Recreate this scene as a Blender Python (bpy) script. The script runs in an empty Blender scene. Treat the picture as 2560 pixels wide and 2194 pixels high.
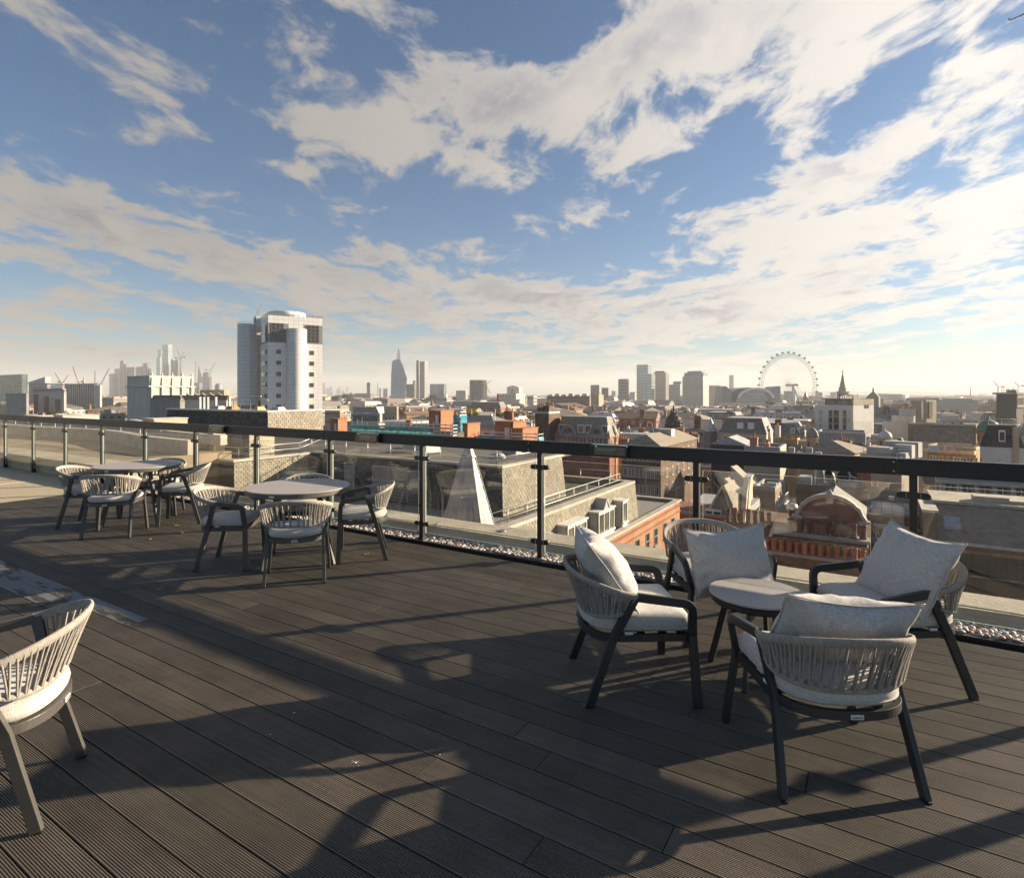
import bpy, bmesh, math, random
from mathutils import Vector, Matrix, noise
D = bpy.data
SC = bpy.context.scene
COL = SC.collection
R = math.radians
PI = math.pi
random.seed(11)

# ------------------------------------------------------------------ camera
HAZE = 1.45e-4
EYE = 1.53            # eye height over the deck
FPX = 1452.0          # focal length in pixels of the 2560 px wide photograph
CX, HY = 1280.0, 985.0
cam = D.cameras.new('camera')
cam.sensor_width = 36.0
cam.lens = 36.0*FPX/2560.0
cam.shift_y = (HY-1097.0)/2560.0
cam.clip_start = 0.05
cam.clip_end = 30000
camo = D.objects.new('camera', cam)
camo.location = (0, 0, EYE)
camo.rotation_euler = (R(90), 0, 0)
COL.objects.link(camo)
SC.camera = camo

# ------------------------------------------------------------------ sun, exposure
SUN_AZ, SUN_EL = 72.4, 17.2        # azimuth to the right of the view direction (+Y)
SUN = Vector((math.sin(R(SUN_AZ))*math.cos(R(SUN_EL)), math.cos(R(SUN_AZ))*math.cos(R(SUN_EL)), math.sin(R(SUN_EL))))
sl = D.lights.new('sun', 'SUN')
sl.energy = 5.0
sl.angle = R(0.55)
sl.color = (1.0, 0.82, 0.6)
so = D.objects.new('sun', sl)
so.rotation_euler = SUN.to_track_quat('Z', 'Y').to_euler()
so.location = (20, 4, 12)
COL.objects.link(so)
SC.view_settings.view_transform = 'Standard'
SC.view_settings.look = 'None'
SC.view_settings.exposure = 1.48
SC.view_settings.gamma = 1.0
SC.view_settings.use_curve_mapping = False
SC.cycles.max_bounces = 8
SC.cycles.diffuse_bounces = 3
SC.cycles.glossy_bounces = 3
SC.cycles.transparent_max_bounces = 16
SC.cycles.volume_bounces = 0
SC.cycles.caustics_reflective = False
SC.cycles.caustics_refractive = False
SC.cycles.sample_clamp_indirect = 6.0

# ------------------------------------------------------------------ node helpers
class NT:
    def __init__(s, tree):
        s.t = tree; s.n = tree.nodes; s.l = tree.links
    def new(s, kind, **kw):
        n = s.n.new(kind)
        for k, v in kw.items(): setattr(n, k, v)
        return n
    def put(s, sock, v):
        if isinstance(v, bpy.types.NodeSocket): s.l.new(v, sock)
        else: sock.default_value = v
    def m(s, op, a, b=None, c=None, clamp=False):
        n = s.new('ShaderNodeMath', operation=op); n.use_clamp = clamp
        s.put(n.inputs[0], a)
        if b is not None: s.put(n.inputs[1], b)
        if c is not None: s.put(n.inputs[2], c)
        return n.outputs[0]
    def ramp(s, x, a, b, lo=0.0, hi=1.0, smooth=True):
        n = s.new('ShaderNodeMapRange'); n.interpolation_type = 'SMOOTHSTEP' if smooth else 'LINEAR'
        s.put(n.inputs[0], x); s.put(n.inputs[1], a); s.put(n.inputs[2], b); s.put(n.inputs[3], lo); s.put(n.inputs[4], hi)
        return n.outputs[0]
    def mix(s, f, a, b, kind='MIX'):
        n = s.new('ShaderNodeMix', data_type='RGBA', blend_type=kind)
        s.put(n.inputs[0], f); s.put(n.inputs[6], a); s.put(n.inputs[7], b)
        return n.outputs[2]
    def noise(s, vec, scale, detail=4, rough=0.55, dist=0.0):
        n = s.new('ShaderNodeTexNoise')
        if vec is not None: s.l.new(vec, n.inputs['Vector'])
        n.inputs['Scale'].default_value = scale; n.inputs['Detail'].default_value = detail
        n.inputs['Roughness'].default_value = rough; n.inputs['Distortion'].default_value = dist
        return n.outputs[0]
    def xyz(s, x, y, z=0.0):
        n = s.new('ShaderNodeCombineXYZ'); s.put(n.inputs[0], x); s.put(n.inputs[1], y); s.put(n.inputs[2], z)
        return n.outputs[0]
    def sep(s, v):
        n = s.new('ShaderNodeSeparateXYZ'); s.l.new(v, n.inputs[0]); return n.outputs
    def mapping(s, v, sc=(1, 1, 1), loc=(0, 0, 0)):
        n = s.new('ShaderNodeMapping'); s.l.new(v, n.inputs[0])
        n.inputs['Scale'].default_value = sc; n.inputs['Location'].default_value = loc
        return n.outputs[0]

def c4(c): return (c[0], c[1], c[2], 1.0)

# ------------------------------------------------------------------ sky with its clouds (a function of direction only)
W = D.worlds.new('World'); SC.world = W; W.use_nodes = True
W.node_tree.nodes.clear()
w = NT(W.node_tree)
tc = w.new('ShaderNodeTexCoord')
dx, dy, dz = w.sep(tc.outputs['Generated'])
sky = w.new('ShaderNodeTexSky', sky_type='NISHITA')
sky.sun_disc = False
sky.sun_elevation = R(SUN_EL)
sky.sun_rotation = R(SUN_AZ)
sky.air_density = 1.0; sky.dust_density = .8; sky.ozone_density = 2.2
zc = w.m('ADD', w.m('MAXIMUM', dz, 0.0), 0.075)
px = w.m('DIVIDE', dx, zc); py = w.m('DIVIDE', dy, zc)
CLOUD_BASE, CLOUD_GLOW = .135, .275
# tangent coordinates of the half of the sky ahead
yy = w.m('MAXIMUM', dy, 0.12)
gu = w.m('DIVIDE', dx, yy); gw = w.m('DIVIDE', dz, yy)
def blob(x, y, rx, ry, ang, amp):
    u0, w0 = (x-CX)/FPX, (HY-y)/FPX
    a = R(ang); ca, sa = math.cos(a), math.sin(a)
    U_ = w.m('SUBTRACT', gu, u0); V_ = w.m('SUBTRACT', gw, w0)
    p = w.m('MULTIPLY_ADD', V_, sa*FPX/rx, w.m('MULTIPLY', U_, ca*FPX/rx))
    q = w.m('MULTIPLY_ADD', V_, ca*FPX/ry, w.m('MULTIPLY', U_, -sa*FPX/ry))
    r2 = w.m('MULTIPLY_ADD', p, p, w.m('MULTIPLY', q, q))
    e = w.m('EXPONENT', w.m('MULTIPLY', r2, -1.0))
    return w.m('MULTIPLY', e, amp)
BLOBS = [(430, 600, 720, 115, -9, 0.31), (1150, 765, 640, 85, -4, 0.258), (1900, 755, 820, 100, 2, 0.31), (2200, 560, 560, 150, 9, 0.344), (2380, 265, 400, 95, 24, 0.31), (1600, 150, 600, 130, 14, 0.31), (2000, 10, 420, 90, 14, 0.258), (1250, 310, 300, 85, 16, 0.224), (1560, 370, 260, 45, 18, 0.206), (640, 120, 200, 75, -22, 0.258), (790, 180, 120, 55, -25, 0.138), (130, 315, 200, 48, -12, 0.258), (390, 285, 110, 60, -40, 0.224), (950, 340, 230, 42, -12, 0.241), (300, 210, 160, 45, -20, 0.138), (620, 250, 200, 40, -15, 0.12), (760, 430, 80, 22, -5, 0.138), (430, 900, 900, 60, -2, 0.189), (150, 800, 500, 35, -4, 0.172), (1800, 850, 700, 22, 1, 0.103), (2250, 905, 500, 22, 1, 0.138), (1620, 950, 260, 28, 0, 0.138), (1350, 930, 200, 20, 0, 0.103), (1150, 530, 480, 90, -6, -0.275), (2220, 165, 360, 60, 22, -0.224), (900, 120, 120, 120, -30, -0.258), (120, 120, 260, 70, -10, -0.12), (900, 260, 260, 40, -10, -0.086), (1820, 360, 260, 45, 16, -0.189), (450, 420, 500, 55, -8, -0.189), (1500, 830, 1200, 40, 0, -0.138), (150, 905, 420, 50, -2, 0.16)]
bias = None
for b in BLOBS:
    e = blob(*b)
    bias = e if bias is None else w.m('ADD', bias, e)
pv = w.xyz(w.m('MULTIPLY', px, 1.0), w.m('MULTIPLY', py, .62), 3.7)
wn = w.new('ShaderNodeTexNoise'); w.l.new(pv, wn.inputs['Vector']); wn.inputs['Scale'].default_value = 1.6; wn.inputs['Detail'].default_value = 3
wv = w.new('ShaderNodeVectorMath', operation='MULTIPLY_ADD'); w.l.new(wn.outputs['Color'], wv.inputs[0]); wv.inputs[1].default_value = (.42, .42, .42); w.l.new(pv, wv.inputs[2])
pw = wv.outputs[0]
f1 = w.noise(pw, 2.9, 13, .635)
big = w.noise(pv, .9, 3, .5)
sh = w.new('ShaderNodeVectorMath', operation='ADD'); w.l.new(pw, sh.inputs[0]); sh.inputs[1].default_value = (.085, .03, .01)
f2 = w.noise(sh.outputs[0], 2.7, 6, .55)
fine = w.noise(pw, 13.0, 6, .6)
raw = w.m('ADD', w.m('MULTIPLY', w.m('SUBTRACT', f1, .5), 2.75), bias)
raw = w.m('MULTIPLY_ADD', w.m('SUBTRACT', big, .5), .45, raw)
raw = w.m('MULTIPLY_ADD', w.m('SUBTRACT', fine, .5), .30, raw)
front = w.ramp(dy, 0.0, 0.35)
raw = w.m('ADD', raw, w.m('MULTIPLY', w.m('SUBTRACT', 1.0, front), -.10))
dens = w.ramp(raw, 0.0, 0.34)
dens = w.m('MULTIPLY', dens, w.ramp(dz, 0.0, .035))
thick = w.ramp(raw, 0.15, 0.85)
lit = w.ramp(w.m('SUBTRACT', f1, f2), -.10, .10)
sd = w.new('ShaderNodeVectorMath', operation='DOT_PRODUCT'); w.l.new(tc.outputs['Generated'], sd.inputs[0]); sd.inputs[1].default_value = SUN
cosn = w.m('MAXIMUM', sd.outputs['Value'], -0.2)
glow = w.m('POWER', w.ramp(cosn, -.2, 1.0, 0, 1, False), 2.2)
cl_bright = w.m('MULTIPLY_ADD', glow, CLOUD_GLOW, CLOUD_BASE)
shade = w.m('SUBTRACT', 1.10, w.m('MULTIPLY', thick, w.m('SUBTRACT', .50, w.m('MULTIPLY', lit, .50))))
cl_val = w.m('MULTIPLY', cl_bright, shade)
cl_tint = w.mix(w.ramp(w.m('MULTIPLY', thick, w.m('SUBTRACT', 1.0, lit)), 0, .6), (1.0, .945, .87, 1), (.93, .90, .93, 1))
cl_col = w.mix(1.0, cl_tint, w.xyz(cl_val, cl_val, cl_val), 'MULTIPLY')
SKY_STRENGTH = 0.05
sk = w.mix(1.0, sky.outputs[0], (SKY_STRENGTH*.53, SKY_STRENGTH*.71, SKY_STRENGTH*.84, 1), 'MULTIPLY')
fin = w.mix(w.m('MULTIPLY', dens, .96), sk, cl_col)
bg = w.new('ShaderNodeBackground'); bg.inputs['Strength'].default_value = 1.0
w.l.new(fin, bg.inputs['Color'])
wo = w.new('ShaderNodeOutputWorld'); w.l.new(bg.outputs[0], wo.inputs['Surface'])
W.cycles.sampling_method = 'MANUAL'; W.cycles.sample_map_resolution = 512

# ------------------------------------------------------------------ materials
MATS = {}
def mat(name, col, rough=.7, metal=0.0, var=.12, scale=3.0, bump=.0, bscale=40.0, spec=.4, stain=0.0, rnd=0.0, streak=None, coat=0.0):
    """plain procedural surface: colour mottling, fine relief, optional run-off streaks and per-object variation"""
    if name in MATS: return MATS[name]
    m = D.materials.new(name); m.use_nodes = True
    t = NT(m.node_tree); p = t.n['Principled BSDF']
    co = t.new('ShaderNodeTexCoord').outputs['Object']
    n1 = t.noise(co, scale, 5, .6)
    f = t.ramp(n1, .3, .7, 1-var, 1+var)
    if rnd:
        oi = t.new('ShaderNodeObjectInfo')
        f = t.m('MULTIPLY', f, t.ramp(oi.outputs['Random'], 0, 1, 1-rnd, 1+rnd, False))
    if streak:
        n2 = t.noise(t.mapping(co, (streak, streak, streak*.06)), 1.0, 4, .6)
        f = t.m('MULTIPLY', f, t.ramp(n2, .45, .75, 1.0, 1-stain))
    elif stain:
        n2 = t.noise(co, scale*.35, 3, .6)
        f = t.m('MULTIPLY', f, t.ramp(n2, .5, .72, 1.0, 1-stain))
    c = t.mix(1.0, c4(col), t.xyz(f, f, f), 'MULTIPLY')
    t.l.new(c, p.inputs['Base Color'])
    p.inputs['Roughness'].default_value = rough; p.inputs['Metallic'].default_value = metal
    p.inputs['Specular IOR Level'].default_value = spec
    if coat: p.inputs['Coat Weight'].default_value = coat
    if bump:
        b = t.new('ShaderNodeBump'); b.inputs['Strength'].default_value = bump; b.inputs['Distance'].default_value = .01
        t.l.new(t.noise(co, bscale, 3, .6), b.inputs['Height']); t.l.new(b.outputs[0], p.inputs['Normal'])
    MATS[name] = m
    return m

def brick_mat(name, c1, c2, mortar, bw=.225, bh=.075, rnd=.1, bump=.5):
    if name in MATS: return MATS[name]
    m = D.materials.new(name); m.use_nodes = True
    t = NT(m.node_tree); p = t.n['Principled BSDF']
    uv = t.new('ShaderNodeTexCoord').outputs['UV']
    b = t.new('ShaderNodeTexBrick'); t.l.new(uv, b.inputs['Vector'])
    b.inputs['Scale'].default_value = 1.0; b.inputs['Brick Width'].default_value = bw; b.inputs['Row Height'].default_value = bh
    b.inputs['Mortar Size'].default_value = bh*.12; b.inputs['Color1'].default_value = c4(c1); b.inputs['Color2'].default_value = c4(c2)
    b.inputs['Mortar'].default_value = c4(mortar)
    co = t.new('ShaderNodeTexCoord').outputs['Object']
    f = t.ramp(t.noise(co, .8, 5, .65), .3, .7, .78, 1.18)
    oi = t.new('ShaderNodeObjectInfo')
    f = t.m('MULTIPLY', f, t.ramp(oi.outputs['Random'], 0, 1, 1-rnd, 1+rnd, False))
    t.l.new(t.mix(1.0, b.outputs[0], t.xyz(f, f, f), 'MULTIPLY'), p.inputs['Base Color'])
    p.inputs['Roughness'].default_value = .85; p.inputs['Specular IOR Level'].default_value = .25
    if bump:
        bn = t.new('ShaderNodeBump'); bn.inputs['Strength'].default_value = bump; bn.inputs['Distance'].default_value = .02
        t.l.new(t.m('SUBTRACT', 1.0, b.outputs[1]), bn.inputs['Height']); t.l.new(bn.outputs[0], p.inputs['Normal'])
    MATS[name] = m
    return m

def glass_mat(name, tint, reflect=1.0, rough=0.0):
    if name in MATS: return MATS[name]
    m = D.materials.new(name); m.use_nodes = True
    t = NT(m.node_tree); t.n.clear()
    tr = t.new('ShaderNodeBsdfTransparent'); tr.inputs[0].default_value = c4(tint)
    gl = t.new('ShaderNodeBsdfGlossy'); gl.inputs['Roughness'].default_value = rough
    lw = t.new('ShaderNodeLayerWeight'); lw.inputs[0].default_value = .5
    fre = t.m('MULTIPLY_ADD', t.m('POWER', lw.outputs['Facing'], 5.0), .95, .055)
    co = t.new('ShaderNodeTexCoord').outputs['Object']
    dirt = t.ramp(t.noise(co, 6, 5, .7), .5, .85, 0, .05)
    df = t.new('ShaderNodeBsdfDiffuse'); df.inputs[0].default_value = (.7, .7, .66, 1)
    mx0 = t.new('ShaderNodeMixShader'); t.l.new(t.m('ADD', dirt, .012), mx0.inputs[0]); t.l.new(tr.outputs[0], mx0.inputs[1]); t.l.new(df.outputs[0], mx0.inputs[2])
    mx = t.new('ShaderNodeMixShader'); t.l.new(t.m('MULTIPLY', fre, reflect, clamp=True), mx.inputs[0])
    t.l.new(mx0.outputs[0], mx.inputs[1]); t.l.new(gl.outputs[0], mx.inputs[2])
    o = t.new('ShaderNodeOutputMaterial'); t.l.new(mx.outputs[0], o.inputs[0])
    MATS[name] = m
    return m

def deck_mat(name, dusty=0.0):
    if name in MATS: return MATS[name]
    m = D.materials.new(name); m.use_nodes = True
    t = NT(m.node_tree); p = t.n['Principled BSDF']
    co = t.new('ShaderNodeTexCoord').outputs['Object']
    oi = t.new('ShaderNodeObjectInfo')
    ofs = t.new('ShaderNodeVectorMath', operation='ADD'); t.l.new(co, ofs.inputs[0])
    t.l.new(t.xyz(t.m('MULTIPLY', oi.outputs['Random'], 37.0), 0.0, 0.0), ofs.inputs[1])
    v = ofs.outputs[0]
    grain = t.noise(t.mapping(v, (3, 60, 10)), 1.0, 5, .6)
    cloud = t.noise(v, 1.7, 5, .65)
    f = t.m('MULTIPLY', t.ramp(grain, .3, .7, .86, 1.14), t.ramp(cloud, .3, .7, .80, 1.2))
    f = t.m('MULTIPLY', f, t.ramp(oi.outputs['Random'], 0, 1, .84, 1.16, False))
    c = t.mix(1.0, (.112, .094, .073, 1), t.xyz(f, f, f), 'MULTIPLY')
    specks = t.ramp(t.noise(v, 95, 2, .5), .71, .76)
    c = t.mix(t.m('MULTIPLY', specks, .35), c, (.42, .38, .32, 1))
    spill = t.ramp(t.noise(v, 1.1, 6, .7), .62, .70)
    c = t.mix(t.m('MULTIPLY', spill, .16), c, (.27, .25, .23, 1))
    if dusty:
        sx, sy, sz = t.sep(co)
        edge = t.ramp(t.noise(t.mapping(co, (1.3, 5, 1)), 1.6, 6, .65), .44, .50)
        c = t.mix(t.m('MULTIPLY', edge, dusty), c, (.27, .275, .28, 1))
    t.l.new(c, p.inputs['Base Color'])
    p.inputs['Roughness'].default_value = .62; p.inputs['Specular IOR Level'].default_value = .35
    b = t.new('ShaderNodeBump'); b.inputs['Strength'].default_value = .2; b.inputs['Distance'].default_value = .001
    t.l.new(t.noise(t.mapping(v, (60, 90, 60)), 1.0, 3, .6), b.inputs['Height']); t.l.new(b.outputs[0], p.inputs['Normal'])
    MATS[name] = m
    return m

def fabric_mat(name, col, scale=900):
    if name in MATS: return MATS[name]
    m = D.materials.new(name); m.use_nodes = True
    t = NT(m.node_tree); p = t.n['Principled BSDF']
    uv = t.new('ShaderNodeTexCoord').outputs['UV']
    a = t.noise(t.mapping(uv, (40, 420, 1)), 1.0, 3, .7)
    b = t.noise(t.mapping(uv, (420, 40, 1)), 1.0, 3, .7)
    f = t.ramp(t.m('ADD', a, b), .75, 1.25, .74, 1.22)
    co = t.new('ShaderNodeTexCoord').outputs['Object']
    f = t.m('MULTIPLY', f, t.ramp(t.noise(co, 5, 3, .5), .3, .7, .97, 1.03))
    t.l.new(t.mix(1.0, c4(col), t.xyz(f, f, f), 'MULTIPLY'), p.inputs['Base Color'])
    p.inputs['Roughness'].default_value = .95; p.inputs['Specular IOR Level'].default_value = .12
    p.inputs['Sheen Weight'].default_value = .25
    bn = t.new('ShaderNodeBump'); bn.inputs['Strength'].default_value = .45; bn.inputs['Distance'].default_value = .003
    t.l.new(t.m('ADD', a, b), bn.inputs['Height'])
    b2 = t.new('ShaderNodeBump'); b2.inputs['Strength'].default_value = .14; b2.inputs['Distance'].default_value = .03
    t.l.new(t.noise(co, 9, 2, .5, .6), b2.inputs['Height']); t.l.new(bn.outputs[0], b2.inputs['Normal'])
    t.l.new(b2.outputs[0], p.inputs['Normal'])
    MATS[name] = m
    return m

def emit_mat(name, col, s):
    m = D.materials.new(name); m.use_nodes = True
    p = m.node_tree.nodes['Principled BSDF']
    p.inputs['Base Color'].default_value = c4(col); p.inputs['Emission Color'].default_value = c4(col); p.inputs['Emission Strength'].default_value = s
    MATS[name] = m
    return m

# ------------------------------------------------------------------ mesh builder
class MB:
    def __init__(s): s.v = []; s.f = []; s.smooth = []
    def face(s, idx, smooth=False): s.f.append(tuple(idx)); s.smooth.append(smooth)
    def poly(s, pts, smooth=False):
        i = len(s.v); s.v.extend([tuple(p) for p in pts]); s.face(range(i, i+len(pts)), smooth)
    def box(s, x0, x1, y0, y1, z0, z1, M=None, taper=None, bottom=True):
        """axis box, optionally carried by matrix M; taper=(tx,ty) insets the top"""
        tx, ty = taper if taper else (0, 0)
        P = [(x0,y0,z0),(x1,y0,z0),(x1,y1,z0),(x0,y1,z0),(x0+tx,y0+ty,z1),(x1-tx,y0+ty,z1),(x1-tx,y1-ty,z1),(x0+tx,y1-ty,z1)]
        if M is not None: P = [tuple(M @ Vector(p)) for p in P]
        i = len(s.v); s.v.extend(P)
        q = [(4,5,6,7),(0,1,5,4),(1,2,6,5),(2,3,7,6),(3,0,4,7)]
        if bottom: q.append((3,2,1,0))
        for a in q: s.face([i+k for k in a])
    def prism(s, pts, z0, z1, top=None, cap=True, bottom=False, smooth=False):
        """vertical prism over plan outline pts (counter-clockwise); top = other outline for z1"""
        n = len(pts); i = len(s.v); T = top or pts
        s.v.extend([(p[0], p[1], z0) for p in pts]); s.v.extend([(p[0], p[1], z1) for p in T])
        for k in range(n):
            j = (k+1) % n; s.face((i+k, i+j, i+n+j, i+n+k), smooth)
        if cap: s.face([i+n+k for k in range(n)])
        if bottom: s.face([i+k for k in reversed(range(n))])
    def lathe(s, prof, n=24, c=(0, 0, 0), smooth=True, a0=0.0, sx=1.0, sy=1.0):
        """prof = [(radius, z)] from bottom to top"""
        i = len(s.v); k = len(prof)
        for r, z in prof:
            for j in range(n):
                a = a0+2*PI*j/n
                s.v.append((c[0]+r*sx*math.cos(a), c[1]+r*sy*math.sin(a), c[2]+z))
        for q in range(k-1):
            for j in range(n):
                jj = (j+1) % n
                s.face((i+q*n+j, i+q*n+jj, i+(q+1)*n+jj, i+(q+1)*n+j), smooth)
        if prof[0][0] > 1e-6: s.face([i+j for j in reversed(range(n))])
        if prof[-1][0] > 1e-6: s.face([i+(k-1)*n+j for j in range(n)])
    def tube(s, path, r, n=6, cap=True, closed=False, smooth=True, flat=1.0):
        P = [Vector(p) for p in path]; m = len(P); i = len(s.v)
        rr = r if isinstance(r, (list, tuple)) else [r]*m
        up0 = Vector((0, 0, 1))
        for k in range(m):
            if closed: t = P[(k+1) % m]-P[k-1]
            else: t = P[min(k+1, m-1)]-P[max(k-1, 0)]
            t.normalize()
            up = up0 if abs(t.z) < .93 else Vector((0, 1, 0))
            a = t.cross(up).normalized(); b = a.cross(t)
            for j in range(n):
                an = 2*PI*(j+.5)/n
                s.v.append(tuple(P[k]+a*rr[k]*math.cos(an)*flat+b*rr[k]*math.sin(an)))
        K = m if closed else m-1
        for k in range(K):
            kk = (k+1) % m
            for j in range(n):
                jj = (j+1) % n
                s.face((i+k*n+j, i+kk*n+j, i+kk*n+jj, i+k*n+jj), smooth)
        if cap and not closed:
            s.face([i+j for j in range(n)]); s.face([i+(m-1)*n+j for j in reversed(range(n))])
    def bar(s, p, q, wid, hei):
        """straight square-section bar"""
        p = Vector(p); q = Vector(q); t = (q-p).normalized()
        up = Vector((0, 0, 1)) if abs(t.z) < .95 else Vector((0, 1, 0))
        a = t.cross(up).normalized()*wid/2; b = a.cross(t).normalized()*hei/2
        i = len(s.v)
        for o in (p, q): s.v.extend([tuple(o-a-b), tuple(o+a-b), tuple(o+a+b), tuple(o-a+b)])
        for f in ((0,1,5,4),(1,2,6,5),(2,3,7,6),(3,0,4,7),(3,2,1,0),(4,5,6,7)): s.face([i+k for k in f])
    def sweep(s, path, side, wid, thk, closed=False):
        """rectangular section along path; side = lateral vector(s); wid in the plane, thk along side"""
        P = [Vector(p) for p in path]; m = len(P); i = len(s.v)
        S = side if isinstance(side, list) else [Vector(side)]*m
        for k in range(m):
            if closed: t1 = (P[k]-P[k-1]).normalized(); t2 = (P[(k+1) % m]-P[k]).normalized()
            else:
                t1 = (P[k]-P[k-1]).normalized() if k else (P[1]-P[0]).normalized()
                t2 = (P[k+1]-P[k]).normalized() if k < m-1 else t1
            t = (t1+t2).normalized(); sv = Vector(S[k]); sv = (sv-t*sv.dot(t)).normalized()
            nrm = sv.cross(t).normalized()
            mi = 1/max(.5, t.dot(t2))
            for (a, b) in ((-1,-1),(1,-1),(1,1),(-1,1)):
                s.v.append(tuple(P[k]+nrm*a*wid/2*mi+sv*b*thk/2))
        K = m if closed else m-1
        for k in range(K):
            kk = (k+1) % m
            for j in range(4):
                jj = (j+1) % 4
                s.face((i+k*4+j, i+k*4+jj, i+kk*4+jj, i+kk*4+j))
        if not closed:
            s.face((i+3, i+2, i+1, i)); q = i+(m-1)*4; s.face((q, q+1, q+2, q+3))
    def join(s, o, M=None):
        i = len(s.v)
        s.v.extend([tuple(M @ Vector(p)) for p in o.v] if M is not None else o.v)
        for f, sm in zip(o.f, o.smooth): s.face([i+k for k in f], sm)
    def mesh(s, name, m=None, uvs=True, fix=True):
        me = D.meshes.new(name); me.from_pydata(s.v, [], s.f)
        if fix:
            bm = bmesh.new(); bm.from_mesh(me); bmesh.ops.recalc_face_normals(bm, faces=bm.faces); bm.to_mesh(me); bm.free()
        me.polygons.foreach_set('use_smooth', s.smooth)
        if uvs:
            uv = me.uv_layers.new(name='UVMap').data
            vs = me.vertices
            for p in me.polygons:
                n = p.normal
                if abs(n.z) > .8:
                    for li in p.loop_indices:
                        co = vs[me.loops[li].vertex_index].co; uv[li].uv = (co.x, co.y)
                else:
                    h = math.hypot(n.x, n.y) or 1; tx, ty = -n.y/h, n.x/h
                    for li in p.loop_indices:
                        co = vs[me.loops[li].vertex_index].co; uv[li].uv = (co.x*tx+co.y*ty, co.z)
        if m is not None: me.materials.append(m)
        return me
    def build(s, name, m=None, parent=None, kind=None, loc=None, **kw):
        return link(name, s.mesh(name, m, **kw), parent, kind, loc)

def link(name, me, parent=None, kind=None, loc=None, rotz=0.0):
    o = D.objects.new(name, me); COL.objects.link(o)
    if parent is not None: o.parent = parent
    if kind: o['kind'] = kind
    if loc is not None: o.location = loc
    if rotz: o.rotation_euler = (0, 0, rotz)
    return o
def tag(o, label, cat, group=None):
    o['label'] = label; o['category'] = cat
    if group: o['group'] = group
    return o
def thing(name, label, cat, loc=(0, 0, 0), rotz=0.0, group=None):
    o = D.objects.new(name, None); COL.objects.link(o); o.empty_display_size = .2
    o.location = loc; o.rotation_euler = (0, 0, rotz)
    return tag(o, label, cat, group)
def struct(name, mb, m, loc=None):
    return mb.build(name, m, None, 'structure', loc)
KIDS = {}
def copy_tree(o, parent=None):
    c = o.copy(); COL.objects.link(c)
    if parent is not None: c.parent = parent
    for ch in o.children: copy_tree(ch, c)
    return c
def bevel(o, wdt=.003, seg=2):
    b = o.modifiers.new('bevel', 'BEVEL'); b.width = wdt; b.segments = seg; b.limit_method = 'ANGLE'; b.angle_limit = R(35)
    return o

# rail frame: u runs along the balustrade to the left and away, v points out over the city
UX, UY = -.8487, .5289
VX, VY = .5289, .8486
def P(u, v, z=0.0): return Vector((u*UX+v*VX, u*UY+v*VY, z))
RAILROT = math.atan2(UY, UX)
MUV = Matrix(((UX, VX, 0, 0), (UY, VY, 0, 0), (0, 0, 1, 0), (0, 0, 0, 1)))
def at(x, y, d):
    """world point seen at photograph pixel (x, y) at depth d"""
    return Vector(((x-CX)/FPX*d, d, EYE-(y-HY)/FPX*d))
# ================================================================== the terrace
M_DECK = deck_mat('composite board'); M_DUST = deck_mat('dusty board', .8)
M_BLACK = mat('black powder coat', (.016, .0155, .016), .42, var=.15, scale=9, bump=.06, bscale=300, spec=.5)
M_UNDER = mat('deck void', (.01, .01, .01), .9)
M_CONC = mat('weathered concrete', (.47, .415, .325), .92, var=.16, scale=2.2, bump=.7, bscale=45, stain=.3)
M_CREAMW = mat('cream render', (.56, .47, .32), .9, var=.1, scale=1.5, bump=.25, bscale=60, stain=.2)
M_RESIN = mat('resin bound gravel', (.52, .43, .29), .9, var=.30, scale=110, bump=.8, bscale=120, stain=.12)
M_GLASS = glass_mat('clear glass', (.955, .968, .955))
M_GEDGE = mat('glass edge', (.45, .58, .52), .12, spec=.8)
M_STEEL = mat('stainless steel', (.55, .55, .53), .3, metal=1.0, var=.05)
M_GALV = mat('galvanised steel', (.50, .50, .48), .45, metal=.6, var=.1)

ROT_B = math.atan2(UY, UX)
PITCH, V0 = .145, 1.623
DECK_L, DECK_R = 10.45, -3.2

def board_mesh(L):
    b = MB(); w0 = PITCH-.0065; n = 17; pr = []
    step = (w0-.006)/n; y = -w0/2
    pr.append((y, -.024)); pr.append((y, -.0015)); pr.append((y+.0015, 0))
    y += .003
    for k in range(n):
        a = y+k*step
        pr += [(a+.0004, 0.0), (a+.0012, -.0030), (a+.0034, -.0030), (a+.0042, 0.0)]
    pr += [(w0/2-.0015, 0), (w0/2, -.0015), (w0/2, -.024)]
    m = len(pr)
    for x in (0.0, L):
        b.v.extend([(x, q[0], q[1]) for q in pr])
    for k in range(m-1): b.face((k, k+1, m+k+1, m+k))
    b.face((m-1, 0, m, 2*m-1)); b.face(range(m)); b.face([2*m-1-k for k in range(m)])
    return b.mesh('board', M_DECK, uvs=False)

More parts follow.
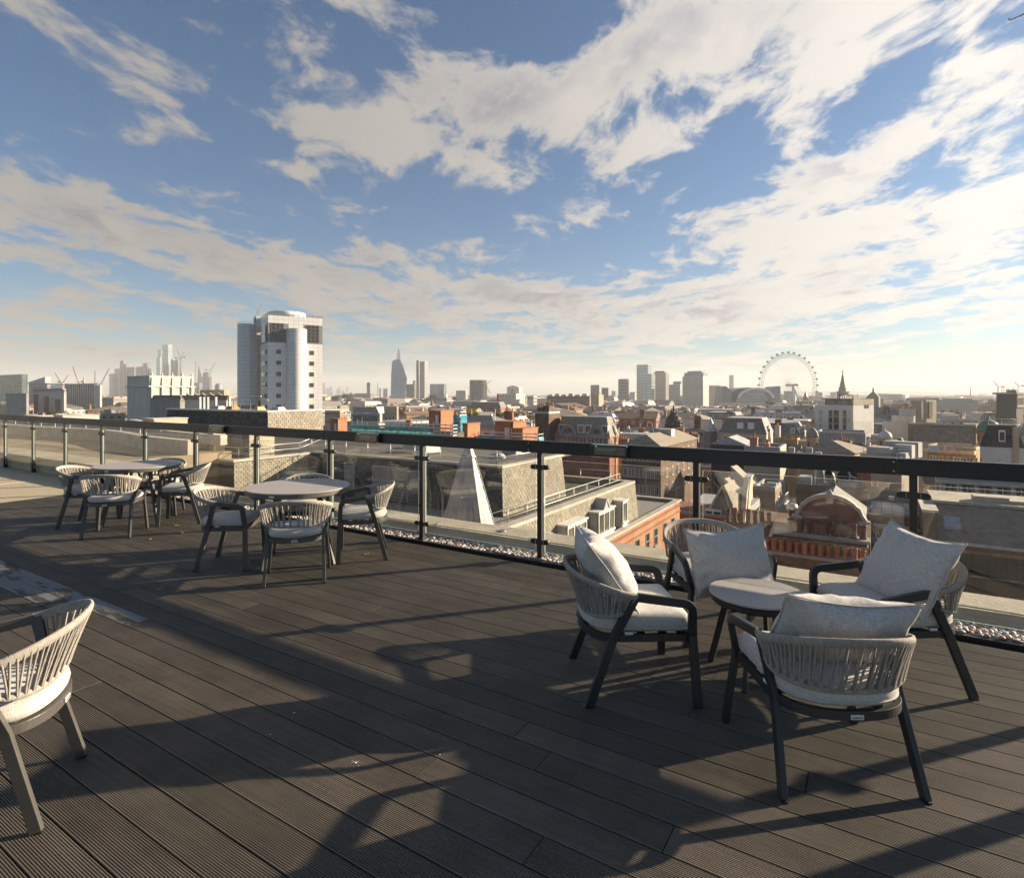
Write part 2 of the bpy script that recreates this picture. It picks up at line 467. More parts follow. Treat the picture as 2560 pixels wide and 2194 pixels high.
deck = D.objects.new('deck', None); COL.objects.link(deck); deck['kind'] = 'structure'
ub = MB(); ub.box(DECK_R, DECK_L, -1.0, 4.64, -.10, -.035, MUV)
ub.build('joist_layer', M_UNDER, deck)
full = 3.6
JOINT = {4: 1.369, 0: .971, 2: .601, 6: .225, -1: 2.496, 1: 5.15, 5: 3.1, 7: 2.2, 8: .75, -3: 1.6, -5: .9, -2: 3.5, -4: 2.9}
meshes = {}
rng = random.Random(5)
for row in range(-15, 21):
    v = V0+(row+.5)*PITCH
    if v+PITCH/2 > 4.655: break
    j0 = JOINT.get(row, rng.uniform(-1.8, 1.8))
    cuts = [DECK_R]; u = j0
    while u-full > DECK_R+.15: u -= full
    while u < DECK_L-.15:
        if u > DECK_R+.15: cuts.append(u)
        u += full
    cuts.append(DECK_L)
    for a, b_ in zip(cuts, cuts[1:]):
        L = round(b_-a-.004, 3)
        if L not in meshes: meshes[L] = board_mesh(L)
        o = link('board', meshes[L], deck)
        o.location = P(a+.002, v, rng.uniform(-.0012, .0)); o.rotation_euler = (0, 0, ROT_B)
        if (row == 1 and a < 5.6 < b_) or (row == 2 and a < 5.2 < b_):
            o.data = meshes[L].copy(); o.data.materials.clear(); o.data.materials.append(M_DUST)
            o['label'] = 'deck board with a pale dusty residue'
# edge trim along the pebbles
tr = MB(); tr.box(DECK_R, DECK_L, 4.632, 4.672, -.09, .004, MUV); bevel(tr.build('edge_trim', M_BLACK, deck), .002)

# resin gravel terrace beyond the boards
g_ = MB(); g_.box(DECK_L+.004, 40, -14, 4.80, -.12, -.004, MUV)
struct('resin_gravel_terrace', g_, M_RESIN)
# pale strip edging between the two floors
g2 = MB(); g2.box(12.6, 12.66, -14, 4.78, -.05, .0, MUV)
g2.build('edging_strip', mat('pale edging', (.6, .52, .4), .8), None, 'structure')

# parapet ledge
def ledge(u0, u1, prof):
    b = MB(); n = len(prof); k = max(2, int((u1-u0)/.25))
    for i in range(k+1):
        u = u0+(u1-u0)*i/k
        for (v, z) in prof:
            q = P(u, v, z); b.v.append((q.x, q.y, q.z+.004*noise.noise(Vector((u*2.1, v*5, 3))) if z > 0 else q.z))
    for i in range(k):
        for j in range(n):
            jj = (j+1) % n
            b.face((i*n+j, (i+1)*n+j, (i+1)*n+jj, i*n+jj), False)
    b.face(range(n)); b.face([k*n+j for j in reversed(range(n))])
    return b
lb = ledge(-6, 10.5, [(4.915, -.2), (4.915, .02), (4.93, .032), (4.965, .034), (4.98, .062), (5.0, .072), (5.36, .082), (5.375, .07), (5.375, -.8), (5.2, -.8)])
struct('parapet_ledge', lb, M_CONC)
lb2 = ledge(10.5, 40, [(4.80, -.2), (4.80, .20), (4.80, .21), (4.77, .215), (4.77, .26), (4.80, .275), (5.36, .285), (5.375, .27), (5.375, -.8), (5.2, -.8)])
o = struct('parapet_ledge', lb2, M_CONC)
cr = MB(); cr.box(10.5, 40, 4.785, 4.797, -.004, .205, MUV); cr.build('parapet_render_face', M_CREAMW, None, 'structure')

# pebble strip
M_PEB = D.materials.new('pebbles'); M_PEB.use_nodes = True
t = NT(M_PEB.node_tree); pb = t.n['Principled BSDF']
geo = t.new('ShaderNodeNewGeometry')
cr_ = t.new('ShaderNodeValToRGB'); t.l.new(geo.outputs['Random Per Island'], cr_.inputs[0])
els = cr_.color_ramp.elements
els[0].position = 0; els[0].color = (.42, .36, .29, 1); els[1].position = 1; els[1].color = (.30, .28, .25, 1)
for pos, c in ((.15, (.55, .51, .45, 1)), (.3, (.26, .22, .18, 1)), (.45, (.48, .44, .40, 1)), (.58, (.38, .20, .13, 1)), (.65, (.50, .43, .34, 1)), (.8, (.62, .59, .54, 1)), (.9, (.20, .18, .16, 1))):
    e = els.new(pos); e.color = c
co = t.new('ShaderNodeTexCoord').outputs['Object']
f = t.ramp(t.noise(co, 60, 4, .6), .3, .7, .8, 1.15)
t.l.new(t.mix(1.0, cr_.outputs[0], t.xyz(f, f, f), 'MULTIPLY'), pb.inputs['Base Color']); pb.inputs['Roughness'].default_value = .6
bm = bmesh.new(); bmesh.ops.create_icosphere(bm, subdivisions=2, radius=1); ico = [v.co.copy() for v in bm.verts]; icf = [[v.index for v in f.verts] for f in bm.faces]; bm.free()
bm = bmesh.new(); bmesh.ops.create_icosphere(bm, subdivisions=1, radius=1); ico1 = [v.co.copy() for v in bm.verts]; icf1 = [[v.index for v in f.verts] for f in bm.faces]; bm.free()
pbm = MB(); rng = random.Random(3)
u = -1.5
while u < 10.4:
    near = u < 3.2
    sp = .027 if near else .036
    vv = 4.685
    while vv < 4.905:
        for lay in ((0, 1) if near else (0,)):
            uu = u+rng.uniform(-.012, .012); v2 = vv+rng.uniform(-.01, .01)
            s = rng.uniform(.011, .021)*(1 if near else 1.25)
            q = P(uu, v2, -.012+lay*.017+rng.uniform(-.004, .008))
            rot = Matrix.Rotation(rng.uniform(0, 6.3), 3, 'Z') @ Matrix.Rotation(rng.uniform(-.5, .5), 3, 'X')
            sc = Vector((s*rng.uniform(.9, 1.5), s*rng.uniform(.8, 1.1), s*rng.uniform(.55, .85)))
            i = len(pbm.v); V_, F_ = (ico, icf) if near else (ico1, icf1)
            for c in V_: pbm.v.append(tuple(q+rot @ Vector((c.x*sc.x, c.y*sc.y, c.z*sc.z))))
            for ff in F_: pbm.face([i+k for k in ff], True)
        vv += sp
    u += sp
pbm.build('pebbles', M_PEB, None, 'stuff', uvs=False, fix=False)
pbb = MB(); pbb.box(-6, 10.45, 4.66, 4.93, -.12, -.03, MUV); struct('gutter_bed', pbb, M_UNDER)

# cable clipped along the ledge
cb = thing('cable', 'pale cable clipped along the concrete ledge outside the glass', 'cable', tuple(P(0, 5.02, .08)))
pth = []
for i in range(80):
    u = -1.2+i*.14
    q = P(u, 5.005+.008*math.sin(u*2.3)+.006*math.sin(u*7.1), .081+.005*abs(math.sin(u*3.3)))-cb.location
    pth.append(q)
mb = MB(); mb.tube(pth, .006, 6); mb.build('cable_run', mat('cable sheath', (.45, .43, .38), .6), cb)
for u in (1.35, 2.9, 4.1, 5.6, 7.2):
    mb = MB(); mb.box(u-.018, u+.018, 4.99, 5.03, .073, .103, MUV)
    o = mb.build('cable_clip', M_STEEL, cb); o.location = -cb.location
dome = MB(); dome.lathe([(.045, 0), (.043, .006), (.02, .014), (0, .015)], 16)
o = dome.build('drain_cap', M_STEEL, None, None, tuple(P(3.35, 5.18, .08))); tag(o, 'small round metal cap on the concrete ledge by a post', 'cap')

# ------------------------------------------------------------------ glass balustrade
bal = thing('glass_balustrade', 'glass balustrade with dark metal posts and a wide flat top rail round the terrace', 'balustrade', tuple(P(3, 4.71, 0)))
BL = bal.location.copy()
def bpart(mb, name, m, parent=bal, **kw):
    o = mb.build(name, m, parent, **kw)
    o.location = -BL if parent is bal else (0, 0, 0)
    return o
POST = [-.223+1.425*k for k in range(-1, 15)]
seams = [-1.672]+[POST[1]+.09+2.85*k for k in range(0, 8)]
for a, b_ in zip(seams, seams[1:]):
    mb = MB(); mb.box(a+.0012, b_-.0012, 4.682, 4.738, .987, 1.098, MUV)
    hr = bpart(mb, 'top_rail', M_BLACK); bevel(hr, .004)
    for z in (1.012, 1.074):
        mb = MB(); c = P(a+.02, 4.682, z)
        mb.lathe([(.0065, 0), (.0065, .002), (.004, .004), (0, .004)], 10)
        me = mb.mesh('bolt', M_STEEL)
        o = link('bolt', me, hr); o.matrix_local = Matrix.Translation(c) @ (Vector((-VX, -VY, 0)).to_track_quat('Z', 'Y').to_matrix().to_4x4())
clampm = {}
for s in (1, -1):
    mb = MB(); pts = []
    for k in range(9):
        a = -PI/2+PI*k/8; pts.append((.052+.022*math.cos(a), .022*math.sin(a)))
    pts = [(.0, -.022)]+pts+[(.0, .022)]
    n = len(pts); i = len(mb.v)
    for y in (-.014, .014): mb.v.extend([(s*p[0], y, p[1]) for p in pts])
    for k in range(n): j = (k+1) % n; mb.face((i+k, i+j, i+n+j, i+n+k))
    mb.face(range(n)); mb.face([n+k for k in reversed(range(n))])
    clampm[s] = mb.mesh('clamp', M_BLACK)
sc_m = MB(); sc_m.lathe([(.005, 0), (.005, .002), (.0, .003)], 8); screw_mesh = sc_m.mesh('screw', M_STEEL)
for k, pu in enumerate(POST):
    mb = MB(); mb.box(pu-.023, pu+.023, 4.690, 4.745, -.03, .986, MUV)
    po = bpart(mb, 'post', M_BLACK); bevel(po, .002)
    if k > 8:
        mb = MB(); mb.box(pu-.028, pu+.028, 4.683, 4.752, -.002, .16, MUV); o = mb.build('post_foot', M_BLACK, po)
    else:
        mb = MB(); mb.box(pu-.034, pu+.034, 4.678, 4.76, -.028, .018, MUV); o = mb.build('post_foot', M_BLACK, po)
    for z in (.855, .165):
        for s in (1, -1):
            o = link('clamp', clampm[s], po)
            o.matrix_local = Matrix.Translation(P(pu+s*.022, 4.706, z)) @ Matrix(((UX, -UY, 0, 0), (UY, UX, 0, 0), (0, 0, 1, 0), (0, 0, 0, 1)))
            if k < 6:
                for dz_ in (.008, -.008):
                    o = link('screw', screw_mesh, po)
                    o.matrix_local = Matrix.Translation(P(pu+s*.040, 4.692, z+dz_)) @ (Vector((-VX, -VY, 0)).to_track_quat('Z', 'Y').to_matrix().to_4x4())
for a, b_ in zip(POST, POST[1:]):
    mb = MB(); mb.box(a+.052, b_-.052, 4.701, 4.711, .075, .928, MUV)
    me = mb.mesh('glass_panel', M_GLASS); me.materials.append(M_GEDGE)
    for p in me.polygons:
        if abs(p.normal.x*VX+p.normal.y*VY) < .5: p.material_index = 1
    o = link('glass_panel', me, bal); o.location = -BL

# ------------------------------------------------------------------ bulkhead lights on the top rail
M_LENS = glass_mat('frosted lens', (.62, .62, .58), 1.6, .08)
M_TRAY = mat('lamp tray', (.42, .42, .38), .5)
M_LED = emit_mat('green led', (.03, .6, .08), 1.0)
M_AMB = mat('amber disc', (.5, .36, .05), .5)
def bulkhead(u, label):
    q = P(u, 4.682, 1.043)
    r = thing('bulkhead_light', label, 'light', tuple(q), group='emergency lights along the top rail')
    r.rotation_euler = (0, 0, math.atan2(-UY, -UX))
    mb = MB(); mb.box(-.165, .165, -.018, -.001, -.048, .048); mb.build('backplate', M_BLACK, r)
    mb = MB(); mb.box(-.14, .14, -.03, -.019, -.034, .034); mb.build('reflector_tray', M_TRAY, r)
    mb = MB(); mb.box(-.115, .06, -.042, -.031, .002, .02); mb.build('lamp_strip', mat('lamp strip', (.7, .7, .66), .4), r)
    mb = MB(); mb.lathe([(.022, -.002), (.022, .002)], 16); o = mb.build('battery_disc', M_AMB, r); o.location = (.055, -.036, -.012); o.rotation_euler = (R(90), 0, 0)
    mb = MB(); pts = []
    for cx_, cz_, a0 in ((.15, .036, 0), (-.15, .036, 90), (-.15, -.036, 180), (.15, -.036, 270)):
        for k in range(5):
            a = R(a0+k*22.5); pts.append((cx_+.018*math.cos(a), cz_+.018*math.sin(a)))
    n = len(pts)
    for y, s in ((-.0185, 1.0), (-.055, 1.0), (-.064, .95)): mb.v.extend([(p[0]*s, y, p[1]*s) for p in pts])
    for l in range(2):
        for k in range(n): j = (k+1) % n; mb.face((l*n+k, l*n+j, (l+1)*n+j, (l+1)*n+k), False)
    mb.face([2*n+k for k in range(n)])
    mb.build('lens', M_LENS, r)
    mb = MB(); mb.lathe([(.004, 0), (.004, .003), (0, .004)], 10); o = mb.build('indicator', M_LED, r); o.location = (-.105, -.066, .04); o.rotation_euler = (R(90), 0, 0)
bulkhead(1.92, 'clear bulkhead light on the top rail above the left lounge chair')
bulkhead(4.797, 'middle bulkhead light on the top rail, between the dining chair and the blue scaffolding')
bulkhead(7.695, 'bulkhead light on the top rail in front of the dark slate roof')

# slim unseen post, added past the right edge to throw a long shadow on the deck
bp = thing('shadow_bollard', 'slim dark bollard added beyond the right edge to cast a long shadow over the deck', 'bollard', (3.52, 2.62, 0), R(20))
mb = MB(); mb.box(-.045, .045, -.045, .045, 0, 1.05); bevel(mb.build('shaft', M_BLACK, bp), .004)
mb = MB(); mb.box(-.055, .055, -.055, .055, 1.051, 1.09); bevel(mb.build('cap', M_BLACK, bp), .004)
# ================================================================== furniture
M_FRAME = mat('anthracite aluminium', (.026, .028, .031), .42, var=.1, scale=14, bump=.05, bscale=400, spec=.5)
M_FRAMED = mat('grey aluminium', (.075, .071, .064), .40, var=.1, scale=14, bump=.05, bscale=400, spec=.5)
M_ROPE = mat('taupe rope', (.50, .46, .405), .9, var=.14, scale=60, bump=.8, bscale=700, spec=.2)
M_FAB = fabric_mat('heather grey fabric', (.50, .475, .44))
M_FABL = fabric_mat('pale seat fabric', (.52, .495, .455))
M_TOP = mat('taupe laminate', (.36, .33, .31), .48, var=.05, scale=40, bump=.08, bscale=600, spec=.45)
M_RUB = mat('rubber', (.012, .012, .012), .8)
M_PLATE = mat('name plate', (.62, .61, .58), .35, var=.03)
M_INK = mat('plate ink', (.06, .06, .06), .6)
M_LABEL = mat('care label', (.72, .72, .70), .8)

def arc_pts(p0, pc, p1, r, n=5):
    """round the corner pc of p0-pc-p1"""
    p0, pc, p1 = Vector(p0), Vector(pc), Vector(p1)
    a = (p0-pc).normalized(); b = (p1-pc).normalized()
    return [tuple((pc+a*r)*(1-t)**2+pc*2*t*(1-t)+(pc+b*r)*t*t) for t in [k/n for k in range(n+1)]]

CH = {  # local frame: y forward, origin between the rear feet on the floor
 'lounge': dict(fr=.267, ff=.297, sr=.246, sf=.252, ar=.262, af=.285, dep=.53, ys=.12, zs=.325, ya=.235, za=.532, yf=.505, zf=.500, ysf=.517,
                rimw=.292, yb=-.078, zb=.625, ybl=.0, zbl=.41, ybs=.185, zbs=.452, cush=.095, w=.042, t=.024, strands=46),
 'dining': dict(fr=.2275, ff=.250, sr=.214, sf=.222, ar=.268, af=.256, dep=.425, ys=.095, zs=.358, ya=.174, za=.592, yf=.400, zf=.556, ysf=.412,
                rimw=.285, yb=-.075, zb=.672, ybl=.0, zbl=.468, ybs=.135, zbs=.50, cush=.065, w=.038, t=.024, strands=40)}

def rim_curve(d, low=False, n=61):
    """plan curve of the woven back from one arm to the other"""
    out = []
    for k in range(n):
        a = -PI/2+PI*k/(n-1)
        sx = math.sin(a); cx_ = math.cos(a)
        e = 2.35
        X = math.copysign(abs(sx)**(2/e), sx); Y = abs(cx_)**(2/e)
        h = Y**1.15
        if not low:
            hw = d['rimw']; xs = X*(hw*(1-.0)) if abs(X) < .97 else X*hw
            xa = d['ar']+(hw-d['ar'])*min(1, Y*3)
            y = d['ya']+.012+(d['yb']-d['ya']-.012)*Y
            z = d['za']+(d['zb']-d['za'])*h
            out.append((X*xa, y, z))
        else:
            xa = (d['ar']*.5+d['sr']*.5)+(.012)*min(1, Y*3)
            y = d['ybs']+(d['ybl']-d['ybs'])*Y
            z = d['zbs']+(d['zbl']-d['zbs'])*h
            out.append((X*xa, y, z))
    return out
def curve_at(c, f):
    f = max(0, min(.99999, f))*(len(c)-1); i = int(f); t_ = f-i
    return Vector(c[i])*(1-t_)+Vector(c[i+1])*t_

def seat_outline(d, inset=0.0, n=28, fwd=0.0):
    """D-shaped plan of the seat: straight front, rounded back"""
    pts = []
    yf = d['dep']*.955+fwd-inset; yb = -.004+inset
    wf = d['sf']-inset-.004; wr = d['sr']-inset-.004
    ym = d['ys']+.07
    r = .035
    for k in range(5):
        a = PI/2*k/4; pts.append((wf-r+r*math.sin(PI/2-a+0)*1.0 if False else wf-r+r*math.cos(a), yf-r+r*math.sin(a)))
    for k in range(5):
        a = PI/2+PI/2*k/4; pts.append((-wf+r+r*math.cos(a), yf-r+r*math.sin(a)))
    for k in range(n+1):
        a = PI+PI*k/n
        X = math.cos(a); Y = math.sin(a)
        e = 2.5
        px_ = math.copysign(abs(X)**(2/e), X)*wr; py_ = ym+(ym-yb)*math.copysign(abs(Y)**(2/e), Y)
        pts.append((px_, py_))
    return pts

def rounded_cushion(name, outline_fn, z0, h, M, parent, r=.03, puff=.012, seed=0):
    mb = MB(); rings = []
    prof = []
    for k in range(7):
        a = -PI/2+PI*k/6
        prof.append((r*(1-math.cos(a)), z0+h/2+(h/2)*math.sin(a)))
    n = None
    for ins, z in prof:
        o = outline_fn(ins); n = len(o)
        mb.v.extend([(p[0], p[1], z+.003*noise.noise(Vector((p[0]*9+seed, p[1]*9, z*9)))) for p in o])
    # inner rings, top only: puffed surface
    for q, (ins, zz) in enumerate(((r+.03, puff*.5), (r+.075, puff*.85), (r+.14, puff))):
        o = outline_fn(ins)
        mb.v.extend([(p[0], p[1], z0+h+zz+.006*noise.noise(Vector((p[0]*7+seed, p[1]*7, 2)))) for p in o])
    L = 10
    for l in range(L-1):
        for k in range(n): j = (k+1) % n; mb.face((l*n+k, l*n+j, (l+1)*n+j, (l+1)*n+k), True)
    mb.face([(L-1)*n+k for k in range(n)], True); mb.face([k for k in reversed(range(n))])
    return mb.build(name, M, parent)

def make_chair(kind, label, group, plate_text=False):
    d = CH[kind]
    M_FR = M_FRAME if kind == 'lounge' else M_FRAMED
    root = thing(kind+'_chair', label, 'chair', group=group)
    w_, t_ = d['w'], d['t']
    for s in (-1, 1):
        front = [(s*d['ff'], d['dep'], .004), (s*d['sf'], d['ysf'], d['zs']+.01), (s*d['af'], d['yf'], d['zf'])]
        rear = [(s*d['fr'], 0, .004), (s*d['sr'], d['ys'], d['zs']-.005), (s*d['ar'], d['ya'], d['za'])]
        # front leg, arm and its rounded corner
        cor = arc_pts(front[1], front[2], rear[2], .045, 6)
        side = Vector((1, 0, 0))
        mb = MB(); mb.sweep(front[:2]+cor+[rear[2]], side, w_, t_)
        arm = bevel(mb.build('arm_frame', M_FR, root), .0025)
        top = Vector(rear[2])+Vector((s*.0, -.002, .006))
        mb = MB(); mb.sweep([rear[0], rear[1], tuple(top)], side, w_, t_*1.02)
        leg = bevel(mb.build('rear_leg', M_FR, root), .0025)
        for (p, par) in ((front[0], arm), (rear[0], leg)):
            mb = MB(); mb.box(p[0]-t_*.45, p[0]+t_*.45, p[1]-w_*.46, p[1]+w_*.46, 0, .006); mb.build('foot_pad', M_RUB, par)
    # seat frame
    path = [(p[0], p[1], d['zs']) for p in seat_outline(d)]
    mb = MB(); mb.sweep(path, Vector((0, 0, 1)), .022, .036, closed=True)
    sf = bevel(mb.build('seat_frame', M_FR, root), .002)
    for k, y in enumerate((.16, .27, .38, .47) if kind == 'lounge' else (.10, .19, .28, .36)):
        mb = MB(); hw = d['sr']-.012
        mb.box(-hw, hw, y-.018, y+.018, d['zs']+.004, d['zs']+.016); mb.build('seat_slat', M_FR, root)
    # maker's plate on the back of the seat frame
    mb = MB(); mb.box(-.024, .024, -.0215, -.0155, d['zs']-.010, d['zs']+.008); pl = bevel(mb.build('name_plate', M_PLATE, root), .001, 1)
    if plate_text:
        cu = D.curves.new('plate_text', 'FONT'); cu.body = 'menos'; cu.size = .0145; cu.align_x = 'CENTER'; cu.align_y = 'CENTER'; cu.extrude = .0002
        ct = D.objects.new('plate_text', cu); COL.objects.link(ct)
        dg = bpy.context.evaluated_depsgraph_get(); me = D.meshes.new_from_object(ct.evaluated_get(dg)); D.objects.remove(ct)
        me.materials.clear(); me.materials.append(M_INK)
        to = link('plate_text', me, pl); to.location = (0, -.0222, d['zs']-.001); to.rotation_euler = (R(90), 0, 0)
        KIDS['text'] = me
    elif 'text' in KIDS:
        to = link('plate_text', KIDS['text'], pl); to.location = (0, -.0222, d['zs']-.001); to.rotation_euler = (R(90), 0, 0)
    # cushion
    cz = d['zs']+.019
    cush = rounded_cushion('seat_cushion', lambda ins: seat_outline(d, ins-.006 if kind == 'dining' else ins-.002, fwd=.012), cz, d['cush'], M_FABL, root, .034 if kind == 'lounge' else .03, .012)
    o = [(p[0], p[1], cz+d['cush']*.24) for p in seat_outline(d, .001, fwd=.012)]
    mb = MB(); mb.tube(o, .0035, 5, closed=True); mb.build('piping', M_FABL, cush)
    for s in (-1, 1):
        mb = MB(); x = s*(d['sr']+.003); mb.box(min(x, x+s*.002), max(x, x+s*.002), d['ys']+.06, d['ys']+.10, cz-.006, cz+.012); mb.build('care_tag', M_LABEL, cush)
    # woven back: two rims bound in rope and the strands between them
    up = rim_curve(d); lo = rim_curve(d, True)
    N = 420
    def bound(curve, r, wv, name):
        mb = MB(); n = 10
        pts = [curve_at(curve, k/(N-1)) for k in range(N)]
        i0 = len(mb.v)
        for k, p in enumerate(pts):
            tt = (pts[min(k+1, N-1)]-pts[max(k-1, 0)]).normalized()
            upv = Vector((0, -.32 if tt.x else 0, 1)); lean = (curve_at(up, k/(N-1))-curve_at(lo, k/(N-1))).normalized()
            bb = (lean-tt*lean.dot(tt)).normalized(); aa = tt.cross(bb)
            rr = 1.0+(.10 if k % 3 == 1 else 0.0 if k % 3 == 0 else .06)+.05*noise.noise(Vector((k*.31, r*99, 0)))
            for j in range(n):
                an = 2*PI*j/n
                mb.v.append(tuple(p+aa*r*rr*math.cos(an)+bb*wv*(rr*.5+.5)*math.sin(an)))
        for k in range(N-1):
            for j in range(n):
                jj = (j+1) % n; mb.face((k*n+j, (k+1)*n+j, (k+1)*n+jj, k*n+jj), True)
        mb.face(range(n)); mb.face([(N-1)*n+j for j in reversed(range(n))])
        return mb.build(name, M_ROPE, root)
    bound(up, .0105, .019, 'upper_rim'); bound(lo, .0095, .012, 'lower_rim')
    S = d['strands']; rg = random.Random(4)
    for k in range(S):
        f = (k+.5)/S
        fl = f+(.42/S if k % 2 == 0 else -.30/S)+rg.uniform(-.1, .1)/S
        a = curve_at(up, f); b = curve_at(lo, max(.004, min(.996, fl)))
        out = Vector((a.x, a.y-.1, 0)).normalized()
        for off in ((.0055,) if k % 2 else (.0055, -.0045)):
            m_ = (a+b)/2+out*(off+rg.uniform(-.001, .001))
            mb = MB(); mb.tube([a+out*off*1.6, a*.72+b*.28+out*off*1.1, m_, a*.25+b*.75+out*off, b+out*off*1.4], .0043, 5, cap=False, flat=1.15)
            mb.build('rope_strand', M_ROPE, root, uvs=False, fix=False)
    return root

def place(proto, first, x, y, heading, label, group):
    o = proto if first else copy_tree(proto)
    o.location = (x, y, 0); o.rotation_euler = (0, 0, R(heading-90))
    return tag(o, label, 'chair', group)

GL = 'lounge chairs round the low coffee table'
lc = make_chair('lounge', 'lounge chair', GL, True)
place(lc, True, 1.29, 2.188, 89.3, 'rope backed lounge chair nearest the camera seen from behind with its name plate', GL)
place(lc, False, .366, 3.108, 2.8, 'rope backed lounge chair left of the coffee table facing right', GL)
place(lc, False, 1.300, 4.075, 275.0, 'lounge chair behind the coffee table with a pillow slipping off its front', GL)
place(lc, False, 2.300, 3.180, 184.0, 'lounge chair right of the coffee table with its pillow tipped onto one corner', GL)
GD = 'rope backed dining chairs on the deck'
dc = make_chair('dining', 'dining chair', GD)
place(dc, True, -1.7415, 4.652, 105.2, 'dining chair with its back to the camera at the nearer round table', GD)
place(dc, False, -2.752, 5.243, 4.5, 'dining chair at the left side of the nearer round table', GD)
place(dc, False, -1.214, 5.580, 193.5, 'dining chair at the right side of the nearer round table before the glass', GD)
place(dc, False, -2.17, 6.10, 285, 'dining chair hidden behind the nearer round table, only its back rim showing', GD)
place(dc, False, -4.306, 6.147, 102.5, 'dining chair with its back to the camera at the farther round table', GD)
place(dc, False, -5.213, 6.830, 10.5, 'dining chair at the left side of the farther round table by the gravel floor', GD)
place(dc, False, -3.770, 7.080, 199.0, 'dining chair at the right side of the farther round table', GD)
place(dc, False, -4.58, 7.66, 284, 'dining chair behind the farther round table against the glass', GD)
place(dc, False, -1.738, 2.241, 200.4, 'sunlit dining chair cut off by the left edge in the foreground', GD)

# ------------------------------------------------------------------ tables
def round_table(name, label, x, y, rad, ztop, foot, ang, group, low=False):
    r = thing(name, label, 'table', (x, y, 0), R(ang), group)
    mb = MB(); th = .012
    mb.lathe([(rad-.003, ztop-th), (rad, ztop-th+.003), (rad, ztop-.003), (rad-.003, ztop)], 72, smooth=False)
    top = mb.build('tabletop', M_TOP, r)
    if low:
        mb = MB(); rr = rad-.008
        mb.lathe([(rr-.03, ztop-.052), (rr-.004, ztop-.05), (rr, ztop-.042), (rr, ztop-.022), (rr-.004, ztop-.018), (rr-.03, ztop-.018), (rr-.03, ztop-.052)], 64, smooth=False)
        mb.build('apron_ring', M_FRAME, r)
        for k in range(14):
            a = 2*PI*k/14; mb = MB(); mb.box(-.008, .008, -.006, .006, ztop-.018, ztop-.0122, Matrix.Translation((math.cos(a)*(rr-.014), math.sin(a)*(rr-.014), 0))); mb.build('spacer', M_RUB, r)
    else:
        mb = MB(); mb.lathe([(rad-.035, ztop-.052), (rad-.006, ztop-.05), (rad-.002, ztop-.045), (rad-.002, ztop-th-.001), (rad-.035, ztop-th-.001), (rad-.035, ztop-.052)], 72, smooth=False)
        mb.build('apron_ring', mat('taupe aluminium', (.10, .095, .085), .45, var=.08), r)
        mb = MB(); mb.box(-.024, .024, -rad-.0015, -rad+.004, ztop-.036, ztop-.018, Matrix.Rotation(R(-ang-8), 4, 'Z')); mb.build('name_plate', M_PLATE, r)
    for k in range(4):
        a = R(45+90*k)
        f = Vector((math.cos(a)*foot, math.sin(a)*foot, .003)); tp = Vector((math.cos(a)*foot*(.62 if low else .60), math.sin(a)*foot*(.62 if low else .60), ztop-.05))
        mb = MB(); side = Vector((-math.sin(a), math.cos(a), 0))
        mb.sweep([tuple(f), tuple(tp)], side, .034 if low else .05, .022 if low else .028)
        lg = bevel(mb.build('leg', M_FRAME if low else mat('leg grey aluminium', (.075, .075, .07), .45, var=.08), r), .002)
        mb = MB(); mb.box(f.x-.012, f.x+.012, f.y-.012, f.y+.012, 0, .006); mb.build('foot_pad', M_RUB, lg)
        nx = R(45+90*(k+1))
        zb = ztop-.10 if low else ztop-.075; q = .68 if low else .62
        if k < 2:
            c0 = Vector((math.cos(a)*foot*q, math.sin(a)*foot*q, zb)); mb = MB(); mb.bar(c0, Vector((-c0.x, -c0.y, zb)), .022, .026); bevel(mb.build('stretcher', M_FRAME, r), .002)
    return r
round_table('coffee_table', 'low round coffee table with a taupe top between the lounge chairs', 1.345, 3.185, .252, .447, .253, 8.5, None, True)
GT = 'round dining tables on the deck'
round_table('dining_table', 'nearer round dining table with a taupe top, its edge name plate showing', -1.98, 5.39, .46, .682, .41, 19.5, GT)
round_table('dining_table', 'farther round dining table beside the gravel floor at the left', -4.52, 7.02, .46, .682, .41, 16, GT)

